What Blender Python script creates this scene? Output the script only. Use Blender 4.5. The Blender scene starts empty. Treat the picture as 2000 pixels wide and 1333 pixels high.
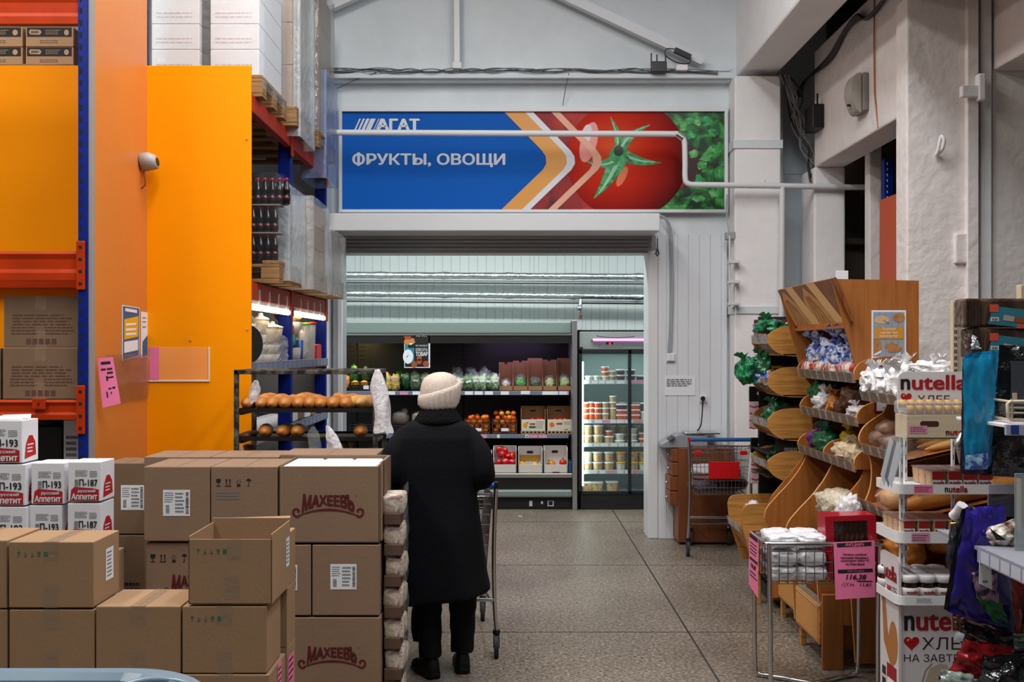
import bpy,bmesh,math,random
from mathutils import Vector,Matrix,noise as mnoise
random.seed(7)
C = bpy.context.scene.collection
R = math.radians
CH = 1.75            # eye height of the photograph, metres
# ---------------------------------------------------------------- camera, world, lights, exposure
cam_d = bpy.data.cameras.new('camera')
cam_d.sensor_width = 36.0
cam_d.lens = 36.0
cam_d.shift_y = 13.5 / 2000.0
cam_d.clip_end = 100
cam = bpy.data.objects.new('camera',cam_d)
cam.location = (0,0,CH)
cam.rotation_euler = (R(90),0,0)
C.objects.link(cam)
SC = bpy.context.scene
SC.camera = cam
SC.view_settings.view_transform = 'Standard'
SC.view_settings.look = 'None'
SC.view_settings.exposure = 0.1
SC.view_settings.gamma = 1.0
SC.view_settings.use_curve_mapping = False
world = bpy.data.worlds.new('world')
SC.world = world
world.use_nodes = True
world.node_tree.nodes['Background'].inputs[0].default_value = (0.62,0.72,0.85,1)
world.node_tree.nodes['Background'].inputs[1].default_value = 0.06
def area(name,loc,sx,sy,power,col=(1,1,1),rot=(0,0,0),spread=180):
 d = bpy.data.lights.new(name,'AREA')
 d.shape = 'RECTANGLE'
 d.size,d.size_y = sx,sy
 d.energy = power
 d.color = col
 d.spread = R(spread)
 o = bpy.data.objects.new(name,d)
 o.location = loc
 o.rotation_euler = rot
 C.objects.link(o)
 return o
COOL = (0.93,0.97,1.0)
# rows of ceiling strip lamps of the hall (they hang high above the frame)
area('hall_lamp_row',(-3.6,3.0,5.6),0.5,4.0,185,(1.0,0.95,0.88))
area('hall_lamp_row',(-1.3,5.0,5.9),0.5,3.4,150,(1.0,0.96,0.9))
area('hall_lamp_row',(0.7,3.9,5.8),0.5,5.4,134,COOL)
area('hall_lamp_row',(-1.2,-1.5,5.6),4.0,0.5,10,(1.0,0.93,0.85))
area('side_aisle_lamp',(1.6,3.4,5.2),0.5,4.0,95,(1.0,0.94,0.90))
# strip lamps of the fruit room behind the opening
area('fruit_room_lamp',(-0.6,10.35,3.22),3.4,0.25,72,(0.96,1.0,0.985))
area('fruit_room_lamp',(2.2,10.6,3.22),1.6,0.25,20,(0.93,1.0,0.98))
def P(px,py,d):
 """pixel of the photograph + depth in metres -> point of the place"""
 return Vector(((px - 1000) * d / 2000.0,d,CH + (680 - py) * d / 2000.0))
def PX(px,d): return (px - 1000) * d / 2000.0
def PZ(py,d): return CH + (680 - py) * d / 2000.0
# ---------------------------------------------------------------- materials
MATS = {}
def srgb(c):
 if isinstance(c,str):
  c = [int(c[i:i + 2],16) / 255 for i in (0,2,4)]
 return tuple(((x / 12.92) if x <= 0.04045 else ((x + 0.055) / 1.055) ** 2.4) for x in c)
def mat(name,col,rough=0.5,metal=0.0,alpha=1.0,var=None,bump=None,emit=None,spec=0.5,coat=0.0,trans=0.0,
  wood=None,col2=None,stretch=(1,1,1),rvar=None):
 """var=(noise scale, amount) tone variation; bump=(scale, strength); wood=(axis, scale, contrast) grain along an axis"""
 if name in MATS:
  return MATS[name]
 m = bpy.data.materials.new(name)
 MATS[name] = m
 m.use_nodes = True
 nt = m.node_tree
 b = nt.nodes['Principled BSDF']
 c = srgb(col)
 b.inputs['Base Color'].default_value = (*c,1)
 b.inputs['Roughness'].default_value = rough
 b.inputs['Metallic'].default_value = metal
 b.inputs['Alpha'].default_value = alpha
 b.inputs['Specular IOR Level'].default_value = spec
 if coat: b.inputs['Coat Weight'].default_value = coat
 if trans: b.inputs['Transmission Weight'].default_value = trans
 if emit:
  b.inputs['Emission Color'].default_value = (*srgb(emit[0]),1)
  b.inputs['Emission Strength'].default_value = emit[1]
 need = var or bump or wood or rvar
 if need:
  tc = nt.nodes.new('ShaderNodeTexCoord')
  mp = nt.nodes.new('ShaderNodeMapping')
  mp.inputs['Scale'].default_value = stretch
  nt.links.new(tc.outputs['Object'],mp.inputs['Vector'])
  vec = mp.outputs['Vector']
 if wood:
  ax,sc,ct = wood
  s = [sc * 9,sc * 9,sc * 9]
  s['xyz'.index(ax)] = sc * 0.55
  mp.inputs['Scale'].default_value = s
  n1 = nt.nodes.new('ShaderNodeTexNoise')
  n1.inputs['Scale'].default_value = 1.6
  n1.inputs['Detail'].default_value = 6
  n1.inputs['Distortion'].default_value = 0.9
  nt.links.new(vec,n1.inputs['Vector'])
  rp = nt.nodes.new('ShaderNodeValToRGB')
  d = srgb(col2) if col2 else tuple(x * (1 - ct) for x in c)
  rp.color_ramp.elements[0].position = 0.32
  rp.color_ramp.elements[0].color = (*d,1)
  rp.color_ramp.elements[1].position = 0.62
  rp.color_ramp.elements[1].color = (*c,1)
  nt.links.new(n1.outputs['Fac'],rp.inputs['Fac'])
  nt.links.new(rp.outputs['Color'],b.inputs['Base Color'])
 elif var:
  n1 = nt.nodes.new('ShaderNodeTexNoise')
  n1.inputs['Scale'].default_value = var[0]
  n1.inputs['Detail'].default_value = 5
  n1.inputs['Roughness'].default_value = 0.6
  nt.links.new(vec,n1.inputs['Vector'])
  rp = nt.nodes.new('ShaderNodeValToRGB')
  d = srgb(col2) if col2 else tuple(x * (1 - var[1]) for x in c)
  rp.color_ramp.elements[0].position = var[2] if len(var) > 2 else 0.35
  rp.color_ramp.elements[0].color = (*d,1)
  rp.color_ramp.elements[1].position = var[3] if len(var) > 3 else 0.65
  rp.color_ramp.elements[1].color = (*c,1)
  nt.links.new(n1.outputs['Fac'],rp.inputs['Fac'])
  nt.links.new(rp.outputs['Color'],b.inputs['Base Color'])
 if rvar:
  n3 = nt.nodes.new('ShaderNodeTexNoise')
  n3.inputs['Scale'].default_value = rvar[0]
  n3.inputs['Detail'].default_value = 4
  nt.links.new(vec,n3.inputs['Vector'])
  mr = nt.nodes.new('ShaderNodeMapRange')
  mr.inputs['To Min'].default_value = rvar[1]
  mr.inputs['To Max'].default_value = rvar[2]
  nt.links.new(n3.outputs['Fac'],mr.inputs['Value'])
  nt.links.new(mr.outputs['Result'],b.inputs['Roughness'])
 if bump:
  n2 = nt.nodes.new('ShaderNodeTexNoise')
  n2.inputs['Scale'].default_value = bump[0]
  n2.inputs['Detail'].default_value = bump[2] if len(bump) > 2 else 4
  nt.links.new(vec,n2.inputs['Vector'])
  bp = nt.nodes.new('ShaderNodeBump')
  bp.inputs['Strength'].default_value = bump[1]
  bp.inputs['Distance'].default_value = 0.02
  nt.links.new(n2.outputs['Fac'],bp.inputs['Height'])
  nt.links.new(bp.outputs['Normal'],b.inputs['Normal'])
 return m
def radial(name,stops,center,radius,rough=0.5,axes=('x','z'),distort=0.0):
 """a printed round picture: colour by distance from CENTER (object space) over RADIUS"""
 if name in MATS: return MATS[name]
 m = bpy.data.materials.new(name); MATS[name] = m
 m.use_nodes = True
 nt = m.node_tree
 b = nt.nodes['Principled BSDF']
 b.inputs['Roughness'].default_value = rough; b.inputs['Specular IOR Level'].default_value = .12
 tc = nt.nodes.new('ShaderNodeTexCoord')
 mp = nt.nodes.new('ShaderNodeMapping')
 mp.inputs['Location'].default_value = [-c / radius for c in center]
 mp.inputs['Scale'].default_value = (1 / radius,) * 3
 nt.links.new(tc.outputs['Object'],mp.inputs['Vector'])
 g = nt.nodes.new('ShaderNodeTexGradient'); g.gradient_type = 'SPHERICAL'
 nt.links.new(mp.outputs['Vector'],g.inputs['Vector'])
 rp = nt.nodes.new('ShaderNodeValToRGB')
 el = rp.color_ramp.elements
 while len(el) < len(stops): el.new(0.5)
 for e,(p,c) in zip(el,stops):
  e.position = p; e.color = (*srgb(c),1)
 nt.links.new(g.outputs['Fac'],rp.inputs['Fac'])
 nt.links.new(rp.outputs['Color'],b.inputs['Base Color'])
 return m
def patchy(name,cols,scale,rough=0.4,alpha=1.0,bump=None,voronoi=False,stretch=(1,1,1),emit=0,metal=0):
 """patches of several colours: printed film, foliage prints, mixed wrappers"""
 if name in MATS: return MATS[name]
 m = bpy.data.materials.new(name); MATS[name] = m
 m.use_nodes = True
 nt = m.node_tree
 b = nt.nodes['Principled BSDF']
 b.inputs['Roughness'].default_value = rough
 b.inputs['Alpha'].default_value = alpha
 b.inputs['Metallic'].default_value = metal
 tc = nt.nodes.new('ShaderNodeTexCoord')
 mp = nt.nodes.new('ShaderNodeMapping')
 mp.inputs['Scale'].default_value = stretch
 nt.links.new(tc.outputs['Object'],mp.inputs['Vector'])
 if voronoi:
  n = nt.nodes.new('ShaderNodeTexVoronoi'); n.inputs['Scale'].default_value = scale
  sp = nt.nodes.new('ShaderNodeSeparateColor')
  nt.links.new(mp.outputs['Vector'],n.inputs['Vector'])
  nt.links.new(n.outputs['Color'],sp.inputs['Color'])
  fac = sp.outputs[0]
 else:
  n = nt.nodes.new('ShaderNodeTexNoise'); n.inputs['Scale'].default_value = scale
  n.inputs['Detail'].default_value = 3; n.inputs['Distortion'].default_value = 0.6
  nt.links.new(mp.outputs['Vector'],n.inputs['Vector'])
  fac = n.outputs['Fac']
 rp = nt.nodes.new('ShaderNodeValToRGB')
 rp.color_ramp.interpolation = 'CONSTANT' if voronoi else 'EASE'
 el = rp.color_ramp.elements
 while len(el) < len(cols): el.new(0.5)
 k = len(cols)
 for i,(e,c) in enumerate(zip(el,cols)):
  e.position = (i / k) if voronoi else (0.3 + 0.4 * i / max(1,k - 1))
  e.color = (*srgb(c),1)
 nt.links.new(fac,rp.inputs['Fac'])
 nt.links.new(rp.outputs['Color'],b.inputs['Base Color'])
 if bump:
  n2 = nt.nodes.new('ShaderNodeTexNoise'); n2.inputs['Scale'].default_value = bump[0]
  nt.links.new(mp.outputs['Vector'],n2.inputs['Vector'])
  bp = nt.nodes.new('ShaderNodeBump'); bp.inputs['Strength'].default_value = bump[1]
  bp.inputs['Distance'].default_value = 0.02
  nt.links.new(n2.outputs['Fac'],bp.inputs['Height'])
  nt.links.new(bp.outputs['Normal'],b.inputs['Normal'])
 return m
# ---------------------------------------------------------------- mesh builder
class Fr:
 """a flat frame: origin, right, up, normal = right x up"""
 def __init__(s,o,u=(1,0,0),v=(0,0,1)):
  s.o = Vector(o); s.u = Vector(u).normalized(); s.v = Vector(v).normalized(); s.n = s.u.cross(s.v)
 def pt(s,a,b,w=0.0): return s.o + s.u * a + s.v * b + s.n * w
_ico = {}
def ico(sub):
 if sub not in _ico:
  bm = bmesh.new()
  bmesh.ops.create_icosphere(bm,subdivisions=sub,radius=1)
  bm.verts.index_update()
  _ico[sub] = ([v.co.copy() for v in bm.verts],[[v.index for v in f.verts] for f in bm.faces])
  bm.free()
 return _ico[sub]
_txt = {}
def text_mesh(s,bold=0.0):
 k = (s,bold)
 if k not in _txt:
  c = bpy.data.curves.new('lettering','FONT')
  c.body = s; c.size = 1; c.offset = bold; c.resolution_u = 3
  o = bpy.data.objects.new('lettering',c)
  m = bpy.data.meshes.new_from_object(o)
  v = [(p.co.x,p.co.y) for p in m.vertices]
  f = [list(p.vertices) for p in m.polygons]
  bpy.data.objects.remove(o); bpy.data.curves.remove(c); bpy.data.meshes.remove(m)
  _txt[k] = (v,f)
 return _txt[k]
def _quads(f):
 out = []; k = 0
 for t3 in f: out.append(list(range(k,k + len(t3)))); k += len(t3)
 return out
def glyphs(t):
 """outlines of a line of lettering; the two letters with crossing strokes are put together from a ring or bowl and a bar"""
 if not any(c in t for c in 'ФЪ'):
  return (*text_mesh(t),None)
 lay = t.replace('Ъ','Ь').replace('Ф','О')
 v,f = text_mesh(lay)
 v = list(v); f = [list(x) for x in f]; nb = len(v)
 def span(s):
  q = text_mesh(s)[0]
  return (min(p[0] for p in q),max(p[0] for p in q)) if q else (0,0)
 k = 0
 for c in t:
  n = k + 1
  if c in 'ФЪ':
   x1 = span(lay[:n])[1]; w = span('О' if c == 'Ф' else 'Ь'); w = w[1] - w[0]
   r = (x1 - w / 2 - .05,-.07,x1 - w / 2 + .05,.80) if c == 'Ф' else (x1 - w - .13,.635,x1 - w + .06,.728)
   b = len(v); v += [(r[0],r[1]),(r[2],r[1]),(r[2],r[3]),(r[0],r[3])]; f.append([b,b + 1,b + 2,b + 3])
  k = n
 return v,f,nb
class MB:
 def __init__(s):
  s.v = []; s.f = []; s.mi = []; s.sm = []; s.mats = []
 def add(s,vs,fs,m,smooth=False,M=None):
  if m not in s.mats: s.mats.append(m)
  i = s.mats.index(m); n = len(s.v)
  if M is not None: vs = [M @ Vector(p) for p in vs]
  s.v.extend([tuple(p) for p in vs])
  for f in fs:
   s.f.append([k + n for k in f]); s.mi.append(i); s.sm.append(smooth)
  return s
 def box(s,a,b,m,M=None):
  (x0,y0,z0),(x1,y1,z1) = a,b
  x0,x1 = min(x0,x1),max(x0,x1); y0,y1 = min(y0,y1),max(y0,y1); z0,z1 = min(z0,z1),max(z0,z1)
  vs = [(x0,y0,z0),(x1,y0,z0),(x1,y1,z0),(x0,y1,z0),(x0,y0,z1),(x1,y0,z1),(x1,y1,z1),(x0,y1,z1)]
  fs = [(3,2,1,0),(4,5,6,7),(0,1,5,4),(1,2,6,5),(2,3,7,6),(3,0,4,7)]
  return s.add(vs,fs,m,False,M)
 def rbox(s,a,b,m,r=0.006,seg=2,M=None,smooth=True):
  a = Vector(a); b = Vector(b)
  lo = Vector([min(a[i],b[i]) for i in range(3)]); hi = Vector([max(a[i],b[i]) for i in range(3)])
  bm = bmesh.new()
  bmesh.ops.create_cube(bm,size=1)
  for v in bm.verts:
   v.co = Vector([(lo[i] + hi[i]) / 2 + v.co[i] * (hi[i] - lo[i]) for i in range(3)])
  r = min(r,0.45 * min(hi[i] - lo[i] for i in range(3)))
  bmesh.ops.bevel(bm,geom=bm.edges[:],offset=r,segments=seg,affect='EDGES',profile=0.5)
  bm.verts.index_update()
  s.add([v.co.copy() for v in bm.verts],[[v.index for v in f.verts] for f in bm.faces],m,False,M)
  bm.free()
  return s
 def cyl(s,p0,p1,r0,m,r1=None,n=16,caps=True,smooth=True):
  p0 = Vector(p0); p1 = Vector(p1); r1 = r0 if r1 is None else r1
  d = (p1 - p0).normalized()
  t = Vector((1,0,0)) if abs(d.x) < 0.9 else Vector((0,1,0))
  u = d.cross(t).normalized(); w = d.cross(u)
  vs = []
  for p,r in ((p0,r0),(p1,r1)):
   for k in range(n):
    a = 2 * math.pi * k / n
    vs.append(p + (u * math.cos(a) + w * math.sin(a)) * r)
  fs = [(k,(k + 1) % n,n + (k + 1) % n,n + k) for k in range(n)]
  s.add(vs,fs,m,smooth)
  if caps:
   s.add(vs,[list(range(n))[::-1],list(range(n,2 * n))],m,False)
  return s
 def tube(s,pts,r,m,n=8,smooth=True,closed=False,rs=None,flat=1.0):
  pts = [Vector(p) for p in pts]
  k = len(pts)
  vs = []; up = None
  for i,p in enumerate(pts):
   a = pts[(i - 1) % k] if (closed or i > 0) else p
   b = pts[(i + 1) % k] if (closed or i < k - 1) else p
   d = (b - a)
   if d.length < 1e-9: d = Vector((0,0,1))
   d.normalize()
   if up is None:
    t = Vector((0,0,1)) if abs(d.z) < 0.9 else Vector((0,1,0))
    up = (t - d * t.dot(d)).normalized()
   else:
    q = up - d * up.dot(d)
    if q.length > 1e-6: up = q.normalized()
   w = d.cross(up)
   rr = rs[i] if rs else r
   if 0 < i < k - 1 or closed:                       # keep the section through a bend
    c = (pts[i] - a).normalized().dot((b - pts[i]).normalized())
    rr = rr / max(0.6,math.sqrt(max(0.0,(1 + c) / 2)))
   for j in range(n):
    g = 2 * math.pi * j / n
    vs.append(p + (w * math.cos(g) + up * math.sin(g) * flat) * rr)
  fs = []
  for i in range(k if closed else k - 1):
   i2 = (i + 1) % k
   for j in range(n):
    j2 = (j + 1) % n
    fs.append((i * n + j,i * n + j2,i2 * n + j2,i2 * n + j))
  s.add(vs,fs,m,smooth)
  if not closed:
   s.add(vs,[list(range(n))[::-1],list(range((k - 1) * n,k * n))],m,False)
  return s
 def lathe(s,prof,c,m,n=20,smooth=True,M=None):
  c = Vector(c); vs = []; k = len(prof)
  for r,z in prof:
   for j in range(n):
    a = 2 * math.pi * j / n
    vs.append(c + Vector((r * math.cos(a),r * math.sin(a),z)))
  fs = []
  for i in range(k - 1):
   for j in range(n):
    j2 = (j + 1) % n
    fs.append((i * n + j,i * n + j2,(i + 1) * n + j2,(i + 1) * n + j))
  s.add(vs,fs,m,smooth,M)
  s.add(vs,[list(range(n))[::-1],list(range((k - 1) * n,k * n))],m,False,M)
  return s
 def prism(s,poly,fr,w0,w1,m,side=None):
  """polygon (a,b) in frame FR extruded from w0 to w1 along its normal"""
  n = len(poly)
  vs = [fr.pt(a,b,w0) for a,b in poly] + [fr.pt(a,b,w1) for a,b in poly]
  s.add(vs,[list(range(n))[::-1],list(range(n,2 * n))],m)
  s.add(vs,[(k,(k + 1) % n,n + (k + 1) % n,n + k) for k in range(n)],side or m)
  return s
 def poly(s,pts,fr,m,w=0.001):
  return s.add([fr.pt(a,b,w) for a,b in pts],[list(range(len(pts)))],m)
 def rect(s,a0,b0,a1,b1,fr,m,w=0.001):
  return s.poly([(a0,b0),(a1,b0),(a1,b1),(a0,b1)],fr,m,w)
 def disc(s,a,b,ra,fr,m,w=0.001,rb=None,n=24,rot=0.0):
  rb = rb or ra
  c,t = math.cos(rot),math.sin(rot)
  pts = []
  for k in range(n):
   x = ra * math.cos(2 * math.pi * k / n); y = rb * math.sin(2 * math.pi * k / n)
   pts.append((a + x * c - y * t,b + x * t + y * c))
  return s.poly(pts,fr,m,w)
 def ribbon(s,pts,wd,fr,m,w=0.001):
  """a flat stroke along 2-D points; wd a number or one per point"""
  k = len(pts); L = []
  for i in range(k):
   a = Vector(pts[max(0,i - 1)]); b = Vector(pts[min(k - 1,i + 1)])
   d = (b - a).normalized(); nrm = Vector((-d.y,d.x))
   h = (wd[i] if isinstance(wd,(list,tuple)) else wd) / 2
   p = Vector(pts[i]); L.append((p + nrm * h,p - nrm * h))
  vs = [];
  for a,b in L: vs += [fr.pt(a.x,a.y,w),fr.pt(b.x,b.y,w)]
  return s.add(vs,[(2 * i,2 * i + 1,2 * i + 3,2 * i + 2) for i in range(k - 1)],m)
 def text(s,t,fr,a0,b0,a1,b1,m,bold=0.0,shear=0.0,w=0.0012,warp=None):
  """lettering that fills the rectangle (a0,b0)-(a1,b1)"""
  v,f,nb = glyphs(t); jit = any(c in t for c in 'ФРЬЫЪБрьыъюЮ')
  if not v: return s
  v = [(x + shear * y,y) for x,y in v]
  x0 = min(p[0] for p in v) - bold; x1 = max(p[0] for p in v) + bold
  y0 = min(p[1] for p in v) - bold * .7; y1 = max(p[1] for p in v) + bold * .7
  shifts = [(0,0)] if not bold else [(-bold,0),(bold,0),(0,bold * .7),(0,-bold * .7),(-bold * .7,bold * .5),(bold * .7,-bold * .5),(bold * .7,bold * .5),(-bold * .7,-bold * .5)]
  for i,(dx,dy) in enumerate(shifts):
   out = []
   for q,(x,y) in enumerate(v):
    x = (x + dx - x0) / (x1 - x0); y = (y + dy - y0) / max(1e-6,(y1 - y0))
    if warp: x,y = warp(x,y)
    out.append(fr.pt(a0 + x * (a1 - a0),b0 + y * (b1 - b0),w + i * 1.7e-4 + (1.4e-3 if nb and q >= nb else 0)))
   if jit:                                           # strokes that cross must not share one plane
    s.add([out[k] + fr.n * (4e-5 * (j % 4)) for j,t3 in enumerate(f) for k in t3],_quads(f),m)
   else: s.add(out,f,m)
  return s
 def lines(s,fr,a0,b0,a1,b1,n,m,seed=0,fill=0.55,w=0.0012):
  """rows of small print"""
  rd = random.Random(seed); h = (b1 - b0) / n
  for i in range(n):
   b = b1 - (i + 1) * h + h * (1 - fill) / 2; a = a0; end = a1 - (a1 - a0) * rd.random() * 0.25
   while a < end:
    l = (a1 - a0) * rd.uniform(0.07,0.2)
    s.rect(a,b,min(end,a + l),b + h * fill,fr,m,w); a += l + (a1 - a0) * 0.03
  return s
 def bars(s,fr,a0,b0,a1,b1,m,seed=0,w=0.0012,vert=False):
  """a bar code"""
  rd = random.Random(seed); L = (b1 - b0) if vert else (a1 - a0); t = 0
  while t < L:
   d = L * rd.choice((0.012,0.02,0.03)); e = min(L,t + d)
   if vert: s.rect(a0,b0 + t,a1,b0 + e,fr,m,w)
   else: s.rect(a0 + t,b0,a0 + e,b1,fr,m,w)
   t = e + L * rd.choice((0.012,0.02,0.03))
  return s
 def loft(s,rings,m,smooth=True,caps=True,closed=True):
  n = len(rings[0]); vs = [p for r in rings for p in r]; fs = []
  for i in range(len(rings) - 1):
   for j in range(n if closed else n - 1):
    j2 = (j + 1) % n
    fs.append((i * n + j,i * n + j2,(i + 1) * n + j2,(i + 1) * n + j))
  s.add(vs,fs,m,smooth)
  if caps:
   s.add(vs,[list(range(n))[::-1],list(range((len(rings) - 1) * n,len(rings) * n))],m,smooth)
  return s
 def blob(s,c,rad,m,amp=0.0,fq=2.0,seed=0,sub=3,M=None,sq=1.0,smooth=True,fn=None):
  """a rounded body: ellipsoid RAD, squareness SQ < 1 boxier, with noise bumps"""
  vs,fs = ico(sub); out = []
  o = Vector((seed * 7.31,seed * 3.17,seed * 1.77)); c = Vector(c)
  for p in vs:
   q = Vector([math.copysign(abs(x) ** sq,x) for x in p]) if sq != 1 else p.copy()
   if amp: q = q * (1 + amp * mnoise.noise(p * fq + o) + 0.5 * amp * mnoise.noise(p * fq * 2.3 + o) + (.45 * amp - amp * abs(mnoise.noise(p * fq * 2.1 - o)) - .6 * amp * abs(mnoise.noise(p * fq * 4.2 + o)) if amp >= .2 else 0))
   if fn: q = fn(q)
   q = Vector((q.x * rad[0],q.y * rad[1],q.z * rad[2]))
   if M is not None: q = M @ q
   out.append(c + q)
  return s.add(out,fs,m,smooth)
 def sheet(s,fn,nu,nv,m,smooth=True,thick=0.0):
  """fn(u,v) -> point; a film or cloth"""
  vs = [Vector(fn(i / nu,j / nv)) for j in range(nv + 1) for i in range(nu + 1)]
  fs = [(j * (nu + 1) + i,j * (nu + 1) + i + 1,(j + 1) * (nu + 1) + i + 1,(j + 1) * (nu + 1) + i) for j in range(nv) for i in range(nu)]
  return s.add(vs,fs,m,smooth)
 def mesh(s,name,org=(0,0,0)):
  me = bpy.data.meshes.new(name)
  o = Vector(org)
  me.from_pydata([(p[0] - o.x,p[1] - o.y,p[2] - o.z) for p in s.v],[],s.f)
  for m in s.mats: me.materials.append(m)
  me.polygons.foreach_set('material_index',s.mi)
  me.polygons.foreach_set('use_smooth',s.sm)
  me.update()
  return me
 def center(s):
  xs = [p[0] for p in s.v]; ys = [p[1] for p in s.v]; zs = [p[2] for p in s.v]
  return Vector(((min(xs) + max(xs)) / 2,(min(ys) + max(ys)) / 2,min(zs)))
 def obj(s,name,label=None,cat=None,group=None,kind=None,org=None):
  """ONE top-level object that is one mesh"""
  org = s.center() if org is None else Vector(org)
  o = bpy.data.objects.new(name,s.mesh(name,org))
  o.location = org; C.objects.link(o)
  if label: o['label'] = label
  if cat: o['category'] = cat
  if group: o['group'] = group
  if kind: o['kind'] = kind
  return o
class Thing:
 """an Empty at the base of a thing, parent of its parts"""
 def __init__(s,name,label,cat,loc=(0,0,0),group=None):
  s.e = bpy.data.objects.new(name,None); s.e.empty_display_size = 0.05
  s.loc = Vector(loc); s.e.location = s.loc; C.objects.link(s.e)
  s.e['label'] = label; s.e['category'] = cat
  if group: s.e['group'] = group
 def part(s,name,mb,parent=None,label=None,kind=None):
  o = bpy.data.objects.new(name,mb.mesh(name,s.loc)); C.objects.link(o)
  o.parent = parent or s.e
  if label: o['label'] = label
  if kind: o['kind'] = kind
  return o
def clone(t,loc,rotz=0.0,label=None,group=None,scale=None,rot=None):
 e = t.e if isinstance(t,Thing) else t
 def cp(o,par):
  c = o.copy(); C.objects.link(c)
  if par: c.parent = par
  for ch in list(o.children): cp(ch,c)
  return c
 r = cp(e,None)
 r.location = loc; r.rotation_euler = rot if rot else (0,0,rotz)
 if scale: r.scale = (scale,) * 3 if isinstance(scale,(int,float)) else scale
 if label: r['label'] = label
 if group: r['group'] = group
 return r
def move(t,loc,rotz=0.0,label=None,scale=None,rot=None):
 e = t.e if isinstance(t,Thing) else t
 e.location = loc; e.rotation_euler = rot if rot else (0,0,rotz)
 if scale: e.scale = (scale,) * 3 if isinstance(scale,(int,float)) else scale
 if label: e['label'] = label
 return e
class Repeat:
 """first call places the prototype itself, later calls place copies"""
 def __init__(s,t): s.t = t; s.used = False
 def __call__(s,loc,rotz=0.0,label=None,scale=None,rot=None,group=None):
  if not s.used:
   s.used = True
   e = move(s.t,loc,rotz,label,scale,rot)
   if group: e['group'] = group
   return e
  e = s.t.e if isinstance(s.t,Thing) else s.t
  return clone(e,loc,rotz,label,group,scale or 1.0,rot)
def attach(o,to):
 """make O a part of the thing TO"""
 o.parent = to; o.location = o.location - to.location
 for k in ('label','category','group'):
  if k in o: del o[k]
def structure(name,mb): return mb.obj(name,kind='structure',org=(0,0,0))
def arc(cx,cy,r,a0,a1,n=8):
 return [(cx + r * math.cos(R(a0 + (a1 - a0) * i / n)),cy + r * math.sin(R(a0 + (a1 - a0) * i / n))) for i in range(n + 1)]
def rrect(a0,b0,a1,b1,r,n=4):
 return (arc(a1 - r,b0 + r,r,-90,0,n) + arc(a1 - r,b1 - r,r,0,90,n) + arc(a0 + r,b1 - r,r,90,180,n) + arc(a0 + r,b0 + r,r,180,270,n))
def spline(pts,n=6):
 """smooth curve through points (any dimension)"""
 pts = [Vector(p) for p in pts]; out = []
 for i in range(len(pts) - 1):
  p0 = pts[max(0,i - 1)]; p1 = pts[i]; p2 = pts[i + 1]; p3 = pts[min(len(pts) - 1,i + 2)]
  for k in range(n):
   t = k / n
   out.append(0.5 * ((2 * p1) + (p2 - p0) * t + (2 * p0 - 5 * p1 + 4 * p2 - p3) * t * t + (3 * p1 - p0 - 3 * p2 + p3) * t ** 3))
 out.append(pts[-1])
 return out
BOXF = (0,0,0)
# ================================================================ common materials
m_wall = mat('white wall paint','D9E1E6',0.75,var=(2.2,0.10),bump=(9,0.10))
m_wallr = mat('rough whitewashed plaster','E6DEDB',0.8,var=(3,0.10),bump=(14,0.55,8))
m_wallr2 = mat('bright whitewashed plaster','EEEDEE',0.8,var=(3,0.06),bump=(14,0.35,8))
m_pvc = mat('white plastic cladding','D6DAE0',0.45,var=(1.5,0.05))
m_pvcg = mat('pale green white cladding','DCE4E2',0.45,var=(1.2,0.05))
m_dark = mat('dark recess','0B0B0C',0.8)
m_trimg = mat('grey painted metal','9BA0A6',0.45)
m_white = mat('white painted metal','D5D8DC',0.4)
m_shadowg = mat('shaded grey plaster','8C8781',0.8,bump=(10,0.2))
m_black = mat('black plastic','0A0A0B',0.4)
m_blackm = mat('black matt metal','101012',0.55)
m_chrome = mat('chromed steel','C8CACC',0.18,1.0)
m_steel = mat('dull steel','8A8C8E',0.38,1.0)
m_foil = mat('crumpled silver foil','D5D9DA',0.22,1.0,bump=(28,0.55))
m_orange = mat('orange laminate board','FF9A00',0.5,var=(1.2,0.04),spec=.1)
m_rackblue = mat('blue rack paint','06227E',0.45,var=(8,0.15),spec=.2)
m_rackor = mat('orange red rack paint','B03202',0.5,var=(6,0.2),spec=.15)
m_pal = mat('raw pallet wood','9A7448',0.8,wood=('x',4,0.5))
m_paly = mat('raw pallet wood lengthwise','9A7448',0.8,wood=('y',4,0.5))
m_film = mat('clear stretch film','C4CCD0',0.1,alpha=0.2,spec=0.8,bump=(22,0.6))
m_filmw = mat('milky stretch film','D5DDE2',0.18,alpha=0.55,spec=0.7,bump=(18,0.7),var=(9,0.2))
m_bag = mat('thin clear bag film','C8D0D0',0.1,alpha=0.12,spec=0.8,bump=(40,0.5))
m_bagw = mat('white thin carrier film','E9E6EA',0.35,alpha=0.72,bump=(30,0.6))
m_card = mat('brown cardboard','9C7E64',0.8,var=(4,0.10),bump=(60,0.05))
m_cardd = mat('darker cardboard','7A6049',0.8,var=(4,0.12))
m_cardi = mat('cardboard cut edge','8A6A4C',0.85)
m_cardw = mat('white cardboard','DDE0E6',0.6,var=(5,0.06))
m_tape = mat('clear packing tape','AC927A',0.1,alpha=0.4,spec=0.9,bump=(30,0.35))
m_paper = mat('white paper','DDE2E8',0.7)
m_ink = mat('black ink','15161A',0.7)
m_inkg = mat('grey ink','6F747C',0.7)
m_inkgr = mat('green ink','1F6E4A',0.7)
m_inkbr = mat('brown ink','5A3A2E',0.7)
m_red = mat('red ink','B01420',0.5)
m_dred = mat('dark red ink','560C0C',0.8)
m_pink = mat('pink price paper','F07AA8',0.7,var=(4,0.05))
m_pinkl = mat('pink price ticket','D08CA8',0.6)
m_whitep = mat('white plastic','E2E2E4',0.35)
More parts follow.
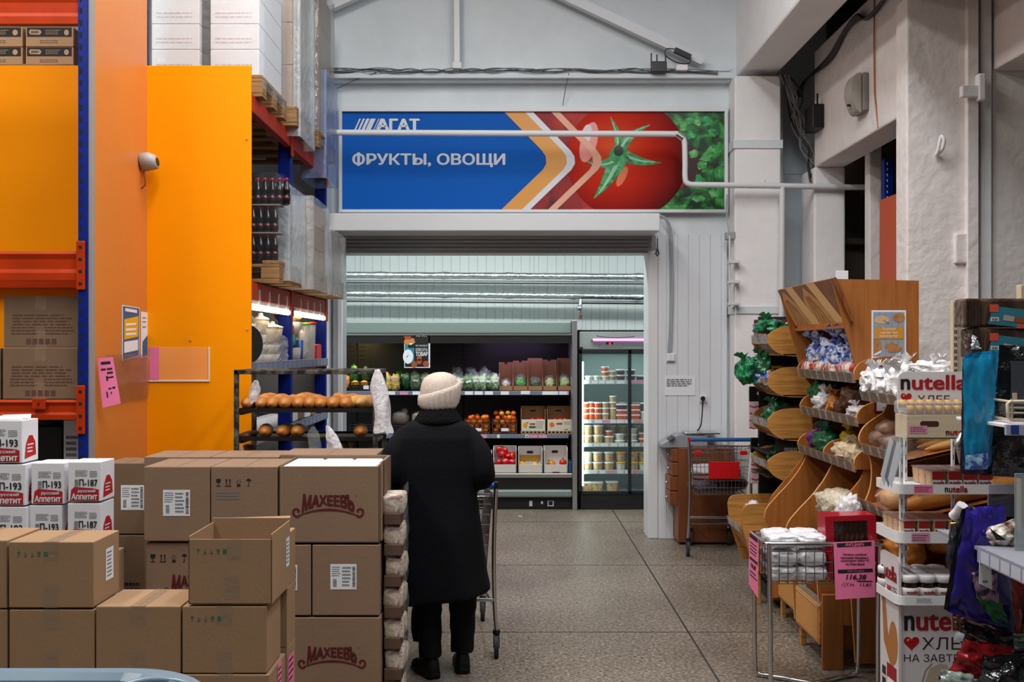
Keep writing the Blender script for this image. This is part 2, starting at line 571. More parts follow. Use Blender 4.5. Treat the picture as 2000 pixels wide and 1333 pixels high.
m_wood = mat('brown bakery laminate','A5642C',0.45,wood=('z',2.2,0.28))
m_woody = mat('brown bakery laminate lengthwise','A5642C',0.45,wood=('y',2.2,0.28))
m_pine = mat('oiled pine','C58A44',0.45,wood=('x',3.2,0.42))
m_piney = mat('oiled pine lengthwise','BD803C',0.5,wood=('y',3.2,0.40))
m_edge = mat('pale wood edge','D29A5C',0.5)
m_blue = mat('cart handle blue','1D4FB0',0.35)
m_rubber = mat('grey rubber tyre','2A2A2A',0.7)
m_crust = mat('golden bread crust','C98436',0.5,var=(5,0.35,0.3,0.7),col2='8A4A14',bump=(30,0.1))
m_crust2 = mat('pale bread crust','D9A860',0.55,var=(5,0.3,0.3,0.7),col2='B0702C',bump=(30,0.1))
m_rye = mat('dark rye crust','5A3218',0.6,var=(6,0.4),bump=(30,0.15))
m_green = mat('dark green wrapper film','0F5A34',0.2,alpha=0.85,spec=0.8,bump=(30,0.6))
m_label = mat('price strip grey','6E7486',0.35)
m_clearp = mat('clear rigid plastic','E6ECEE',0.1,alpha=0.25,spec=0.7)
m_acr = mat('price strip acrylic','C9BFB2',0.15,alpha=0.6,spec=0.8)
# ================================================================ structure
YW = 9.46            # wall with the sign
xl,xr,zt = PX(665,YW),PX(1265,YW),PZ(495,YW)
# floor, with the joints between its terrazzo slabs
m_floor = patchy('worn terrazzo',['4A4138','7C7165','A89C8C'],55,rough=0.42)
nt = m_floor.node_tree
b_ = nt.nodes['Principled BSDF']
tc_ = nt.nodes.new('ShaderNodeTexCoord')
n_ = nt.nodes.new('ShaderNodeTexNoise'); n_.inputs['Scale'].default_value = 1.1; n_.inputs['Detail'].default_value = 6
nt.links.new(tc_.outputs['Object'],n_.inputs['Vector'])
rp_ = nt.nodes.new('ShaderNodeValToRGB')
rp_.color_ramp.elements[0].position = 0.3; rp_.color_ramp.elements[0].color = (0.62,0.60,0.58,1)
rp_.color_ramp.elements[1].position = 0.7; rp_.color_ramp.elements[1].color = (1,1,1,1)
nt.links.new(n_.outputs['Fac'],rp_.inputs['Fac'])
mx_ = nt.nodes.new('ShaderNodeMixRGB'); mx_.blend_type = 'MULTIPLY'; mx_.inputs[0].default_value = 1
src = b_.inputs['Base Color'].links[0].from_socket
nt.links.new(src,mx_.inputs[1]); nt.links.new(rp_.outputs['Color'],mx_.inputs[2])
nt.links.new(mx_.outputs[0],b_.inputs['Base Color'])
mr_ = nt.nodes.new('ShaderNodeMapRange'); mr_.inputs['To Min'].default_value = 0.28; mr_.inputs['To Max'].default_value = 0.55
nt.links.new(n_.outputs['Fac'],mr_.inputs['Value']); nt.links.new(mr_.outputs['Result'],b_.inputs['Roughness'])
m_joint = mat('dark floor joint','2E2B28',0.8)
f = MB()
f.box((-8,-3,-0.2),(7,13,0),m_floor)
for X in (-1.0,1.085,3.2):
 f.box((X - 0.006,-3,0),(X + 0.006,13,0.0006),m_joint)
for Y in (4.2,6.3,8.24,10.3):
 f.box((-8,Y - 0.005,0),(7,Y + 0.005,0.0006),m_joint)
structure('floor',f)
# back wall around the opening
w = MB()
w.box((-8,YW,0),(xl,YW + 0.25,6.5),m_wall)
w.box((xr,YW,0),(2.5,YW + 0.25,6.5),m_wall)
w.box((xl,YW,zt),(xr,YW + 0.25,6.5),m_wall)
structure('wall_back',w)
w = MB(); w.box((-8.2,-3,0),(-8,13,6.5),m_wall); structure('wall_left',w)
w = MB(); w.box((6.0,-3,0),(6.2,13,6.5),m_wall); structure('wall_right',w)
w = MB(); w.box((-8,-3,6.5),(7,13,6.7),m_wall); structure('ceiling',w)
# corner pier left of the opening, behind the rack
w = MB(); w.box((PX(612,9.2),9.2,0),(PX(642,9.3),YW - 0.001,6.5),m_wall); structure('trim_pier',w)
# stepped ledge over the sign
w = MB()
w.box((-1.75,YW - 0.16,PZ(152,YW - .16)),(2.0,YW - 0.001,PZ(141,YW - .16)),m_wall)
w.box((-1.75,YW - 0.11,PZ(158,YW - .11)),(2.0,YW - 0.002,PZ(150,YW - .11)),m_wall)
w.box((-1.75,YW - 0.05,PZ(141,YW)),(2.0,YW - 0.003,PZ(133,YW)),m_wall)
structure('trim_ledge',w)
# opening frame: jambs, head, guide rails of the shutter
w = MB()
w.rbox((PX(650,YW - .06),YW - 0.06,0),(PX(666,YW - .06),YW + 0.26,zt + 0.02),m_trimg,0.005)
w.rbox((PX(660,YW - .06),YW - 0.075,0),(PX(668,YW - .06),YW - 0.02,zt),m_white,0.004)
w.rbox((xr - 0.004,YW - 0.06,0),(PX(1285,YW - .06),YW + 0.26,zt + 0.02),m_white,0.005)
w.box((xl - .07,YW - 0.05,zt),(xr + .07,YW - 0.001,zt + 0.16),m_trimg)
w.box((xl - .07,YW - 0.08,zt + 0.02),(xr + .02,YW - 0.02,zt + 0.045),m_trimg)
structure('trim_opening',w)
def cladding(x0,x1,y,z0,z1,pitch,m,off=0.0,g=0.009,dp=0.008,extra=()):
 """boards of a wall panelling with v-grooves; faces -Y"""
 mb = MB()
 xs = []
 x = x0 + off
 while x < x1:
  xs.append(x); x += pitch
 xs += list(extra)
 prof = [(x0,0)]
 for x in sorted(xs):
  if x - g / 2 > x0 and x + g / 2 < x1: prof += [(x - g / 2,0),(x,dp),(x + g / 2,0)]
 prof.append((x1,0))
 vs = [(a,y + d,z0) for a,d in prof] + [(a,y + d,z1) for a,d in prof]
 n = len(prof)
 mb.add(vs,[(k,k + 1,n + k + 1,n + k) for k in range(n - 1)],m)
 mb.box((x0,y + dp + 0.001,z0),(x1,y + 0.02,z1),m)
 mb.add([(x0,y,z0),(x0,y + .02,z0),(x0,y + .02,z1),(x0,y,z1)],[(3,2,1,0)],m)
 mb.add([(x1,y,z0),(x1,y + .02,z0),(x1,y + .02,z1),(x1,y,z1)],[(0,1,2,3)],m)
 mb.add([(x0,y,z1),(x1,y,z1),(x1,y + .02,z1),(x0,y + .02,z1)],[(0,1,2,3)],m)
 return mb
c_ = cladding(PX(1285,9.42),PX(1419,9.42),YW - 0.05,0,PZ(460,9.42),0.1005,m_pvc,off=0.08)
structure('trim_cladding',c_)
# fruit room
YR = 12.0
c_ = cladding(-3.5,4.0,YR,0,3.4,0.1025,m_pvcg,off=0.02,extra=(PX(704,12),PX(1043,12),PX(1144,12),PX(1180,12)))
structure('wall_fruit_room',c_)
w = MB(); w.box((-3.6,YW + .25,0),(-3.5,YR + .05,3.4),m_pvcg); structure('wall_fruit_room_left',w)
w = MB(); w.box((4.0,YW + .25,0),(4.1,YR + .05,3.4),m_pvcg); structure('wall_fruit_room_right',w)
w = MB(); w.box((-3.6,YW + .25,3.4),(4.1,YR + .05,3.5),m_wall); structure('ceiling_fruit_room',w)
# right side: pillar under the roof beam
w = MB()
w.rbox((2.0,9.2,0),(2.415,9.62,PZ(148,9.2)),m_wallr2,0.012)
for py,h in ((282,16),(606,14)):
 w.box((1.985,9.185,PZ(py + h / 2,9.2)),(2.43,9.63,PZ(py - h / 2,9.2)),m_wall)
structure('trim_pillar_corner',w)
w = MB(); w.rbox((2.07,-3,4.25),(2.42,YW + .1,5.3),m_wallr2,0.02); structure('trim_roof_beam',w)
w = MB(); w.box((2.42,-3,4.95),(7,13,5.1),m_dark); structure('ceiling_side_aisle',w)  # black slab; the darkness above the lintel is put into its colour
w = MB(); w.box((2.42,9.72,0),(6,9.9,4.95),m_wall); structure('wall_side_aisle',w)
# arcade: lintel, posts
w = MB(); w.rbox((2.7,7.0,3.36),(2.96,9.15,4.40),m_wallr,0.015); structure('trim_lintel',w)
w = MB(); w.rbox((PX(1590,9.1),9.1,0),(PX(1651,9.1),9.5,3.36),m_wallr2,0.015); structure('trim_pillar_far',w)
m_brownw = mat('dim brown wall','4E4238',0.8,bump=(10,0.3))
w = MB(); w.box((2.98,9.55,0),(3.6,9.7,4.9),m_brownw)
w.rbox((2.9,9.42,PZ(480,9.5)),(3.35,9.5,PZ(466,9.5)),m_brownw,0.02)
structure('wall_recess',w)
w = MB(); w.rbox((PX(1690,8.6),8.5,0),(PX(1714,8.6),8.62,4.0),m_wallr,0.01); structure('trim_pier_far',w)
# big near pillar and the wall beside it
w = MB()
w.rbox((PX(1771,6.9),6.9,0),(PX(1912,6.9),7.10,5.0),m_wallr,0.012)
w.rbox((PX(1862,6.9),6.87,PZ(515,6.87)),(PX(1890,6.9),6.91,PZ(455,6.87)),m_wallr,0.012)
structure('trim_pillar_near',w)
w = MB()
w.box((PX(1891,6.85),6.85,0.3),(PX(1911,6.85),6.9,5.0),m_wallr)
structure('trim_flat_bar',w)
w = MB()
w.box((PX(1911,6.95),6.96,0),(PX(1919,6.95),7.1,5),m_dark)  # black fill puts the shade of this gap into colour
w.rbox((PX(1917.5,6.9),6.9,0),(PX(1938,6.9),7.12,5.0),m_wallr2,0.01)
w.box((PX(1936,6.95),6.93,0),(6.0,7.12,5.0),m_wallr)
structure('wall_niche',w)
w = MB(); w.rbox((PX(1942,6.9),2.6,PZ(137,6.9)),(3.9,6.92,5.2),m_wallr,0.015); structure('trim_lintel_near',w)
# bracket and hook on the near pillar
w = MB()
w.rbox((PX(1877,6.82),6.80,PZ(190,6.82)),(PX(1912,6.82),6.85,PZ(168,6.82)),m_wallr2,0.006)
w.rbox((PX(1909,6.82),6.79,PZ(197,6.82)),(PX(1921,6.82),6.86,PZ(145,6.82)),m_wallr2,0.006)
w.obj('pipe_bracket','white painted clamp bracket on the flat bar of the near pillar','bracket')
h = MB()
pts = spline([P(1829,302,6.89),P(1831,299,6.84),P(1838,268,6.80),P(1844,275,6.79),P(1840,292,6.82),P(1832,303,6.89)],5)
h.tube(pts,0.011,m_wallr2,8)
h.obj('wall_hook','white painted steel hook sticking out of the near pillar','hook')
# roof truss in front of the wall
def bar(name,p0,p1,wd,dp,m,label,cat,end=None):
 p0,p1 = Vector(p0),Vector(p1)
 d = (p1 - p0).normalized(); s_ = d.cross(Vector((0,1,0))).normalized() * (wd / 2)
 t_ = Vector((0,dp / 2,0))
 mb = MB(); vs = []
 for p in (p0,p1):
  vs += [p - s_ - t_,p + s_ - t_,p + s_ + t_,p - s_ + t_]
 mb.add(vs,[(3,2,1,0),(4,5,6,7),(0,1,5,4),(1,2,6,5),(2,3,7,6),(3,0,4,7)],m)
 return mb,mb.obj(name,label,cat) if label else None
YT = YW - 0.12
bar('truss_brace',P(985,-62,YT),P(1372,120,YT),0.085,0.08,m_white,'long white steel truss brace slanting down to the right above the sign','beam')
bar('truss_brace',P(628,20,YT),P(760,-38,YT),0.085,0.08,m_white,'short white steel truss brace rising from the left corner','beam')
mb,_ = bar('truss_post',P(892,-40,YT),P(893,124,YT),0.048,0.06,m_white,None,None)
mb.rbox(P(884,123,YT) - Vector((0,.04,0)),P(902,136,YT) + Vector((0,.04,0)),m_white,0.005)
mb.obj('truss_post','vertical white steel post rising from the ledge above the sign','post')
# ---------------------------------------------------------------- the sign over the opening
YS = YW - 0.06
sg = Thing('shop_sign','wide blue sign with white lettering and a tomato picture over the opening','sign',P(1040,415,YS))
fr = Fr((0,YS,0))
def S(px,py): return (PX(px,YS),PZ(py,YS))
a = MB()
for q0,q1 in ((S(662,219),S(1421,209)),(S(662,416),S(1421,410)),(S(662,416),S(669,209)),(S(1414,416),S(1421,209))):
 e_ = .0015 if q1[0] - q0[0] < .1 else 0
 a.rbox((q0[0] + e_,YS - 0.03 + e_,q0[1] + e_ * 4),(q1[0] - e_,YS + 0.055,q1[1] - e_ * 4),m_white,0.003)
sg.part('frame',a)
a = MB()
m_sblue = mat('sign blue print','0058B4',0.6,spec=.15)
m_sor = mat('sign orange print','D9963F',0.45)
m_swh = mat('sign white print','D4D9E0',0.45)
m_sred = patchy('sign red picture',['38060C','8E1014','B02418'],3.0,rough=0.6)
m_slet = patchy('sign lettuce picture',['04180A','082E12','0E5A22','2A8A3A','6AB06A'],9.5,rough=0.4)
m_slet2 = patchy('sign lettuce highlight',['0E6A24','4AA850','8AC488'],16,rough=0.4)
m_star = patchy('sign tomato leaf',['0B4A26','1F9A50','58B880'],14,rough=0.4)
m_starl = mat('sign tomato leaf light','8CCBA2',0.4)
a.box((S(665,0)[0],YS,S(0,413)[1]),(S(1417,0)[0],YS + 0.02,S(0,215)[1]),m_sblue)
# picture side
def sp(pts,m,w): a.poly([S(*p) for p in pts][::-1],fr,m,w)
sp([(1040,218),(1415,218),(1415,411),(1020,411),(1110,322),(1105,300)],m_sred,0.001)
sp([(1290,218),(1415,218),(1415,411),(1285,411),(1370,330)],m_slet,0.0014)
TC = S(1222,304); TR = 112 * YS / 2000
m_tom = radial('sign tomato picture',[(0.0,'140204'),(0.25,'3A0608'),(0.45,'8E120A'),(0.68,'C02408'),(1.0,'D8502A')],(TC[0] - .12 - PX(1040,YS),0,TC[1] + .05 - PZ(415,YS)),TR * 1.85)
pts = []
for k in range(48):
 g = 2 * math.pi * k / 48
 x = 1224 + 118 * math.cos(g); y = 312 + 116 * math.sin(g)
 if x > 1335: x = 1335
 pts.append((max(1104,x),min(411,max(218,y))))
sp([(x,y) for x,y in pts],m_tom,0.0018)
m_tdark = mat('sign tomato dark side','35090C',0.4)
sp([(1336,280),(1358,290),(1376,322),(1366,345),(1336,372)],m_tdark,0.0017)
m_thi = mat('sign tomato shine','E08E86',0.4)
a.disc(*S(1150,278),0.075,fr,m_thi,0.0022,0.19,rot=-0.25)
a.disc(*S(1146,262),0.045,fr,mat('sign tomato shine white','D9C6D6',0.4),0.0024,0.09,rot=-0.2)
a.disc(*S(1215,345),0.035,fr,mat('sign tomato orange shine','D96A3A',0.4),0.0022,0.10,rot=-0.45)
# calyx
LW = .0028
def leaf(p0,p1,wd,bend=0.0):
 p0,p1 = Vector(S(*p0)),Vector(S(*p1)); d = p1 - p0; n2 = Vector((-d.y,d.x)).normalized()
 L = [p0 + d * t + n2 * bend * math.sin(math.pi * t) for t in [k / 8 for k in range(9)]]
 ws = [wd * (1 - (k / 8) ** 1.5) + 0.004 for k in range(9)]
 global LW
 LW += 2e-4
 a.ribbon([tuple(p) for p in L],ws,fr,m_star,LW)
 a.ribbon([tuple(p + n2 * 0.006) for p in L[1:8]],[x * 0.25 for x in ws[1:8]],fr,m_starl,LW + 1e-4)
leaf((1208,305),(1192,228),0.085,-0.03)
leaf((1206,305),(1270,244),0.10,0.05)
leaf((1210,300),(1292,318),0.11,-0.03)
leaf((1212,300),(1160,388),0.17,0.02)
leaf((1210,308),(1145,316),0.10,0.04)
a.disc(*S(1208,303),0.085,fr,m_star,0.0042,0.075)
a.disc(*S(1208,295),0.045,fr,mat('sign leaf shade','08301C',0.4),0.0045,0.05)
# chevrons
def chev(x0,wd,m,w,tip=0):
 top,mid,bot = 218,314,411
 out = [(x0,top),(x0 + 74,mid - 20),(x0 + 82,mid - 8),(x0 + 83,mid + 6),(x0 + 76,mid + 18),(x0 - 14 + 8,bot)]
 inn = [(x + wd,y) for x,y in out]
 for i in range(len(out) - 1):
  sp([out[i],inn[i],inn[i + 1],out[i + 1]],m,w)
chev(984,42,m_sor,0.0050)
chev(1024,16,m_swh,0.0053)
m_peach = mat('sign peach stripe','DFA58A',0.45)
chev(1075,17,m_peach,0.0056)
# lettuce highlights on the right edge
rd = random.Random(4)
for k in range(16):
 x = rd.uniform(1332,1405); y = rd.choice((rd.uniform(232,268),rd.uniform(275,395)))
 if 1330 < x < 1345 and 270 < y < 360: continue
 q = S(x,y); n = 9
 pts = [(q[0] + rd.uniform(.5,1.2) * .055 * math.cos(2 * math.pi * i / n),q[1] + rd.uniform(.5,1.2) * .045 * math.sin(2 * math.pi * i / n)) for i in range(n)]
 a.poly(pts,fr,m_slet2 if k % 3 else m_star,0.0022 + k * 1e-4)
# lettering
for k,(x,wd) in enumerate(((692,3),(699,4),(706,6),(714,10))):
 sp([(x,254),(x + wd,254),(x + wd + 10,232),(x + 10,232)],m_swh,0.003)
for x in (729,733):
 sp([(x,254),(x + 1.6,254),(x + 12,232),(x + 10.4,232)],m_swh,0.003)
a.text('АГАТ',fr,*S(736,254),*S(820,232),m_swh,0.05,w=0.003)
q0,q1 = S(688,326),S(987,298)
a.text('ФРУКТЫ, ОВОЩИ',fr,q0[0],q0[1] - .004,q1[0],q1[1],m_swh,0.032,w=0.003)
sg.part('sign_panel',a)
# ---------------------------------------------------------------- roller shutter box, switch, socket, pipes on the wall
t = Thing('roller_shutter','long white roller shutter box over the opening','shutter',(PX(968,8.95),9.2,PZ(450,8.95)))
a = MB()
z0,z1 = PZ(451,8.95),PZ(421,8.95)
a.rbox((PX(640,8.95),8.95,z0),(PX(1289,8.95),YW - 0.07,z1 + .02),m_white,0.008)
t.part('shutter_box',a)
a = MB()
for k in range(3):
 a.rbox((xl - .02,YW - 0.055 - .02,zt + .05 + k * .035),(xr + .0,YW - 0.05,zt + .08 + k * .035),m_trimg,0.006)
t.part('slat_curtain',a)
a = MB()
pts = [P(1284,466,8.97),P(1284,487,8.97)]
a.tube(pts,0.003,m_black,6)
a.tube([P(1284,486,8.97),P(1281,497,8.97),P(1284,500,8.97),P(1287,497,8.97),P(1284,486,8.97)],0.006,m_black,6)
t.part('pull_cord',a)
# cables from the shutter to the switch
a = MB()
for dx in (0,6,10):
 pts = spline([P(1288,420,9.36),P(1300 + dx * .3,430,9.36),P(1307 + dx * .5,460,9.38),P(1309 + dx * .5,560,9.39),P(1308 + dx * .4,640,9.39),P(1305 + dx * .5,690,9.39)],6)
 a.tube(pts,0.008,m_trimg,6)
a.obj('shutter_cable','grey cable bundle hanging down the white cladding from the shutter box','cable')
t = Thing('light_switch','small white double switch at the end of the grey cables','switch',P(1310,707,9.4))
a = MB(); a.rbox(P(1302,707,9.385),P(1318,690,9.408) ,m_whitep,0.004); t.part('housing',a)
for x in (1303.5,1310.5):
 a = MB(); a.rbox(P(x,705,9.375),P(x + 6,692,9.39),m_whitep,0.002); t.part('rocker',a)
a = MB()
a.rbox(P(1298,773,9.404),P(1358,734,9.408),m_paper,0.0005)
fr2 = Fr((0,9.403,0))
a.lines(fr2,PX(1302,9.4),PZ(756,9.4),PX(1354,9.4),PZ(740,9.4),4,m_inkg,3,w=.002)
a.obj('wall_notice','white paper notice taped to the white cladding','notice')
t = Thing('wall_socket','white socket with a black plug on the white cladding','socket',P(1373,786,9.4))
a = MB(); a.rbox(P(1367,786,9.385),P(1380,772,9.408),m_whitep,0.004); t.part('plate',a)
a = MB(); a.cyl(P(1373,779,9.385),P(1373,779,9.34),0.022,m_black);
a.tube(spline([P(1373,782,9.34),P(1372,800,9.34),P(1369,830,9.3),P(1362,842,9.25)],6),0.006,m_black,6)
t.part('plug',a)
# white pipe that crosses in front of the sign
a = MB()
yp = 9.05
def pipe(pts,r=0.024): a.tube(pts,r,m_white,14)
pipe([P(648,259,yp),P(1324,262,yp)],0.0265)
pipe(spline([P(1333,268,yp),P(1337,280,yp),P(1338,320,yp),P(1338,345,yp),P(1341,357,yp),P(1352,361,yp)],6),0.0245)
pipe(spline([P(1352,361,yp),P(1500,363,yp),P(1680,366,yp),P(1699,362,yp),P(1708,350,yp),P(1709,330,yp),P(1709,285,yp)],8),0.0255)
a.tube([P(1528,365,yp),P(1527,500,yp),P(1526,640,yp)],0.025,m_white,14)
a.cyl(P(1322,262,yp),P(1334,271,yp),0.031,m_chrome)
a.cyl(P(1494,366,yp),P(1494,352,yp),0.008,m_white)
a.obj('heating_pipe','white pipe crossing in front of the sign and bending past the pillar','pipe')
# cables along the ledge, router, power strip
a = MB()
rd = random.Random(2)
for k in range(6):
 pts = []
 for x in range(642,1440,40):
  yy = 137 + rd.uniform(-4,5) + (3 if x > 1350 else 0)
  pts.append(P(x,yy,YW - 0.17 - 0.004 * k))
 a.tube(spline(pts,3),0.0038,mat('grey cable','5E6266',0.6),6)
a.tube(spline([P(645,180,YW - .02),P(690,158,YW - .12),P(735,142,YW - .17)],4),0.004,MATS['grey cable'],6)
a.tube([P(1111,143,YW - .17),P(1104,176,YW - .07),P(1099,207,YW - .03)],0.0035,MATS['grey cable'],6)
a.obj('ledge_cables','loose grey cables lying along the ledge above the sign','cable')
t = Thing('router','black network router with three antennas on the ledge above the sign','router',P(1286,140,9.26))
a = MB(); a.rbox(P(1273,140,9.22),P(1300,124,9.30),m_black,0.006); t.part('housing',a)
for x,y0 in ((1272,104),(1283,107),(1300,108)):
 a = MB(); a.rbox(P(x - 1.2,128,9.245),P(x + 1.2,y0,9.255),m_black,0.002); t.part('antenna',a)
t = Thing('power_strip','black power strip tied to the truss brace beside the router','power strip',P(1330,112,9.26))
a = MB()
M_ = Matrix.Translation(P(1333,105,9.26)) @ Matrix.Rotation(R(25),4,'Y')
a.rbox((-.08,-.02,-.025),(.08,.02,.025),m_black,0.006,M=M_); t.part('strip_body',a)
a = MB()
a.tube(spline([P(1318,96,9.25),P(1302,96,9.24),P(1300,108,9.24),P(1322,122,9.24),P(1345,124,9.24),P(1350,112,9.24)],6),0.005,m_black,6)
t.part('cord',a)
a = MB(); a.rbox(P(1321,137,9.24),P(1342,128,9.28),m_whitep,0.004)
a.obj('white_adapter_box','small white box on the ledge right of the router','box')
# cable box and cable bundle in the corner of the aisle
a = MB()
rd = random.Random(9)
mg = mat('pale grey cable','6E6E6C',0.6)
for k in range(11):
 x0 = rd.uniform(1524,1545)
 pts = [P(x0,145,9.15),P(x0 + rd.uniform(8,30),190,9.2),P(1560 + rd.uniform(-16,16),240,9.3),P(1575 + rd.uniform(-14,14),290,9.25),P(1590 + rd.uniform(-12,12),325,9.2),P(1590 + rd.uniform(-10,16),345 + rd.uniform(0,20),9.15)]
 a.tube(spline(pts,5),rd.uniform(0.004,0.009),mg if k % 3 else m_black,6)
for k in range(3):
 pts = [P(1552 + k * 6,190,9.3),P(1575,155,9.2),P(1625,110 + k * 3,8.6),P(1655,60,8.2),P(1682,30 + 4 * k,7.9),P(1700,36,7.7),P(1722,8,7.4),P(1740,-20,7.2)]
 q = [Vector((min(p.x,2.66 + .01 * k),p.y,p.z)) for p in spline(pts,5)]
 a.tube(q,0.012,m_black if k != 1 else mat('rusty cable','4A3426',0.7),6)
a.obj('cable_tangle','tangle of grey and black cables in the corner beyond the pillar','cable')
t = Thing('wall_terminal','small black radio box with an antenna on the arcade wall','radio',P(1602,255,8.9))
a = MB(); a.rbox((2.60,8.85,PZ(252,8.9)),(2.70,9.1,PZ(205,8.9)),m_black,0.008); t.part('housing',a)
a = MB(); a.rbox((2.64,8.87,PZ(207,8.9)),(2.655,8.885,PZ(184,8.9)),m_black,0.003); t.part('antenna',a)
t = Thing('siren_lamp','grey moulded siren box on the arcade wall under the roof','siren',P(1685,222,7.8))
a = MB()
m_siren = mat('aged beige plastic','A7A096',0.5,var=(6,0.12))
Ys = 7.85
a.rbox((2.655,Ys - .11,PZ(222,Ys)),(2.70,Ys + .11,PZ(148,Ys)),mat('grey plastic back','7E7B76',0.5),0.01)
t.part('back_box',a)
a = MB()
prof = spline([(2.65,PZ(224,Ys)),(2.615,PZ(218,Ys)),(2.575,PZ(190,Ys)),(2.58,PZ(165,Ys)),(2.61,PZ(150,Ys)),(2.65,PZ(147,Ys))],4)
L = [Vector((p[0],Ys - .085,p[1])) for p in prof]; Rr = [Vector((p[0],Ys + .085,p[1])) for p in prof]
a.loft([L,Rr],m_siren,True,True,True)
a.rbox((2.568,Ys - .01,PZ(208,Ys)),(2.60,Ys + .01,PZ(204,Ys)),m_black,0.002)
t.part('cover',a)
a = MB(); a.tube([P(1708,-10,7.6),P(1707,80,7.6),P(1708,180,7.6),P(1715,250,7.55)],0.006,mat('orange cable','A8683A',0.6),6)
q = a.obj('hanging_wire','thin orange wire hanging down the arcade wall beside the siren','wire')
a = MB(); a.rbox((2.56,7.4,4.35),(2.66,7.6,4.95),mat('rusted brown steel','4A3226',0.6),.01)
a.obj('roof_bracket','rusty brown steel bracket under the dark aisle roof','bracket')
# rack seen through the arcade
t = Thing('aisle_rack','blue and orange rack end seen through the arcade behind the pillar','rack',(2.95,8.0,0))
a = MB(); a.rbox((PX(1723,8.3),8.25,0),(PX(1741,8.3),8.33,PZ(312,8.3)),m_rackblue,0.006)
fr2 = Fr((0,8.249,0))
for k in range(14):
 y = 318 + k * 11
 a.poly([(PX(1731,8.25),PZ(y,8.25)),(PX(1734,8.25),PZ(y,8.25)),(PX(1733,8.25),PZ(y + 6,8.25))][::-1],fr2,m_paper,.001)
t.part('upright',a)
a = MB()
pa = [Vector((PX(1718,8.2),8.2,0)),Vector((PX(1718,8.2),8.2,PZ(392,8.2))),Vector((PX(1755,7.6),7.6,PZ(377,7.6))),Vector((PX(1755,7.6),7.6,0))]
a.add(pa + [p + Vector((.03,0.01,0)) for p in pa],[(0,1,2,3),(7,6,5,4),(1,5,6,2),(0,4,5,1),(3,2,6,7)],mat('orange red laminate board','C84A08',.5))
t.part('end_panel',a)
# column-side clamps left of the pillar
a = MB()
for py in (512,551,593):
 a.rbox((PX(1416,9.3),9.1,PZ(py + 4,9.2)),(PX(1441,9.2),9.2,PZ(py - 2,9.2)),m_white,0.004)
a.tube([P(1425,460,9.15),P(1425,600,9.15)],0.008,m_white,8)
a.tube([P(1437,550,9.15),P(1437,630,9.15)],0.006,m_white,8)
a.obj('pipe_clamps','thin white riser pipes with clamps beside the cladding','pipe')
a = MB(); a.rbox(P(1419,468,9.2),P(1434,455,9.3),m_trimg,0.01)
a.tube(spline([P(1420,380,9.3),P(1419,420,9.25),P(1424,458,9.2)],5),.006,m_trimg,6)
a.obj('junction_box','small grey junction box between the cladding and the pillar','junction box')
# foil wrapped pipes of the fruit room
for k,(y0,y1,lab) in enumerate(((537,541,'upper silver foil wrapped pipe along the fruit room wall'),(573,580,'lower silver foil wrapped pipe along the fruit room wall'))):
 a = MB(); pts = []; rs = []
 rd = random.Random(k)
 for i in range(60):
  x = 560 + i * 14.0
  pts.append(P(x,y0 + (y1 - y0) * (x - 665) / 600,11.72)); rs.append(0.034 + 0.004 * rd.random() + (0.008 if i % 9 == 4 else 0))
 a.tube(pts,0.03,m_foil,12,rs=rs)
 a.tube([P(560,y0 + 13,11.75),P(1390,y1 + 13,11.75)],0.02,m_steel,10)
 if k:
  a.tube(spline([P(1134,585,11.7),P(1133,600,11.68),P(1132,612,11.7)],4),0.022,m_foil,8)
  a.blob(P(1131,602,11.68),(.035,.03,.03),m_foil,.3,3,1,2)
  a.cyl(P(1134,615,11.7),P(1134,624,11.7),0.016,mat('copper brown valve','6A3A22',.4))
 a.obj('foil_pipe',lab,'pipe')
# ---------------------------------------------------------------- things fixed on the orange boards
YL = 5.57
XS_ = -2.2805
t = Thing('bullet_camera','small grey bullet camera at the edge of the brownish orange side board','camera',(-2.24,6.30,PZ(335,6.33)))
a = MB(); m_cam = mat('grey camera plastic','9A9896',.45)
MC = Matrix.Translation((-2.245,6.30,PZ(316,6.3))) @ Matrix.Rotation(R(-8),4,'Y')
a.loft([[MC @ Vector((x_,r_ * math.cos(g),r_ * math.sin(g) - .01 * (x_ > .04))) for g in [2 * math.pi * k / 18 for k in range(18)]] for x_,r_ in ((-.035,.045),(-.03,.058),(.02,.056),(.055,.044),(.062,.034))],m_cam)
t.part('housing',a)
a = MB(); a.cyl(MC @ Vector((.060,0,-.01)),MC @ Vector((.066,0,-.01)),.026,m_black); t.part('lens',a)
a = MB(); a.tube(spline([(-2.265,6.29,PZ(336,6.3)),(-2.25,6.28,PZ(350,6.3)),(-2.25,6.28,PZ(362,6.3)),(-2.275,6.28,PZ(370,6.3))],5),.005,mat('rust brown cable','7A3A14',.6),6); t.part('cable',a)
fs = Fr((XS_,0,0),(0,1,0),(0,0,1))
def SB(px,py):
 d = -2.2805 * 2000 / (px - 1000); return (d,PZ(py,d))
def quad(a,p,m,w): a.poly([SB(*q) for q in p],fs,m,w)
m_pb2 = mat('poster deep blue','1A5A8A',.5); m_py = mat('poster yellow','E0A81E',.5)
t = Thing('shop_poster','blue and yellow poster on the side board above the clear pocket','poster',(XS_ + .01,6.1,1.9))
a = MB()
a.prism([SB(238,705),SB(271,697),SB(272,602),SB(238,596)],fs,0.0005,.003,m_paper)
quad(a,((239,703),(270,695),(271,603),(239,598)),m_pb2,.004); quad(a,((241,664),(268,658),(269,618),(241,624)),m_py,.005)
for y in (632,642,651): quad(a,((244,y + 5),(264,y + 3),(264,y - 1),(244,y)),m_paper,.006)
quad(a,((241,690),(268,684),(268,664),(241,668)),m_paper,.005); quad(a,((243,608),(266,612),(266,606),(243,602)),m_paper,.005)
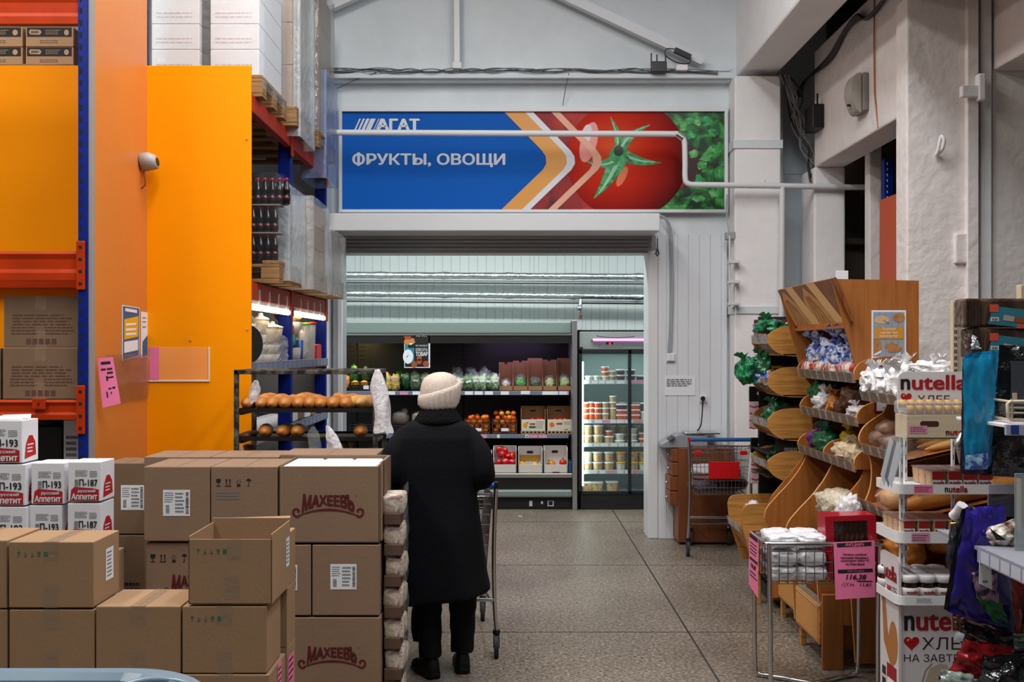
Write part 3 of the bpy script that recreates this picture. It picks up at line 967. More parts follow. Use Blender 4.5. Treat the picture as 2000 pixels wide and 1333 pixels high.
t.part('poster_sheet',a)
a = MB(); a.prism([SB(275,700),SB(287.6,697),SB(287.6,611),SB(275,609)],fs,.0005,.003,m_paper); quad(a,((277,698),(287,695),(287,655),(277,668)),m_pb2,.004)
for y in (620,628,638): quad(a,((277,y + 2),(284,y + 2),(284,y),(277,y)),m_inkg,.004)
a.obj('shop_poster','narrow white and blue poster at the back edge of the side board','poster')
a = MB(); a.sheet(lambda u,v: (XS_ + .012 + .012 * math.sin(v * 3) + .01 * mnoise.noise(Vector((u * 4,v * 4,1))),5.72 + u * .66,PZ(786,6.0) + v * .28),12,10,mat('brownish clear pocket','8A6A66',.1,alpha=.45,spec=.9,var=(3,.5),bump=(8,.5)))
a.obj('clear_pocket','clear plastic pocket on the side board behind the pink ticket','pocket')
t = Thing('pink_ticket','pink price ticket hanging tilted on the side board beside the blue upright','ticket',(XS_ + .03,5.7,1.5))
a = MB(); ft = Fr((PX(185,5.60),5.615,0),(1,.45,0),(0,0,1))
pq = [P(200,797,5.60),P(234,789,5.60),P(219,698,5.60),P(187,700,5.60)]
pq = [Vector((max(q.x,XS_ + .012),5.60 + .1 * (q.x + 2.28) ,q.z)) for q in pq]
a.add(pq + [q + Vector((0,.002,0)) for q in pq],[(0,1,2,3),(7,6,5,4)],m_pink)
def TQ(u,v): return (pq[3].lerp(pq[2],u)).lerp(pq[0].lerp(pq[1],u),v) + Vector((0,-.001,0))
for u0,v0,u1,v1 in ((.2,.08,.8,.14),(.15,.22,.45,.26),(.52,.22,.85,.26),(.5,.30,.85,.34),(.4,.38,.5,.48),(.5,.40,.85,.43),(.45,.63,.62,.66),(.68,.62,.85,.66),(.3,.70,.38,.82),(.55,.72,.62,.76)):
 a.add([TQ(u0,v1),TQ(u1,v1),TQ(u1,v0),TQ(u0,v0)],[(0,1,2,3)],m_ink)
t.part('paper_sheet',a)
t = Thing('clear_pocket','flat clear pocket with a pink strip on the bright orange board','pocket',P(350,745,6.39))
YO = 6.396
a = MB(); a.rbox(P(290,745,YO),P(408,678,YO + .002),mat('clear pocket sheet','FFE0B0',.1,alpha=.12,spec=.8),.0005); t.part('pocket_sheet',a)
a = MB(); a.rbox(P(289,746,YO - .003),P(410,743,YO + .003),m_paper,.001); a.rbox(P(407,744,YO - .003),P(410,678,YO + .003),m_paper,.001); t.part('pocket_rim',a)
a = MB(); a.rbox(P(292,742,YO - .002),P(311,678,YO),m_pink,.0005); t.part('pink_strip',a)
# ================================================================ left rack (faces the camera) and orange boards
YL = 5.57
m_orbr = mat('shaded orange laminate side','CC7A38',0.38,var=(1.6,0.08))  # same orange board; shade on this face is put into the colour
t = Thing('orange_partition','tall bright orange board partition closing the rack ends on the left','partition',(-2.3,6.4,0))
a = MB(); a.rbox((-5.2,6.40,0),(-1.632,6.425,PZ(128,6.4)),m_orange,0.003)
for p in ((482,272),(483,644),(372,664)):
 a.cyl(P(*p,6.401),P(*p,6.394),0.006,m_trimg,n=8)
t.part('front_board',a)
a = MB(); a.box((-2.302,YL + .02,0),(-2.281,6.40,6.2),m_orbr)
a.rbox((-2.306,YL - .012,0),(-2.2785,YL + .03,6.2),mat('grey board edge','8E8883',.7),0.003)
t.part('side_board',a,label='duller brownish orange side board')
m_hole = mat('slot hole','05060A',.9)
t = Thing('storage_rack','blue and orange pallet rack at the left edge holding brown cartons','rack',(-2.6,6.0,0))
a = MB()
u0,u1 = PX(155,YL),PX(174.5,YL)
a.rbox((u0,YL - .02,0),(u1,YL + .045,6.2),m_rackblue,0.004)
frl = Fr((0,YL - .0205,0))
for k in range(70):
 z = 0.3 + k * 0.0655
 cx = PX(160.5,YL)
 a.poly([(cx - .009,z + .014),(cx - .005,z - .012),(cx + .005,z - .012),(cx + .009,z + .014),(cx + .006,z + .02),(cx - .006,z + .02)],frl,m_hole,.0008)
t.part('upright',a)
a = MB(); a.rbox((u0,6.30,0),(u1,6.38,6.2),m_rackblue,0.004); t.part('upright',a)
for (ya,yb,ck) in ((782,820,(753,848)),(491,548,(472,567)),(-10,48,None)):
 z1,z0 = PZ(ya,YL),PZ(yb,YL)
 a = MB()
 fp = [(0,0),(.05,0),(.05,z1 - z0),(0.012,z1 - z0),(0,(z1 - z0) * .9),(.008,(z1 - z0) * .72),(.008,(z1 - z0) * .38),(0,(z1 - z0) * .25)]
 frb = Fr((-4.9,YL - .015,z0),(0,1,0),(0,0,1))
 a.prism(fp,frb,0,4.9 + u0 + .003,m_rackor)
 bm_ = t.part('beam',a)
 if ck:
  a = MB(); a.rbox((-4.9,6.31,z0),(u0,6.36,z1),m_rackor,0.004); t.part('rear_beam',a)
 if ck:
  a = MB(); c1,c0 = PZ(ck[0],YL),PZ(ck[1],YL)
  a.rbox((PX(153,YL),YL - .032,c0),(PX(170,YL),YL - .02,c1),m_rackor,0.004)
  for k in range(4):
   z = c0 + (c1 - c0) * (k + .5) / 4
   a.cyl((PX(161.5,YL),YL - .031,z),(PX(161.5,YL),YL - .034,z),.009,m_hole,n=10)
  t.part('beam_connector',a,parent=bm_)
a = MB(); a.rbox(P(62,800,YL - .03),P(90,779,YL - .022),m_rackor,.002); a.cyl(P(75,789,YL - .03),P(75,789,YL - .034),.006,m_hole,n=8)
t.part('pallet_stop',a)
a = MB(); a.box((-4.9,YL + .04,PZ(782,YL) - .004),(u0 - .01,6.3,PZ(782,YL) + .0),m_steel); t.part('shelf_deck',a)
# ---------------------------------------------------------------- cartons
def sticker(a,fr,a0,b0,a1,b1,seed=0):
 a.rect(a0,b0,a1,b1,fr,m_paper,.0012)
 w,h = a1 - a0,b1 - b0
 a.bars(fr,a0 + w * .84,b0 + h * .08,a0 + w * .95,b0 + h * .92,m_ink,seed,.0018,vert=True)
 a.lines(fr,a0 + w * .45,b0 + h * .1,a0 + w * .8,b0 + h * .92,6,m_inkg,seed + 1,.5,.0018)
 a.lines(fr,a0 + w * .06,b0 + h * .5,a0 + w * .4,b0 + h * .92,5,m_inkg,seed + 2,.4,.0018)
 a.bars(fr,a0 + w * .10,b0 + h * .1,a0 + w * .24,b0 + h * .42,m_inkg,seed + 3,.0018,vert=True)
def pictos(a,fr,a0,b0,s,m,order='gauh'):
 """handling marks: glass, arrows, sun, umbrella, box"""
 for k,ch in enumerate(order):
  x = a0 + k * s * 1.45
  def Q(pts,w=.0012): a.poly([(x + p * s,b0 + q * s * 1.2) for p,q in pts],fr,m,w)
  if ch == 'g':
   Q([(.2,.5),(.8,.5),(.85,.95),(.15,.95)]); Q([(.45,.15),(.55,.15),(.55,.5),(.45,.5)]); Q([(.2,.05),(.8,.05),(.8,.15),(.2,.15)])
  elif ch == 'a':
   for d in (0,.5):
    Q([(.14 + d,.2),(.26 + d,.2),(.26 + d,.75),(.14 + d,.75)]); Q([(.04 + d,.72),(.36 + d,.72),(.2 + d,1.0)])
   Q([(0,.03),(.9,.03),(.9,.13),(0,.13)])
  elif ch == 'u':
   Q([(.1,.7),(.9,.7),(.72,.92),(.5,1),(.28,.92)]); Q([(.46,.1),(.54,.1),(.54,.72),(.46,.72)]); Q([(.3,.05),(.54,.05),(.54,.14),(.3,.14)])
  elif ch == 's':
   for g in range(6):
    c,n = math.cos(g * 1.047),math.sin(g * 1.047)
    Q([(.5 + c * .15 - n * .05,.6 + n * .15 + c * .05),(.5 + c * .15 + n * .05,.6 + n * .15 - c * .05),(.5 + c * .45,.6 + n * .4)])
   Q([(.25,.02),(.75,.02),(.75,.3),(.25,.3)])
  elif ch == 'h':
   for q in ((.1,.1),(.55,.1),(.1,.55),(.55,.55)): Q([(q[0],q[1]),(q[0] + .38,q[1]),(q[0] + .38,q[1] + .4),(q[0],q[1] + .4)])
def mah_logo(a,fr,cx,b0,w,m=None):
 """curved dark red maker's lettering over a scroll"""
 m = m or m_dred
 h = w * .30
 a.text('МАХЕЕВЪ',fr,cx - w * .38,b0 + h * .20,cx + w * .38,b0 + h * 1.0,m,0.055,
           warp=lambda x,y: (x + (x - .5) * -.06 * (y) ,y * (1 - (.36 * (1 - (2 * x - 1) ** 2))) + .36 * (1 - (2 * x - 1) ** 2) + (.10 * (2 * x - 1) ** 4) * (y - .5) * 2))
 pts = []
 for k in range(25):
  x = -1 + k / 12
  pts.append((cx + x * w * .40,b0 + h * (.30 - .26 * x * x)))
 left = [(cx - w * .40 + p[0] * w * .09,b0 + h * .04 + p[1] * h * .3) for p in ((0,0),(-.5,-.25),(-1,.1),(-1.05,.7),(-.6,1.0),(-.2,.75),(-.35,.45))]
 L = [tuple(q) for q in spline(left,4)]
 a.ribbon(pts,[w * .016 + w * .022 * (1 - abs(-1 + k / 12)) for k in range(25)],fr,m)
 a.ribbon(L,w * .03,fr,m,.0014)
 a.ribbon([(2 * cx - p[0],p[1]) for p in L],w * .03,fr,m,.0014)
 a.text('®',fr,cx + w * .385,b0 + h * .92,cx + w * .41,b0 + h * 1.0,m)
CARTON_N = [0]
def carton(name,label,x0,x1,y0,y1,z0,z1,m=None,group=None,front=None,side=None,tape=True,seam='y',stick=None,cat='box',tapem=None,r=.004):
 """closed carton, front towards -Y; FRONT(mb, frame, w, h) and SIDE(...) print on it"""
 m = m or m_card
 t = Thing(name,label,cat,((x0 + x1) / 2,(y0 + y1) / 2,z0),group)
 a = MB()
 a.rbox((x0,y0,z0),(x1,y1,z1),m,r)
 frt = Fr((x0,y0,z1),(1,0,0),(0,1,0))
 w,d,h = x1 - x0,y1 - y0,z1 - z0
 if seam == 'y': a.rect(w / 2 - .001,0.004,w / 2 + .001,d - .004,frt,m_joint,.0006)
 else: a.rect(0.004,d / 2 - .001,w - .004,d / 2 + .001,frt,m_joint,.0006)
 frf = Fr((x0,y0,z0)); frs = Fr((x1,y0,z0),(0,1,0),(0,0,1))
 if front: front(a,frf,w,h)
 if side: side(a,frs,d,h)
 t.part('carton_body',a)
 if tape:
  a = MB(); tw = .03
  tm = tapem or m_tape
  if seam == 'y':
   L = [frf.pt(0,h - .075,.0009),frf.pt(0,h + .0012,.0009),frt.pt(0,d,.0012)]
   vs = [p + Vector((q,0,0)) for p in L for q in (w / 2 - tw,w / 2 + tw)]
   a.add(vs,[(0,1,3,2),(2,3,5,4)],tm); t.part('tape',a)
   a = MB(); a.rect(w / 2 - tw,0,w / 2 + tw,.09,frf,tm,.0009); t.part('tape',a)
  else:
   a.rect(0,d / 2 - tw,w,d / 2 + tw,frt,tm,.0012); t.part('tape',a)
 if stick:
  a = MB(); fc,(p0,q0,p1,q1) = stick
  sticker(a,frf if fc == 'front' else frs,p0 * (w if fc == 'front' else d),q0 * h,p1 * (w if fc == 'front' else d),q1 * h,len(label))
  t.part('shipping_label',a)
 return t
def pxbox(x0,x1,ytop,ybot,y):
 return PX(x0,y),PX(x1,y),PZ(ybot,y),PZ(ytop,y)
# two cartons on the left rack
def rackprint(a,fr,w,h):
 a.lines(fr,w * .12,h * .42,w * .92,h * .66,4,m_inkbr,5,.4)
 a.lines(fr,w * .10,h * .24,w * .5,h * .42,3,m_inkbr,6,.4); a.lines(fr,w * .55,h * .24,w * .95,h * .42,3,m_inkbr,7,.4)
 for k in range(5): a.rect(w * (.30 + k * .085),h * .06,w * (.365 + k * .085),h * .17,fr,m_inkbr)
zz = PZ(782,YL) + .002
x0,x1 = PX(5,5.64),PX(152,5.64)
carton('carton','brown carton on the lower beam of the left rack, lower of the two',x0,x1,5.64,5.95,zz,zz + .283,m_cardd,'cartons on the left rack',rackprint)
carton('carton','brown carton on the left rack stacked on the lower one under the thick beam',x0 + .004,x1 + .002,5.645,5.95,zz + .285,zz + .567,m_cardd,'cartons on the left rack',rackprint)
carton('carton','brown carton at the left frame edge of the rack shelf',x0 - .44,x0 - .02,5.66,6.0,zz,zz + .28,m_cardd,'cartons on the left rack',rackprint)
# under the beam
carton('carton','white printed box under the lower beam beside the blue upright',PX(124,5.75),PX(157,5.75),5.75,6.1,PZ(1010,5.75),PZ(821,5.75),m_cardw,None,
       lambda a,fr,w,h: (a.lines(fr,w * .15,h * .55,w * .9,h * .85,5,m_inkg,4),a.bars(fr,w * .1,h * .42,w * .3,h * .52,m_ink,2),a.lines(fr,w * .4,h * .45,w * .95,h * .5,1,m_ink,3)),tape=False)
a = MB(); a.rbox((PX(20,5.8),5.8,.35),(PX(122,5.8),6.3,PZ(828,5.8)),m_black,.02)  # black block stands in for the dark area under the beam
a.blob(P(105,826,5.9),(.06,.1,.02),m_black,.3,3,2,2)
a.obj('black_block','black block standing in for the dark area under the lower rack beam','bin')
# small printed boxes above the board on the left
def blackband(a,fr,w,h):
 a.rect(w * .03,h * .50,w * .97,h * .98,fr,m_ink,.001)
 a.poly([(w * .10,h * .62),(w * .30,h * .60),(w * .34,h * .74),(w * .30,h * .86),(w * .10,h * .88),(w * .07,h * .74)],fr,mat('carton tan logo','B89A78',.7),.0016)
 a.lines(fr,w * .12,h * .66,w * .29,h * .82,1,m_inkbr,3,.8,.002)
 a.lines(fr,w * .42,h * .6,w * .75,h * .88,3,mat('carton tan logo','B89A78',.7),4,.3,.0016)
 a.disc(w * .86,h * .72,w * .05,fr,mat('carton tan logo','B89A78',.7),.0016,h * .15)
 a.lines(fr,w * .3,h * .15,w * .7,h * .35,2,m_inkbr,8,.3)
k = 0
Yb = 6.55
for col,(xa,xb) in enumerate(((-58,44),(50,143))):
 for row,(ya,yb) in enumerate(((128,92),(91,53))):
  bx = pxbox(xa,xb,yb,ya,Yb)
  carton('printed_carton','small carton with a black printed band above the orange board, %s' % (('lower left','upper left'),('lower right','upper right'))[col][row].replace('lower','lower row,').replace('upper','upper row,'),
               bx[0],bx[1],Yb,Yb + .25,bx[2],bx[3],mat('tan cardboard','B08E6C',.8),'printed cartons above the orange board',blackband,tape=False)
a = MB(); a.rbox((-4.9,6.5,PZ(128,Yb) - .12),(PX(150,Yb),7.1,PZ(128,Yb) - .003),m_pal,.004)
a.obj('board_deck','wooden deck behind the orange board under the small printed cartons','deck')
# ================================================================ rack along the aisle
XA = -1.65
t = Thing('pallet_rack','blue and orange pallet rack along the left side of the aisle','rack',(-2.2,7.9,0))
for y in (6.55,7.66,9.08):
 e_ = .06 if y < 7 else .005
 a = MB(); a.rbox((XA - .095 - e_,y,0),(XA - e_,y + .075,3.3 if y < 7 else 5.6),m_rackblue,.005)
 t.part('upright',a)
 a = MB(); a.rbox((-2.75,y,0),(-2.66,y + .075,5.6),m_rackblue,.005)
 t.part('upright',a)
for z0,z1,xo in ((3.25,3.36,0),(2.055,2.17,0),(1.585,1.63,0),(1.12,1.16,0)):
 for (ya,yb) in ((6.45,7.66),(7.735,9.08)):
  a = MB(); a.rbox((XA - .05,ya,z0),(XA + .005,yb,z1),m_rackor,.005)
  b_ = t.part('beam',a)
  if z0 > 2:
   a = MB(); a.rbox((XA + .004,yb - .05,z0 - .07),(XA + .012,yb + .04,z1 + .03),m_rackor,.003)
   t.part('beam_connector',a,parent=b_)
 a = MB(); a.rbox((-2.72,6.45,z0),(-2.67,9.12,z1),m_rackor,.005); t.part('rear_beam',a)
m_deck = mat('shelf board grey','7C7F88',.5)
for z in (1.63,1.16):
 a = MB(); a.box((-2.66,6.47,z),(XA,9.1,z + .012),m_deck); t.part('shelf_board',a)
 a = MB()
 a.rbox((XA + .004,6.47,z - .035),(XA + .018,9.08,z + .03),m_label,.004)
 for k in range(16): a.box((XA + .0175,6.55 + k * .155,z - .028),(XA + .0195,6.55 + k * .155 + .11,z + .02),mat('grey violet ticket','8088A8',.5))
 t.part('price_rail',a)
a = MB(); a.box((-2.70,6.45,0),(-2.69,9.1,3.2),mat('dim rear panel','4A4644',.8)); t.part('rear_panel',a)
# wire shelf lamps (they shine) under the second beam
m_tube = mat('lit lamp tube','FFF1DC',.3,emit=('FFE9CC',11.0))
for k,(ya,yb,lab) in enumerate(((6.50,7.60,'near lit fluorescent tube under the orange rack beam'),(7.80,9.02,'far lit fluorescent tube under the orange rack beam'))):
 tt = Thing('shelf_lamp',lab,'lamp',(XA + .0,(ya + yb) / 2,2.0))
 a = MB(); a.rbox((XA - .05,ya,2.03),(XA + .0,yb,2.055),m_whitep,.003); tt.part('lamp_housing',a)
 a = MB(); a.cyl((XA - .012,ya,2.012),(XA - .012,yb,2.012),.019,m_tube,n=14); tt.part('lamp_tube',a)
 a = MB()
 for q in range(4): a.rbox((XA + .006,ya + .15 + q * .27,2.02),(XA + .010,ya + .19 + q * .27,2.13),m_clearp,.001)
 tt.part('hanging_tag',a)
def pallet(label,x0,x1,y0,y1,z,group='wooden pallets on the aisle rack'):
 t = Thing('wooden_pallet',label,'pallet',((x0 + x1) / 2,(y0 + y1) / 2,z),group)
 a = MB()
 for k in range(5):
  xa = x0 + (x1 - x0 - .11) * k / 4
  a.rbox((xa,y0,z + .118),(xa + .11,y1,z + .14),m_paly,.003)
 t.part('top_boards',a)
 for j in range(3):
  ya = y0 + (y1 - y0 - .12) * j / 2
  a = MB(); a.rbox((x0,ya,z + .095),(x1,ya + .12,z + .117),m_pal,.003)
  t.part('stringer_board',a)
  for i in range(3):
   xa = x0 + (x1 - x0 - .12) * i / 2
   a = MB(); a.rbox((xa,ya,z + .022),(xa + .12,ya + .12,z + .095),m_pal,.004); t.part('block',a)
  a = MB(); a.rbox((x0,ya,z),(x1,ya + .12,z + .021),m_pal,.003); t.part('bottom_board',a)
 return t
def wrap(label,x0,x1,y0,y1,z0,z1,m,seed=0,amp=.02,cat='stretch film',top=False,taper=0.0):
 """stretch film hugging a load"""
 a = MB(); rings = []; n = 48
 per = []
 for (xa,ya),(xb,yb) in (((x0,y0),(x1,y0)),((x1,y0),(x1,y1)),((x1,y1),(x0,y1)),((x0,y1),(x0,y0))):
  for k in range(n // 4): per.append((xa + (xb - xa) * k / (n // 4),ya + (yb - ya) * k / (n // 4)))
 cx,cy = (x0 + x1) / 2,(y0 + y1) / 2
 nz = 16
 for i in range(nz + 1):
  z = z0 + (z1 - z0) * i / nz; r = []
  for (x,y) in per:
   q = amp * (.6 + mnoise.noise(Vector((x * 6 + seed,y * 6,z * 4))) + .6 * mnoise.noise(Vector((x * 14,y * 14 + seed,z * 9))))
   s = 1 + q - taper * i / nz
   r.append(Vector((cx + (x - cx) * s,cy + (y - cy) * s,z)))
  rings.append(r)
 a.loft(rings,m,True,False)
 return a.obj('stretch_film',label,cat)
def whitegap(a,fr,w,h):
 a.rect(0,0,.012,h,fr,m_inkg,.0008)
# top level loads
ZP1 = 3.362
m_pack = mat('white shrink packs','DCD4D4',.35,var=(6,.12),bump=(20,.3))
pallet('wooden pallet under the white wrapped cartons at the top of the aisle rack',-2.72,-1.60,6.56,7.28,ZP1)
z0 = ZP1 + .142
rowz = [(z0,z0 + .17),(z0 + .172,z0 + .335),(z0 + .337,z0 + .50),(z0 + .502,z0 + .665),(z0 + .667,z0 + .83)]
nm = ['bottom row','second row','third row','fourth row','top row']
def duotone(a,fr,w,h): a.lines(fr,w * .1,h * .2,w * .9,h * .5,2,mat('pale print','C2B6B6',.6),3,.3)
for i,(za,zb) in enumerate(rowz):
 carton('white_carton','wide white carton wrapped in film above the orange board, %s' % nm[i],PX(411,6.6),-1.63,6.60,7.24,za,zb,m_cardw,'white cartons on the top pallet',duotone,tape=False)
 carton('white_carton','white carton left of the dark gap above the orange board, %s' % nm[i],PX(296,6.6),PX(389,6.6),6.60,7.24,za,zb,m_cardw,'white cartons on the top pallet',duotone,tape=False)
 carton('dark_carton','narrow dark carton side between the white cartons, %s' % nm[i],PX(391,6.64),PX(409,6.64),6.66,7.24,za,zb - .01,mat('charcoal print carton','2A2730',.6,var=(30,.6)),'dark cartons on the top pallet',None,tape=False)
wrap('glossy clear film round the white cartons above the orange board',PX(293,6.57),-1.60,6.575,7.27,ZP1 + .06,ZP1 + 1.0,m_film,3,.012)
pallet('wooden pallet under the brown wrapped load in the middle of the top level',-2.65,-1.56,7.42,7.98,ZP1)
for i in range(4):
 carton('carton','brown carton in the middle load of the top level, %s' % nm[i],-2.62,-1.60,7.45,7.95,z0 + i * .31,z0 + i * .31 + .305,m_card,'brown cartons on the middle top pallet',tape=False)
wrap('crinkled film round the brown cartons in the middle of the top level',-2.64,-1.575,7.425,7.97,ZP1 + .04,ZP1 + 1.45,m_film,8,.012)
wrap('milky film draped over the aisle side of the brown load',-1.8,-1.555,7.5,8.08,ZP1 - .06,ZP1 + 1.42,m_filmw,18,.03)
pallet('wooden pallet at the far end of the top level by the corner',-2.6,-1.55,8.2,9.0,ZP1)
for i in range(4):
 carton('grey_carton','grey carton in the far load of the top level, %s' % nm[i],-2.58,-1.585,8.24,8.96,z0 + i * .30,z0 + i * .30 + .295,mat('grey carton','77706A',.6,var=(4,.2)),'cartons on the far top pallet',tape=False)
wrap('silver crinkled film round the far load of the top level',-2.6,-1.56,8.215,8.98,ZP1 + .05,ZP1 + 1.4,mat('silver crinkled film','D8D2C8',.15,alpha=.5,metal=.6,bump=(24,.8)),11,.012)
wrap('blue tinted film sagging from the far corner load',-1.75,-1.545,8.5,9.05,ZP1 - .2,ZP1 + .7,mat('blue tinted film','8FA8D8',.15,alpha=.5,bump=(18,.7)),5,.04)
a = MB()
for i in range(5):
 z = 4.2 + i * .22
 a.tube([(-1.72 + .012 * math.sin(i),9.18,z + .2 * q / 4) for q in range(5)],.055,m_foil,10,rs=[.058,.05,.056,.05,.058])
a.obj('foil_duct','silver crinkled duct rising in the corner behind the wrapped loads','duct')
# second level: bottles and wrapped goods
ZP2 = 2.175
pallet('wooden pallet under the dark bottles on the second level',-2.6,-1.50,6.60,7.3,ZP2)
m_cola = mat('dark cola bottle','140A0A',.12,spec=.7)
m_cap = mat('red bottle cap','A8121E',.4)
m_colal = mat('dark red bottle label','3A0A12',.35)
bt = Thing('cola_bottle','','bottle',(0,0,0),'dark bottles on the wrapped pallet')
a = MB(); a.lathe([(.001,0),(.026,.0),(.029,.012),(.029,.075),(.026,.09),(.029,.105),(.029,.12),(.022,.15),(.012,.18),(.011,.195)],(0,0,0),m_cola,12); bt.part('bottle_body',a)
a = MB(); a.lathe([(.0292,.03),(.0296,.03),(.0296,.07),(.0292,.07)],(0,0,0),m_colal,12); bt.part('bottle_label',a)
a = MB(); a.lathe([(.0135,.193),(.0138,.193),(.0138,.214),(.012,.216)],(0,0,0),m_cap,12); bt.part('cap',a)
put = Repeat(bt)
ords = ['first','second','third','fourth','fifth','sixth','seventh','eighth','ninth','tenth','eleventh','twelfth','thirteenth','fourteenth','fifteenth','sixteenth']
for tier in range(3):
 zt_ = ZP2 + .145 + tier * .182
 for rw in range(2):
  for k in range(6 if tier == 2 else 5):
   put((-1.70 + k * .047 - rw * .02 - (0.03 if tier < 2 else 0),6.66 + rw * .05,zt_),rw + k,
    'dark red capped bottle on the wrapped pallet, %s tier, %s row, %s from left' % (('lowest','middle','top')[tier],('front','rear')[rw],ords[k]),.79)
for tier in range(2):
 a = MB(); a.rbox((-1.78,6.63,ZP2 + .145 + (tier + 1) * .182 - .010),(-1.50,6.74,ZP2 + .145 + (tier + 1) * .182 - .002),mat('grey cardboard sheet','8A8078',.8),.001)
 a.obj('layer_card','cardboard layer sheet between bottle tiers, %s' % ('lower one','upper one')[tier],'sheet')
wrap('cloudy film hanging round the bottles',-2.6,-1.485,6.61,7.28,ZP2 + .06,ZP2 + .70,mat('thin clear film','70767C',.08,alpha=.09,spec=.8,bump=(22,.6)),21,.012)
wrap('milky film bunched at the aisle side of the bottle pallet',-1.56,-1.475,6.78,7.32,ZP2 + .02,ZP2 + .66,m_filmw,25,.05)
for i in range(2):
 carton('carton','dark shrink pack behind the bottles, %s' % ('lower','upper')[i],-2.56,-1.56,6.80,7.26,ZP2 + .145 + i * .3,ZP2 + .44 + i * .3,mat('dark shrink pack','2E3038',.3,var=(9,.5)),'dark shrink packs',tape=False)
pallet('wooden pallet in the middle of the second level',-2.5,-1.46,7.42,8.1,ZP2)
for i in range(3):
 carton('carton','brown carton in the middle load of the second level, %s' % nm[i],-2.46,-1.47,7.45,8.06,ZP2 + .145 + i * .17,ZP2 + .31 + i * .17,m_card,'brown cartons on the middle second pallet',tape=False)
wrap('milky film round the middle load of the second level',-2.5,-1.45,7.42,8.1,ZP2 + .0,ZP2 + .68,mat('half clear stretch film','D8E0E4',.15,alpha=.38,bump=(18,.7)),31,.02)
pallet('wooden pallet at the far end of the second level by the opening',-2.5,-1.47,8.2,8.95,ZP2)
for i in range(3):
 carton('carton','brown carton in the far load of the second level, %s' % nm[i],-2.46,-1.49,8.24,8.92,ZP2 + .145 + i * .125,ZP2 + .265 + i * .125,m_card,'brown cartons on the far second pallet',tape=False)
wrap('milky crinkled film round the far load of the second level',-2.5,-1.46,8.2,8.96,ZP2 + .0,ZP2 + .54,m_filmw,33,.02)
# crockery and kitchen goods on the lit shelf
ZS = 1.643
m_china = mat('white china','E6E0D6',.25)
m_chinab = mat('cream china','D8C4A4',.3)
def bowl(name,label,c,r,h,m,group=None,lid=None):
 t = Thing(name,label,'bowl',c,group)
 a = MB(); a.lathe([(r * .45,0),(r * .5,0),(r * .85,h * .45),(r,h),(r * .96,h),(r * .8,h * .5),(r * .4,h * .12),(.001,h * .1)],c,m,20); t.part('bowl_body',a)
 if lid:
  a = MB(); a.lathe([(r,h),(r * 1.03,h),(r * 1.0,h + .012),(r * .3,h + .03),(.02,h + .035),(.015,h + .05),(.001,h + .052)],c,lid,20); t.part('lid',a)
 return t
rd = random.Random(3)
k = 0
for i,(y,n) in enumerate(((6.58,4),(6.74,4),(6.9,3),(7.08,3),(7.27,2),(7.45,2))):
 for j in range(n):
  bowl('china_bowl','white china bowl under clear film on the lit shelf, stack %s, %s from the bottom' % (ords[i],ords[j]),(XA - .10 - .012 * (i % 2),y,ZS + j * .068),.075,.062,m_china,'white bowls on the lit shelf')
  k += 1
for i,(y,z,r,h) in enumerate(((7.30,ZS + .15,.085,.10),(7.47,ZS + .15,.08,.10),(7.12,ZS + .22,.06,.08))):
 bowl('cream_pot','cream lidded pot standing on the bowls of the lit shelf, %s' % ('middle','rightmost','left')[i],(XA - .1,y,z),r,h,m_chinab,'cream pots',m_china)
a = MB(); a.sheet(lambda u,v: (XA - .012 - .16 * (1 - v) * 0 + .014 * mnoise.noise(Vector((u * 9,v * 7,2))),6.5 + u * 1.1,ZS + .01 + v * (.30 - .13 * u) + .02 * mnoise.noise(Vector((u * 12,5,0)))),30,16,mat('clear crockery wrap','F4F2EC',.15,alpha=.4,bump=(30,.8)))
a.obj('crockery_wrap','clear crinkled film over the white bowls on the lit shelf','film')
a = MB(); a.cyl((XA - .03,6.5,ZS + .13),(XA - .05,6.515,ZS + .13),.125,m_blackm,n=28); a.obj('frying_pan','dark round pan standing at the near end of the lit shelf','pan')
y = 7.82
def tumbler(name,label,c,r,h,m,lid=None):
 t = Thing(name,label,'jar',c)
 a = MB(); a.lathe([(.001,0),(r * .8,0),(r,h),(r * .93,h),(r * .75,.01),(.001,.01)],c,m,16); t.part('jar_body',a)
 if lid:
  a = MB(); a.lathe([(r * 1.05,h - .005),(r * 1.08,h - .005),(r * 1.08,h + .014),(.001,h + .016)],c,lid,16); t.part('lid',a)
m_lime = mat('lime green plastic','7CC242',.4); m_teal = mat('teal plastic','2AA898',.4); m_redp = mat('red plastic','C2141C',.35)
a = MB(); a.prism([(0,.03),(.18,.03),(.10,.0),(.18,.22),(0,.22)],Fr((XA - .06,7.84,ZS + .06),(0,1,0),(0,0,1)),-.02,.02,m_redp); a.obj('red_board','bright red plastic board on the far part of the lit shelf','board')
tumbler('teal_jar','small teal cup at the corner of the far lit shelf',(XA - .03,7.82,ZS + .12),.025,.09,m_teal)
bowl('white_bowl','small white bowl on the top of the far lit shelf',(XA - .06,8.0,ZS + .21),.07,.10,m_china)
for i in range(3): bowl('wicker_bowl','tan wicker bowl at the top of the far lit shelf, %s' % ('nearest','middle','farthest')[i],(XA - .1,7.85 + i * .16,ZS + .31),.075,.05,mat('tan wicker','B98A54',.7,bump=(60,.6)),'wicker bowls on the lit shelf')
tumbler('glass_jar','clear jar with a green lid on the far lit shelf',(XA - .05,8.38,ZS + .0),.05,.30,m_clearp,m_lime)
tumbler('glass_jar','clear jar with a red lid on the far lit shelf',(XA - .05,8.62,ZS + .0),.05,.31,m_clearp,m_redp)
tumbler('blue_bottle','blue bottle on the far lit shelf between clear goods',(XA - .05,8.2,ZS + .0),.03,.17,mat('blue plastic bottle','1E5AA8',.3))
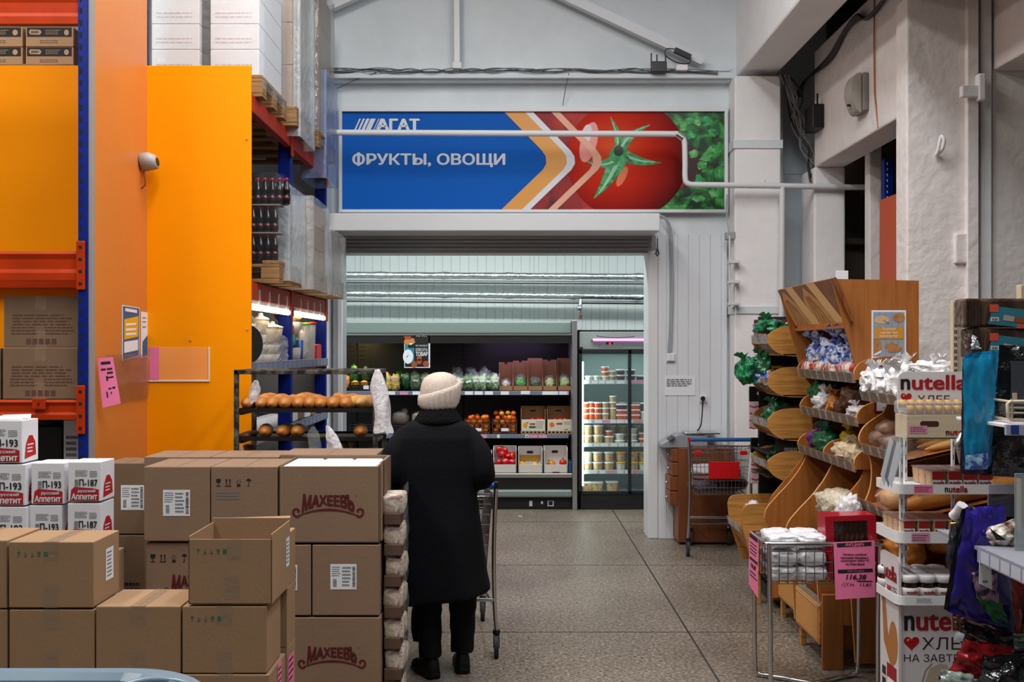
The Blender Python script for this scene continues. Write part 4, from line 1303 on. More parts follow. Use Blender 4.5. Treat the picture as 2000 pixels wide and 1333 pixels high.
for i in range(3): tumbler('clear_tumbler','clear tumbler at the front of the far lit shelf, %s' % ords[i],(XA - .045,7.86 + i * .1,ZS),.035,.11,mat('milky tumbler','C8C4C0',.2,alpha=.7))
a = MB(); a.blob((XA - .05,8.28,ZS + .12),(.05,.07,.12),mat('crumpled clear pack','E4E0D6',.15,alpha=.6,bump=(40,.9)),.25,3,4,3); a.obj('clear_pack','crumpled clear pack standing on the far lit shelf','pack')
a = MB(); a.rbox((XA - .08,8.76,ZS),(XA - .02,8.98,ZS + .14),m_redp,.012); a.obj('red_box','red plastic box at the far end of the lit shelf','box')
for i in range(4):
 a = MB(); a.rbox((XA - .10,7.86 + i * .25,1.18),(XA - .03,8.04 + i * .25,1.36),(m_whitep,m_cardd,m_paper,m_card)[i],.01)
 a.obj('shelf_box','box on the low aisle shelf behind the bread rack, %s from the near end' % ords[i],'box')
for i in range(9):
 a = MB(); a.lathe([(.001,0),(.032,0),(.036,.10),(.033,.10),(.001,.01)],(XA - .05,6.6 + i * .085,1.18),m_whitep,14)
 a.obj('white_cup','white cup in the row on the low aisle shelf, %s from the near end' % ords[i],'cup','white cups on the low aisle shelf')
# ================================================================ bread rack
YF,YB = 5.85,6.25
BL,BR = PX(462,YF),PX(733,YF)
m_rust = mat('scuffed dark steel','6A645C',.55,.3,var=(18,.55,.42,.62),col2='1C1916')
t = Thing('bread_rack','scuffed dark steel bread rack with trays of loaves behind the cartons','rack',((BL + BR) / 2,6.05,0))
zt2 = 1.612
a = MB(); s = .013
for z in (zt2,.18):
 for p,q in (((BL,YF),(BR,YF)),((BL,YB),(BR,YB)),((BL,YF),(BL,YB)),((BR,YF),(BR,YB))):
  a.rbox((p[0] - s,p[1] - s,z - s),(q[0] + s,q[1] + s,z + s),m_rust,.003)
t.part('frame_rail',a)
for x in (BL,BR):
 for y in (YF,YB):
  a = MB(); a.rbox((x - s,y - s,.10),(x + s,y + s,zt2 + s),m_rust,.003); t.part('post',a)
  a = MB(); a.cyl((x - .012,y,.05),(x + .012,y,.05),.05,m_rubber); t.part('castor',a)
m_tray = mat('blackened bread tray','1A120C',.5,.3,var=(10,.5))
TZ = (1.385,1.222,1.06,.75)
for z in TZ:
 a = MB()
 a.box((BL + .016,YF + .005,z),(BR - .016,YB - .005,z + .008),m_tray)
 for q in (((BL + .016,YF + .002),(BR - .016,YF + .010)),((BL + .016,YB - .012),(BR - .016,YB - .004)),((BL + .014,YF + .004),(BL + .022,YB - .004)),((BR - .022,YF + .004),(BR - .014,YB - .004))):
  a.box((q[0][0],q[0][1],z - .004),(q[1][0],q[1][1],z + .02),m_tray)
 a.rbox((BL,YF + .03,z - .02),(BL + .03,YB - .03,z - .004),m_rust,.003); a.rbox((BR - .03,YF + .03,z - .02),(BR,YB - .03,z - .004),m_rust,.003)
 t.part('tray',a)
def loafmesh(L,r,m,seed,amp=.08,slash=True):
 a = MB(); rings = []
 for i in range(15):
  u = -1 + 2 * i / 14; rr = r * math.sqrt(max(0.02,1 - abs(u) ** 3.2))
  ring = []
  for j in range(16):
   g = 2 * math.pi * j / 16
   q = 1 + amp * mnoise.noise(Vector((u * 3 + seed,math.cos(g) * 1.5,math.sin(g) * 1.5)))
   if slash and math.sin(g) > .3: q *= 1 - .07 * max(0,math.cos(u * 14)) ** 6
   zq = math.sin(g)
   ring.append(Vector((rr * q * math.cos(g),u * L,r * .92 + rr * q * (zq if zq > 0 else zq * .92))))
  rings.append(ring)
 a.loft(rings,m,True,True)
 return a
lf = [loafmesh(.105,.039,m_crust,s_,.10) for s_ in (1,5,9)]
lp = []
for a in lf:
 o = a.obj('bread_loaf','','bread','golden loaves on the top tray of the bread rack',org=(0,0,0)); lp.append(Repeat(o))
z = TZ[0] + .008
rd = random.Random(12)
for k,px in enumerate((481,507,532,556,580,603,626,651,676)):
 lp[k % 3]((PX(px,YF + .03),YF + .115,z),R(rd.uniform(-6,6)),'golden loaf in the front row of the top bread tray, %s from the left' % ords[k],rd.uniform(.96,1.08))
for k,px in enumerate((520,545,569,592,616,660,684)):
 lp[(k + 1) % 3]((PX(px,YF + .24),YF + .29,z),R(rd.uniform(-14,14)),'golden loaf in the rear row of the top bread tray, %s from the left' % ords[k],rd.uniform(1.05,1.22))
l2 = loafmesh(.13,.042,m_crust2,4,.06)
o = l2.obj('bread_loaf','','bread','golden loaves on the top tray of the bread rack',org=(0,0,0)); lq = Repeat(o)
for k,(px,rz) in enumerate(((696,-22),(714,-18))):
 lq((PX(px,YF + .1),YF + .17,z),R(rz),'pale long loaf lying at the right end of the top bread tray, %s' % ('inner one','outermost one')[k])
z = TZ[1] + .008
for k,(px,lab) in enumerate(((513,'leftmost golden loaf on the half empty second bread tray'),(552,'middle golden loaf on the half empty second bread tray'),(577,'golden loaf beside the hanging bags on the second bread tray'),(700,'lone golden loaf at the right of the second bread tray'))):
 lp[k % 3]((PX(px,YF + .05),YF + .13,z),R((8,-5,4,10)[k]),lab,1.05,group='loaves on the second tray')
a = MB(); a.rbox((PX(472,YF + .1),YF + .03,z),(PX(492,YF + .1),YF + .25,z + .03),m_rye,.012); a.obj('rye_slab','dark flat rye piece at the left end of the second bread tray','bread')
z = TZ[2] + .008
def bagged(name,label,c,rad,min_,seed,cat='bread',film=None,sq=.75):
 """a loaf inside a loose clear bag"""
 t = Thing(name,label,cat,(c[0],c[1],c[2] - rad[2]))
 a = MB(); a.blob(c,[q * .82 for q in rad],min_,.08,1.5,seed,3,sq=sq); t.part('loaf',a)
 a = MB(); a.blob(c,rad,film or m_bag,.16,2.6,seed + 3,3,sq=.8)
 a.blob((c[0] + rad[0] * .5,c[1],c[2] + rad[2] * 1.0),(rad[0] * .35,rad[1] * .4,rad[2] * .35),film or m_bag,.5,3,seed,2)
 t.part('bag',a)
 return t
bagged('bagged_bread','pale bread in a clear bag at the left of the third bread tray',(PX(484,6.0),6.0,z + .065),(.06,.09,.063),m_crust2,3)
bagged('bagged_bread','round seeded bread on the third bread tray behind the cartons',(PX(525,6.0),6.0,z + .04),(.045,.06,.04),m_crust,5)
bagged('bagged_bread','dark rye bread in the middle of the third bread tray',(PX(545,5.98),6.02,z + .035),(.05,.06,.035),m_rye,8)
bagged('bagged_bread','small golden bread on the third tray right of the rye bread',(PX(574,6.0),6.0,z + .04),(.035,.06,.04),m_crust,9)
bagged('bagged_bread','golden bread in a bag standing on the third tray near the right',(PX(672,6.05),6.05,z + .075),(.05,.07,.072),m_crust2,12)
bagged('bagged_bread','brown sliced bread at the right end of the third tray',(PX(716,5.98),5.98,z + .05),(.04,.07,.048),m_rye,15)
def drape(name,label,top,w,l,m,seed,lean=(0,0),depth=.05,flare=1.6):
 """thin bag hanging from TOP"""
 a = MB(); rings = []
 for i in range(15):
  v = i / 14; ww = w * (.28 + .72 * min(1,v * 3.2) ** .7) * (1 + .22 * mnoise.noise(Vector((v * 3,seed,4)))); ring = []
  for j in range(20):
   g = 2 * math.pi * j / 20
   q = 1 + .45 * mnoise.noise(Vector((math.cos(g) * 3 + seed,math.sin(g) * 3,v * 2.5)))
   ring.append(Vector((top[0] + lean[0] * v + ww * q * math.cos(g) * .5,top[1] + lean[1] * v + depth * (.3 + v * .7) * q * math.sin(g),top[2] - l * v + (.012 + .035 * v ** 4) * mnoise.noise(Vector((math.cos(g) * 3,seed,math.sin(g) * 3))))))
  rings.append(ring)
 a.loft(rings,m,True,True)
 return a.obj(name,label,'plastic bag')
drape('carrier_bag','white thin plastic bags hanging on the right post of the bread rack',(PX(738,5.83),5.81,1.625),.095,.35,m_bagw,2,(.035,0),.06)
drape('carrier_bag','white plastic bag strip behind the bags on the right rack post',(PX(740,5.86),5.86,1.62),.05,.22,m_bagw,22,(.01,0),.03)
drape('carrier_bag','thin plastic bag hanging below the second bread tray, left one',(PX(612,5.83),5.825,1.30),.07,.19,m_bag,5,(.02,-.01),.025)
drape('carrier_bag','thin plastic bag hanging aslant below the second bread tray, right one',(PX(640,5.83),5.825,1.305),.07,.19,m_bagw,7,(.075,-.01),.02)
drape('carrier_bag','pale pinkish bag tied at the left end of the bread rack',(PX(497,5.87),5.9,1.56),.06,.13,m_bagw,11,(-.015,0),.03)
a = MB(); a.blob((PX(665,5.98),6.0,1.01),(.10,.12,.04),m_bagw,.2,2,5,3); a.obj('carrier_bag','white plastic bag lying low behind the front cartons','plastic bag')
# ================================================================ white printed boxes on the left
YWB = 4.8
m_wb = mat('white printed board','E0E2E8',.5,var=(5,.05))
def appetit(num):
 def f(a,fr,w,h):
  a.poly([(w * .06,h * .02),(w * .94,h * .02),(w * .94,h * .30),(w * .80,h * .33),(w * .2,h * .37),(w * .10,h * .30)],fr,m_red,.001)
  a.text('русский',fr,w * .30,h * .21,w * .84,h * .31,m_paper,.03,.12,.0018)
  a.text('Аппетит',fr,w * .10,h * .045,w * .90,h * .205,m_paper,.035,.06,.0018)
  a.text(num,fr,w * .34,h * .385,w * .90,h * .565,m_ink,.025,-.04)
  a.bars(fr,w * .20,h * .38,w * .32,h * .56,m_ink,5,.0012,True)
  a.lines(fr,w * .22,h * .63,w * .62,h * .80,5,m_inkg,7,.5)
  a.lines(fr,w * .66,h * .61,w * .90,h * .78,4,m_inkg,9,.5)
 return f
def bell(a,fr,d,h):
 a.poly([(d * .15,h * .08),(d * .85,h * .14),(d * .80,h * .45),(d * .62,h * .62),(d * .40,h * .62),(d * .22,h * .42)],fr,m_red,.001)
 a.lines(fr,d * .3,h * .2,d * .7,h * .45,3,m_paper,4,.4,.0018)
g_ = 'white printed food boxes on the left'
for lab,xa,xb,ya,yb,dy,num in (
  ('white printed box at the left frame edge, topmost of its stack, with open flaps',-36,43,822,905,.0,'П-193'),
  ('white printed box at the left frame edge, second from the top',-28,50,908,988,.0,'П-193'),
  ('white printed box at the left frame edge, third from the top',-26,52,991,1070,.0,'П-193'),
  ('white printed box marked 193 standing loose between the other white stacks',61,126,905,985,.02,'П-193'),
  ('white printed box under the loose one marked 193',56,121,988,1068,.02,'П-193'),
  ('white printed box marked 187 on top of the right white stack',133,197,903,980,.0,'П-187'),
  ('white printed box marked 187 under the upper one of the right stack',132,196,984,1062,.0,'П-187')):
 b = pxbox(xa,xb,ya,yb,YWB + dy)
 bx_ = carton('printed_box',lab,b[0],b[1],YWB + dy,YWB + dy + .165,b[2],b[3],m_wb,g_,appetit(num),bell,tape=False,r=.003)
 if 'topmost' in lab: FLAPPED = bx_
a = MB(); zb = PZ(1062,YWB)
a.rbox((-2.6,4.78,.12),(-1.90,5.02,zb - .06),m_card,.005)
a.obj('base_carton','brown carton under the white printed boxes, hidden low behind the front cartons','box')
a = MB(); x0 = PX(-30,4.8)
for s_ in (0,1):
 z = PZ(822,4.8)
 a.add([(x0 + .0,4.81 + .08 * s_,z + .003),(PX(42,4.8),4.81 + .08 * s_,z + .003),(PX(42,4.8) - .02,4.86 + .08 * s_,z + .022),(x0 + .02,4.86 + .08 * s_,z + .018)],[(0,1,2,3)],m_wb)
FLAPPED.part('flap',a)
# ================================================================ big brown carton stack with the red lettering
YM = 4.95
def dup(a0,b0,b1):
 return lambda a,fr,w,h: None
def logo_front(frac=.66,yb=.30,pict=False,cx=.5):
 def f(a,fr,w,h):
  mah_logo(a,fr,w * cx,h * yb,w * frac)
  if pict: pictos(a,fr,w * .06,h * .62,w * .10,m_ink,'gasu')
 return f
def pict_front(a,fr,w,h):
 pictos(a,fr,w * .06,h * .73,w * .105,m_ink,'gasu')
 a.lines(fr,w * .08,h * .55,w * .45,h * .68,3,m_inkg,3,.4)
 a.lines(fr,w * .08,h * .22,w * .28,h * .36,2,m_inkg,4,.3)
 for k in range(5): a.rect(w * (.42 + k * .1),h * .24,w * (.50 + k * .1),h * .32,fr,m_inkg)
m_cardm = mat('grey brown cardboard','886E59',.8,var=(4,.08),bump=(60,.05))
B = pxbox(281,410,912,1058,YM)
carton('big_carton','brown carton with a white front label, top row left in the lettered carton stack',B[0],B[1],YM,YM + .36,B[2],B[3],m_cardm,None,None,None,False,'y',('front',(.29,.34,.70,.69)))
B = pxbox(412,542,912,1058,YM)
carton('big_carton','brown carton with black handling marks, middle of the top row behind the open carton',B[0],B[1],YM,YM + .36,B[2],B[3],m_cardm,None,pict_front,None,False)
# carton with torn top, full of white packs
B = pxbox(545,741,909,1060,YM)
t = Thing('big_carton','large open-topped carton with dark red lettering, upper right of the stack','box',((B[0] + B[1]) / 2,YM + .2,B[2]))
a = MB(); th = .006
a.rbox((B[0],YM,B[2]),(B[1],YM + th,B[3] - .006),m_cardm,.002)
a.rbox((B[0],YM + .36 - th,B[2]),(B[1],YM + .36,B[3] + .012),m_cardm,.002)
a.rbox((B[0],YM,B[2]),(B[0] + th,YM + .36,B[3]),m_cardm,.002)
a.rbox((B[1] - th,YM,B[2]),(B[1],YM + .36,B[3]),m_cardm,.002)
a.box((B[0],YM,B[2]),(B[1],YM + .36,B[2] + .004),m_cardm)
fr = Fr((B[0],YM,B[2])); mah_logo(a,fr,(B[1] - B[0]) * .49,(B[3] - B[2]) * .34,(B[1] - B[0]) * .70)
t.part('carton_body',a)
a = MB()
a.rbox((B[1] + .001,YM + .03,B[2] + .0),(B[1] + .008,YM + .34,B[3] + .012),m_card,.002)
a.rbox((B[1] + .010,YM + .08,B[2] + .02),(B[1] + .016,YM + .34,B[3] + .014),m_cardd,.002)
t.part('side_flap',a)
for k in range(3):
 a = MB(); w3 = (B[1] - B[0] - .03) / 3
 a.rbox((B[0] + .014 + k * w3,YM + .012,B[2] + .02),(B[0] + .010 + (k + 1) * w3,YM + .34,B[3] - .004),m_paper,.012)
 a.obj('white_pack','white pack inside the open lettered carton, %s' % ('left','middle','right')[k],'pack','white packs in the open carton')
B = pxbox(283,480,1062,1204,YM)
carton('big_carton','brown carton with handling marks and half hidden red lettering, second row left',B[0],B[1],YM + .012,YM + .36,B[2],B[3],m_cardm,None,
       lambda a,fr,w,h: (pictos(a,fr,w * .035,h * .73,w * .072,m_ink,'gasu'),mah_logo(a,fr,w * .50,h * .28,w * .65)),None,False)
B = pxbox(482,607,1065,1203,YM)
carton('big_carton','brown carton with a white label at the edge of the open carton, second row',B[0],B[1],YM,YM + .36,B[2],B[3],m_cardm,None,None,None,False,'y',('front',(.40,.36,.79,.72)))
B = pxbox(610,741,1065,1203,YM)
carton('big_carton','brown carton with a white label in its middle, second row right above the lowest lettering',B[0],B[1],YM,YM + .36,B[2],B[3],m_cardm,None,None,None,False,'y',('front',(.27,.37,.66,.73)))
B = pxbox(546,743,1207,1354,YM)
carton('big_carton','large carton with dark red lettering in the bottom row at the lower frame edge',B[0],B[1],YM,YM + .36,B[2],B[3],m_cardm,None,logo_front(.66,.34,cx=.52),None,False)
B = pxbox(283,543,1207,1354,YM)
carton('big_carton','wide brown carton of the bottom row hidden behind the front cartons',B[0],B[1],YM,YM + .36,B[2],B[3],m_cardm,None,None,None,False)
for k,(ya,yb) in enumerate(((905,1044),(1046,1185),(1187,1310))):
 B = pxbox(205,283,ya,yb,5.33)  # darker card puts the shade behind the white boxes into the colour
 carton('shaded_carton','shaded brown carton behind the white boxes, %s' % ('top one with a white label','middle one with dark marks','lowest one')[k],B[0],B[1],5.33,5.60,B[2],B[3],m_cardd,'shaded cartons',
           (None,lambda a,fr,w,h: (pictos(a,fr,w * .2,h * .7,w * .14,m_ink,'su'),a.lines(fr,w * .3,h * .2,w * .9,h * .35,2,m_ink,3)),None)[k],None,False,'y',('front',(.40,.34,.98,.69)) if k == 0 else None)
for k,(x0,x1) in enumerate(((281,410),(412,545),(547,735))):
 b0,b1 = PX(x0,5.33),PX(x1,5.33)
 carton('big_carton','brown carton in the rear row of the lettered stack, %s' % ('left','middle','right')[k],b0,b1,5.33,5.66,.82,1.183 + (.012 if k == 2 else 0),m_cardm,None,None,None,False)
 carton('big_carton','brown carton of the lower rear row of the lettered stack, %s' % ('left','middle','right')[k],b0,b1,5.33,5.66,.455,.815,m_cardm,None,None,None,False)
 carton('big_carton','brown carton of the lowest rear row of the lettered stack, %s' % ('left','middle','right')[k],b0,b1,5.33,5.66,.09,.45,m_cardm,None,None,None,False)
a = MB()
for k in range(5): a.rbox((-1.85,YM + .02 + k * .14,.06),(-.62,YM + .11 + k * .14,.085),m_pal,.003)
for k in range(3): a.rbox((-1.84 + k * .57,YM + .02,0),(-1.74 + k * .57,YM + .68,.06),m_paly,.003)
a.obj('wooden_pallet','wooden pallet under the lettered carton stack','pallet')
# stack of trays with white packs at the aisle side of the stack
m_pk = patchy('pale sweet packs',['D8CCBC','BCAE9C','CFC4B8','8A6A66'],12,rough=.4,bump=(24,.5))
m_trayc = mat('brown tray board','5A4436',.8)
rd = random.Random(6)
zt_ = PZ(966,5.0)
nl = 7
for k in range(nl):
 z1 = zt_ - k * .152; z0 = z1 - .150
 t = Thing('pack_tray','tray of pale packs at the aisle side of the carton stack, %s from the top' % ords[k],'tray',(-.58,5.15,z0),'trays of pale packs beside the carton stack')
 a = MB()
 a.rbox((-.625,5.0,z0),(-.545 + .006 * (k % 2),5.21,z0 + .055),m_trayc,.003); t.part('tray_board',a)
 a = MB()
 for j in range(2): a.blob((-.583 + .004 * (k % 3),5.052 + j * .10,z0 + .095),(.046 + .010 * rd.random(),.042,.052),m_pk,.12,2.2,k * 5 + j,3,sq=.38)
 t.part('packs',a)
a = MB(); a.rbox((-.63,5.0,0),(-.55,5.21,zt_ - nl * .152),m_pal,.004); a.obj('wood_block','wooden block under the stack of pale pack trays','block')
a = MB(); a.sheet(lambda u,v: (-.528 + .012 * mnoise.noise(Vector((u * 5,v * 14,3))),4.99 + u * .22,.10 + v * (zt_ - .06)),14,40,m_film)
a.obj('stretch_film','crinkled clear film along the stack of pale pack trays','stretch film')
# ================================================================ front cartons, plain brown with tape
YC = 4.0
def gr_front(a,fr,w,h): pictos(a,fr,w * .09,h * .77,w * .055,m_inkgr,'ussgh')
def sidelab(a,fr,d,h): a.rect(d * .45,h * .30,d * .75,h * .80,fr,m_paper,.0012); a.lines(fr,d * .5,h * .34,d * .7,h * .76,7,m_inkg,4,.4,.0018)
m_cb = mat('light brown cardboard','9A7B5C',.8,var=(3,.08),bump=(60,.05))
def front_carton(label,x0,x1,ya,yb,y=YC,d=.285,**k):
 B = pxbox(x0,x1,ya,yb,y)
 return carton('plain_carton',label,B[0],B[1],y,y + d,B[2],B[3],m_cb,None,k.get('front'),k.get('side'),True)
front_carton('plain taped carton cut by the left frame edge, upper row',-152,14,1056,1189,YC + .01)
front_carton('plain carton with green marks and a shiny tape strip, upper front row',17,183,1059,1188,YC,.26,front=gr_front,side=sidelab)
front_carton('plain carton cut by the left frame edge, lower row',-152,15,1192,1316,YC + .01)
front_carton('plain carton under the green marked carton with the shiny tape, lower row',18,184,1192,1316)
front_carton('plain carton with a bare taped top in the gap of the upper row',187,352,1185,1316)
front_carton('plain carton with green marks under the open carton',356,521,1185,1316,YC,.24,front=gr_front)
front_carton('plain carton cut by the lower frame edge, bottom row left',-152,14,1319,1445)
front_carton('plain carton cut by the lower frame edge, bottom row second',18,184,1319,1445)
front_carton('plain carton cut by the lower frame edge, bottom row third',187,352,1319,1445)
front_carton('plain carton cut by the lower frame edge, bottom row right',356,526,1319,1445,YC - .005)
# open carton on top
B = pxbox(368,531,1054,1181,YC)
x0,x1,z0,z1 = B; y0,y1 = YC,YC + .33; th = .005
t = Thing('open_carton','open empty carton with green marks on top of the front row','box',((x0 + x1) / 2,(y0 + y1) / 2,z0))
a = MB()
a.rbox((x0,y0,z0),(x1,y0 + th,z1),m_cb,.0015); a.rbox((x0,y1 - th,z0),(x1,y1,z1 + .03),m_cb,.0015)
a.rbox((x0,y0,z0),(x0 + th,y1,z1 + .012),m_cb,.0015); a.rbox((x1 - th,y0,z0),(x1,y1,z1 + .02),m_cb,.0015)
a.box((x0,y0,z0),(x1,y1,z0 + .004),m_cb)
fr = Fr((x0,y0,z0)); gr_front(a,fr,x1 - x0,z1 - z0)
frs = Fr((x1,y0,z0),(0,1,0),(0,0,1)); a.rect(.25,.09,.31,.21,frs,m_paper,.0012); a.lines(frs,.255,.1,.305,.2,6,m_inkg,2,.4,.0018)
t.part('carton_body',a)
a = MB()
a.add([(x0 + .02,y1 - .002,z1 + .028),(x1 - .0,y1 - .002,z1 + .028),(x1 - .01,y1 + .05,z1 + .03),(x0 + .04,y1 + .05,z1 + .02)],[(0,1,2,3),(3,2,1,0)],m_cb)
t.part('flap',a)
a = MB(); a.rect(.15,.175,.205,.255,fr,m_tape,.0012); t.part('tape',a)
a = MB(); a.rect(.14,.02,.2,.11,fr,m_tape,.0008); t.part('tape',a)
# cartons close behind, their aisle sides show
for k,(za,zb) in enumerate(((.735,.96),(.48,.732),(.225,.478))):
 t = carton('plain_carton','plain carton behind the front row at the aisle side, %s' % ('upper one','middle one','lower one with a pink ticket')[k],-1.27,-.952,4.34,4.50,za - .003,zb,m_cb,None,None,None,False)
 if k == 2:
  a = MB(); frs = Fr((-.952,4.34,.225),(0,1,0),(0,0,1)); a.rect(.01,.02,.12,.21,frs,m_pink,.0015); a.lines(frs,.02,.04,.11,.20,6,m_ink,3,.35,.002); t.part('pink_ticket',a)
a = MB(); frs = Fr((PX(526,YC - .005) + .001,YC,.1),(0,1,0),(0,0,1)); a.rect(.13,.22,.20,.375,frs,m_pink,.001); a.lines(frs,.135,.24,.195,.36,5,m_ink,5,.3,.002)
a.rect(.13,.22,.20,.375,Fr(frs.o + Vector((-.0002,0,0)),(0,1,0),(0,0,1)),m_pink,.0)
a.obj('price_ticket','pink ticket stuck on the aisle side of the lowest front carton','ticket')
a = MB()
for k in range(4): a.rbox((-2.35,YC - .0 + k * .16,.17),(-.94,YC + .10 + k * .16,.195),m_pal,.003)
for k in range(3): a.rbox((-2.33 + k * .63,YC,0),(-2.22 + k * .63,YC + .55,.17),m_paly,.003)
a.obj('wooden_pallet','wooden pallet under the plain front cartons','pallet')
# ================================================================ grey plastic tub at the lower left corner
m_tub = mat('blue grey plastic','6A8496',.3,var=(6,.08),coat=.2)
m_tubi = mat('pale milky plastic','9CB0BA',.35)
YT2 = 2.62
zr = PZ(1302,YT2 + .02)
xr_ = PX(392,YT2 - .25)
t = Thing('plastic_tub','blue grey plastic tub with rounded corner at the lower left edge','tub',(-1.15,2.3,0))
out = [(-1.6,1.9),(xr_,1.9)] + [(xr_,YT2 - .30)] + arc(xr_ - .26,YT2 - .26,.26,0,90,10) + [(-1.6,YT2)]
def off(pts,d):
 cx,cy = -1.15,2.2
 res = []
 for x,y in pts:
  dx = -d if x > -1.0 else (d if x < -1.4 else 0)
  res.append((x + (-d if x > -.95 else (d if x < -1.5 else 0)) * 1.0,y - d if y > 2.3 else (y + d if y < 2.0 else y)))
 return res
def ring(pts,z): return [Vector((x,y,z)) for x,y in pts]
a = MB()
a.loft([ring(off(out,.02),.0),ring(out,zr - .05),ring(off(out,-.012),zr - .045),ring(off(out,-.014),zr - .012),ring(off(out,-.004),zr),ring(off(out,.012),zr - .004),ring(off(out,.022),zr - .004),ring(off(out,.03),zr),ring(off(out,.045),zr - .016),ring(off(out,.05),zr - .05)],m_tub,False,False)
t.part('rim',a)
a = MB()
p2 = off(out,.048)
a.loft([ring(p2,zr - .04),ring(p2,zr - .055)],m_tubi,False,True)
t.part('lid_panel',a,label='pale milky lid panel')
a = MB()
c = (xr_ - .15,YT2 - .13)
pts = [Vector((c[0] + .085 * math.cos(g),c[1] + .05 * math.sin(g) ,zr - .012 + .008 * math.sin(g))) for g in [R(20 + k * 14) for k in range(11)]]
a.tube(pts,.011,m_tub,8)
a.tube([p + Vector((.01,-.02,-.012)) for p in pts],.009,mat('dark tub slot','22303A',.5),8)
t.part('moulded_grip',a)
# ================================================================ open chilled shelf unit of the fruit room
YD = 11.04
m_deckg = mat('grey green enamel','76847F',.35)
m_cool = mat('dark inner lining','14110F',.45)
m_alu = mat('brushed aluminium','A8A6A4',.35,.8)
xe = PX(1118,YD); xL = -3.2
t = Thing('chilled_shelf_unit','long dark open chilled shelf unit for fruit and vegetables under a grey canopy','shelf unit',(-1.2,11.4,0))
a = MB(); a.rbox((xL,YD + .08,0.0),(xe,11.9,.14),m_blackm,.01); t.part('kick_base',a)
a = MB(); a.rbox((xL,YD,.135),(xe,YD + .10,.218),m_deckg,.02); t.part('bumper',a)
a = MB(); a.rbox((xL,YD + .03,.21),(xe,YD + .10,.35),m_cool,.01)
a.rbox((xL,YD + .1,.14),(xe,11.9,.36),m_cool,.01); t.part('lower_panel',a)
a = MB(); a.rbox((xL,YD + .01,.345),(xe,YD + .09,.395),m_alu,.008); t.part('deck_rail',a)
a = MB(); a.box((xL,11.82,.2),(xe,11.9,2.02),m_cool)
for k,xx in enumerate((PX(697,11.8),PX(905,11.8),-2.6)):
 a.box((xx - .012,11.812,.4),(xx + .012,11.822,1.95),m_dark)
 for r_ in range(6):
  for s_ in (-1,1): a.box((xx + s_ * .06 - .03,11.815,1.86 - r_ * .05),(xx + s_ * .06 + .03,11.821,1.868 - r_ * .05),m_dark)
t.part('back_panel',a)
a = MB(); a.rbox((xL,YD + .14,1.90),(xe,11.9,2.045),m_deckg,.02)
a.box((xL,YD + .16,1.80),(xe,YD + .18,1.90),m_cool)
a.rbox((xL,YD + .15,1.885),(xe,YD + .2,1.905),m_alu,.004)
t.part('canopy',a)
a = MB(); a.rbox((xe,YD - .0,0),(PX(1127.5,YD),11.9,2.05),m_alu,.006); t.part('end_panel',a)
for z,yf,tick in ((1.273,11.33,0),(.80,11.27,1)):
 a = MB(); a.rbox((xL,yf,z - .028),(xe,11.82,z),m_cool,.004); b_ = t.part('shelf',a)
 a = MB(); a.rbox((xL,yf - .014,z - .045),(xe - .03,yf,z),m_label,.003)
 frt = Fr((0,yf - .0145,0))
 def TK(p0,p1,m,dz=0): a.rect(PX(p0,yf),z - .041 + dz,PX(p1,yf),z - .004 + dz,frt,m,.001)
 if tick == 0:
  for p in (756,806,908,927,947,978): TK(p,p + 16,m_paper)
  TK(781,797,m_pinkl); TK(1017,1035,m_paper,.006); TK(1059,1090,m_paper); TK(1092,1108,m_paper); TK(1108,1111,m_pink)
 else:
  for p0,p1 in ((935,951),(1034,1050),(1052,1068)): TK(p0,p1,m_pinkl)
  TK(971,976,m_paper); TK(1026,1033,m_paper); TK(768,772,m_pinkl)
  a.text('80',frt,PX(1027.5,yf),z - .034,PX(1032,yf),z - .012,m_ink,.01,w=.002)
 t.part('price_rail',a,parent=b_)
 a = MB()
 for k in range(7):
  xx = xL + .3 + k * .6; a.rbox((xx,yf + .06,z - .07),(xx + .012,11.82,z - .028),m_cool,.002)
 t.part('bracket',a,parent=b_)
a = MB()
frk = Fr((0,YD + .079,0))
a.rect(PX(1034,YD),.03,PX(1040,YD),.09,frk,m_paper,.002); t.part('maker_plate',a)
a = MB(); a.rect(PX(1057,YD),.055,PX(1061,YD),.085,frk,m_paper,.002); t.part('maker_plate',a)
a = MB()
a.rect(PX(1070,YD),.03,PX(1082,YD),.09,frk,m_paper,.002); a.rect(PX(1072,YD),.04,PX(1080,YD),.085,frk,m_ink,.003)
t.part('socket_plate',a)
area('shelf_lamp_violet',(PX(1005,11.5),11.45,1.885),.75,.05,3.2,(.66,.45,1.0))
area('shelf_lamp_warm',(PX(700,11.5),11.5,1.885),.30,.05,2.6,(1.0,.72,.25))
# poster hung under the canopy
YP = 11.2
t = Thing('weighing_poster','small poster of a kitchen scale hung under the canopy of the chilled shelves','poster',P(815,719,YP))
a = MB(); a.rbox(P(789.5,719,YP),P(840,651,YP + .008),m_paper,.001)
fr = Fr((0,YP,0))
def W(x,y): return (PX(x,YP),PZ(y,YP))
a.rect(*W(791,717),*W(837,652),fr,mat('poster black','14110F',.5),.0012)
m_sc = mat('poster teal','1C7C92',.5); m_fr = mat('poster brown fruit','9A4A2A',.5); m_fr2 = mat('poster tan fruit','C07A3C',.5)
a.rect(*W(791,708),*W(809,680),fr,m_sc,.0016); a.rect(*W(791,680),*W(797,674),fr,m_sc,.0016)
a.disc(*W(797,697),10 * YP / 2000,fr,m_paper,.002,14 * YP / 2000)
a.poly([W(794,698),W(795,699.5),W(799,692)],fr,m_ink,.0025)
a.poly([W(791,672),W(803,674),W(812,668),W(800,671)][::-1],fr,m_paper,.002)
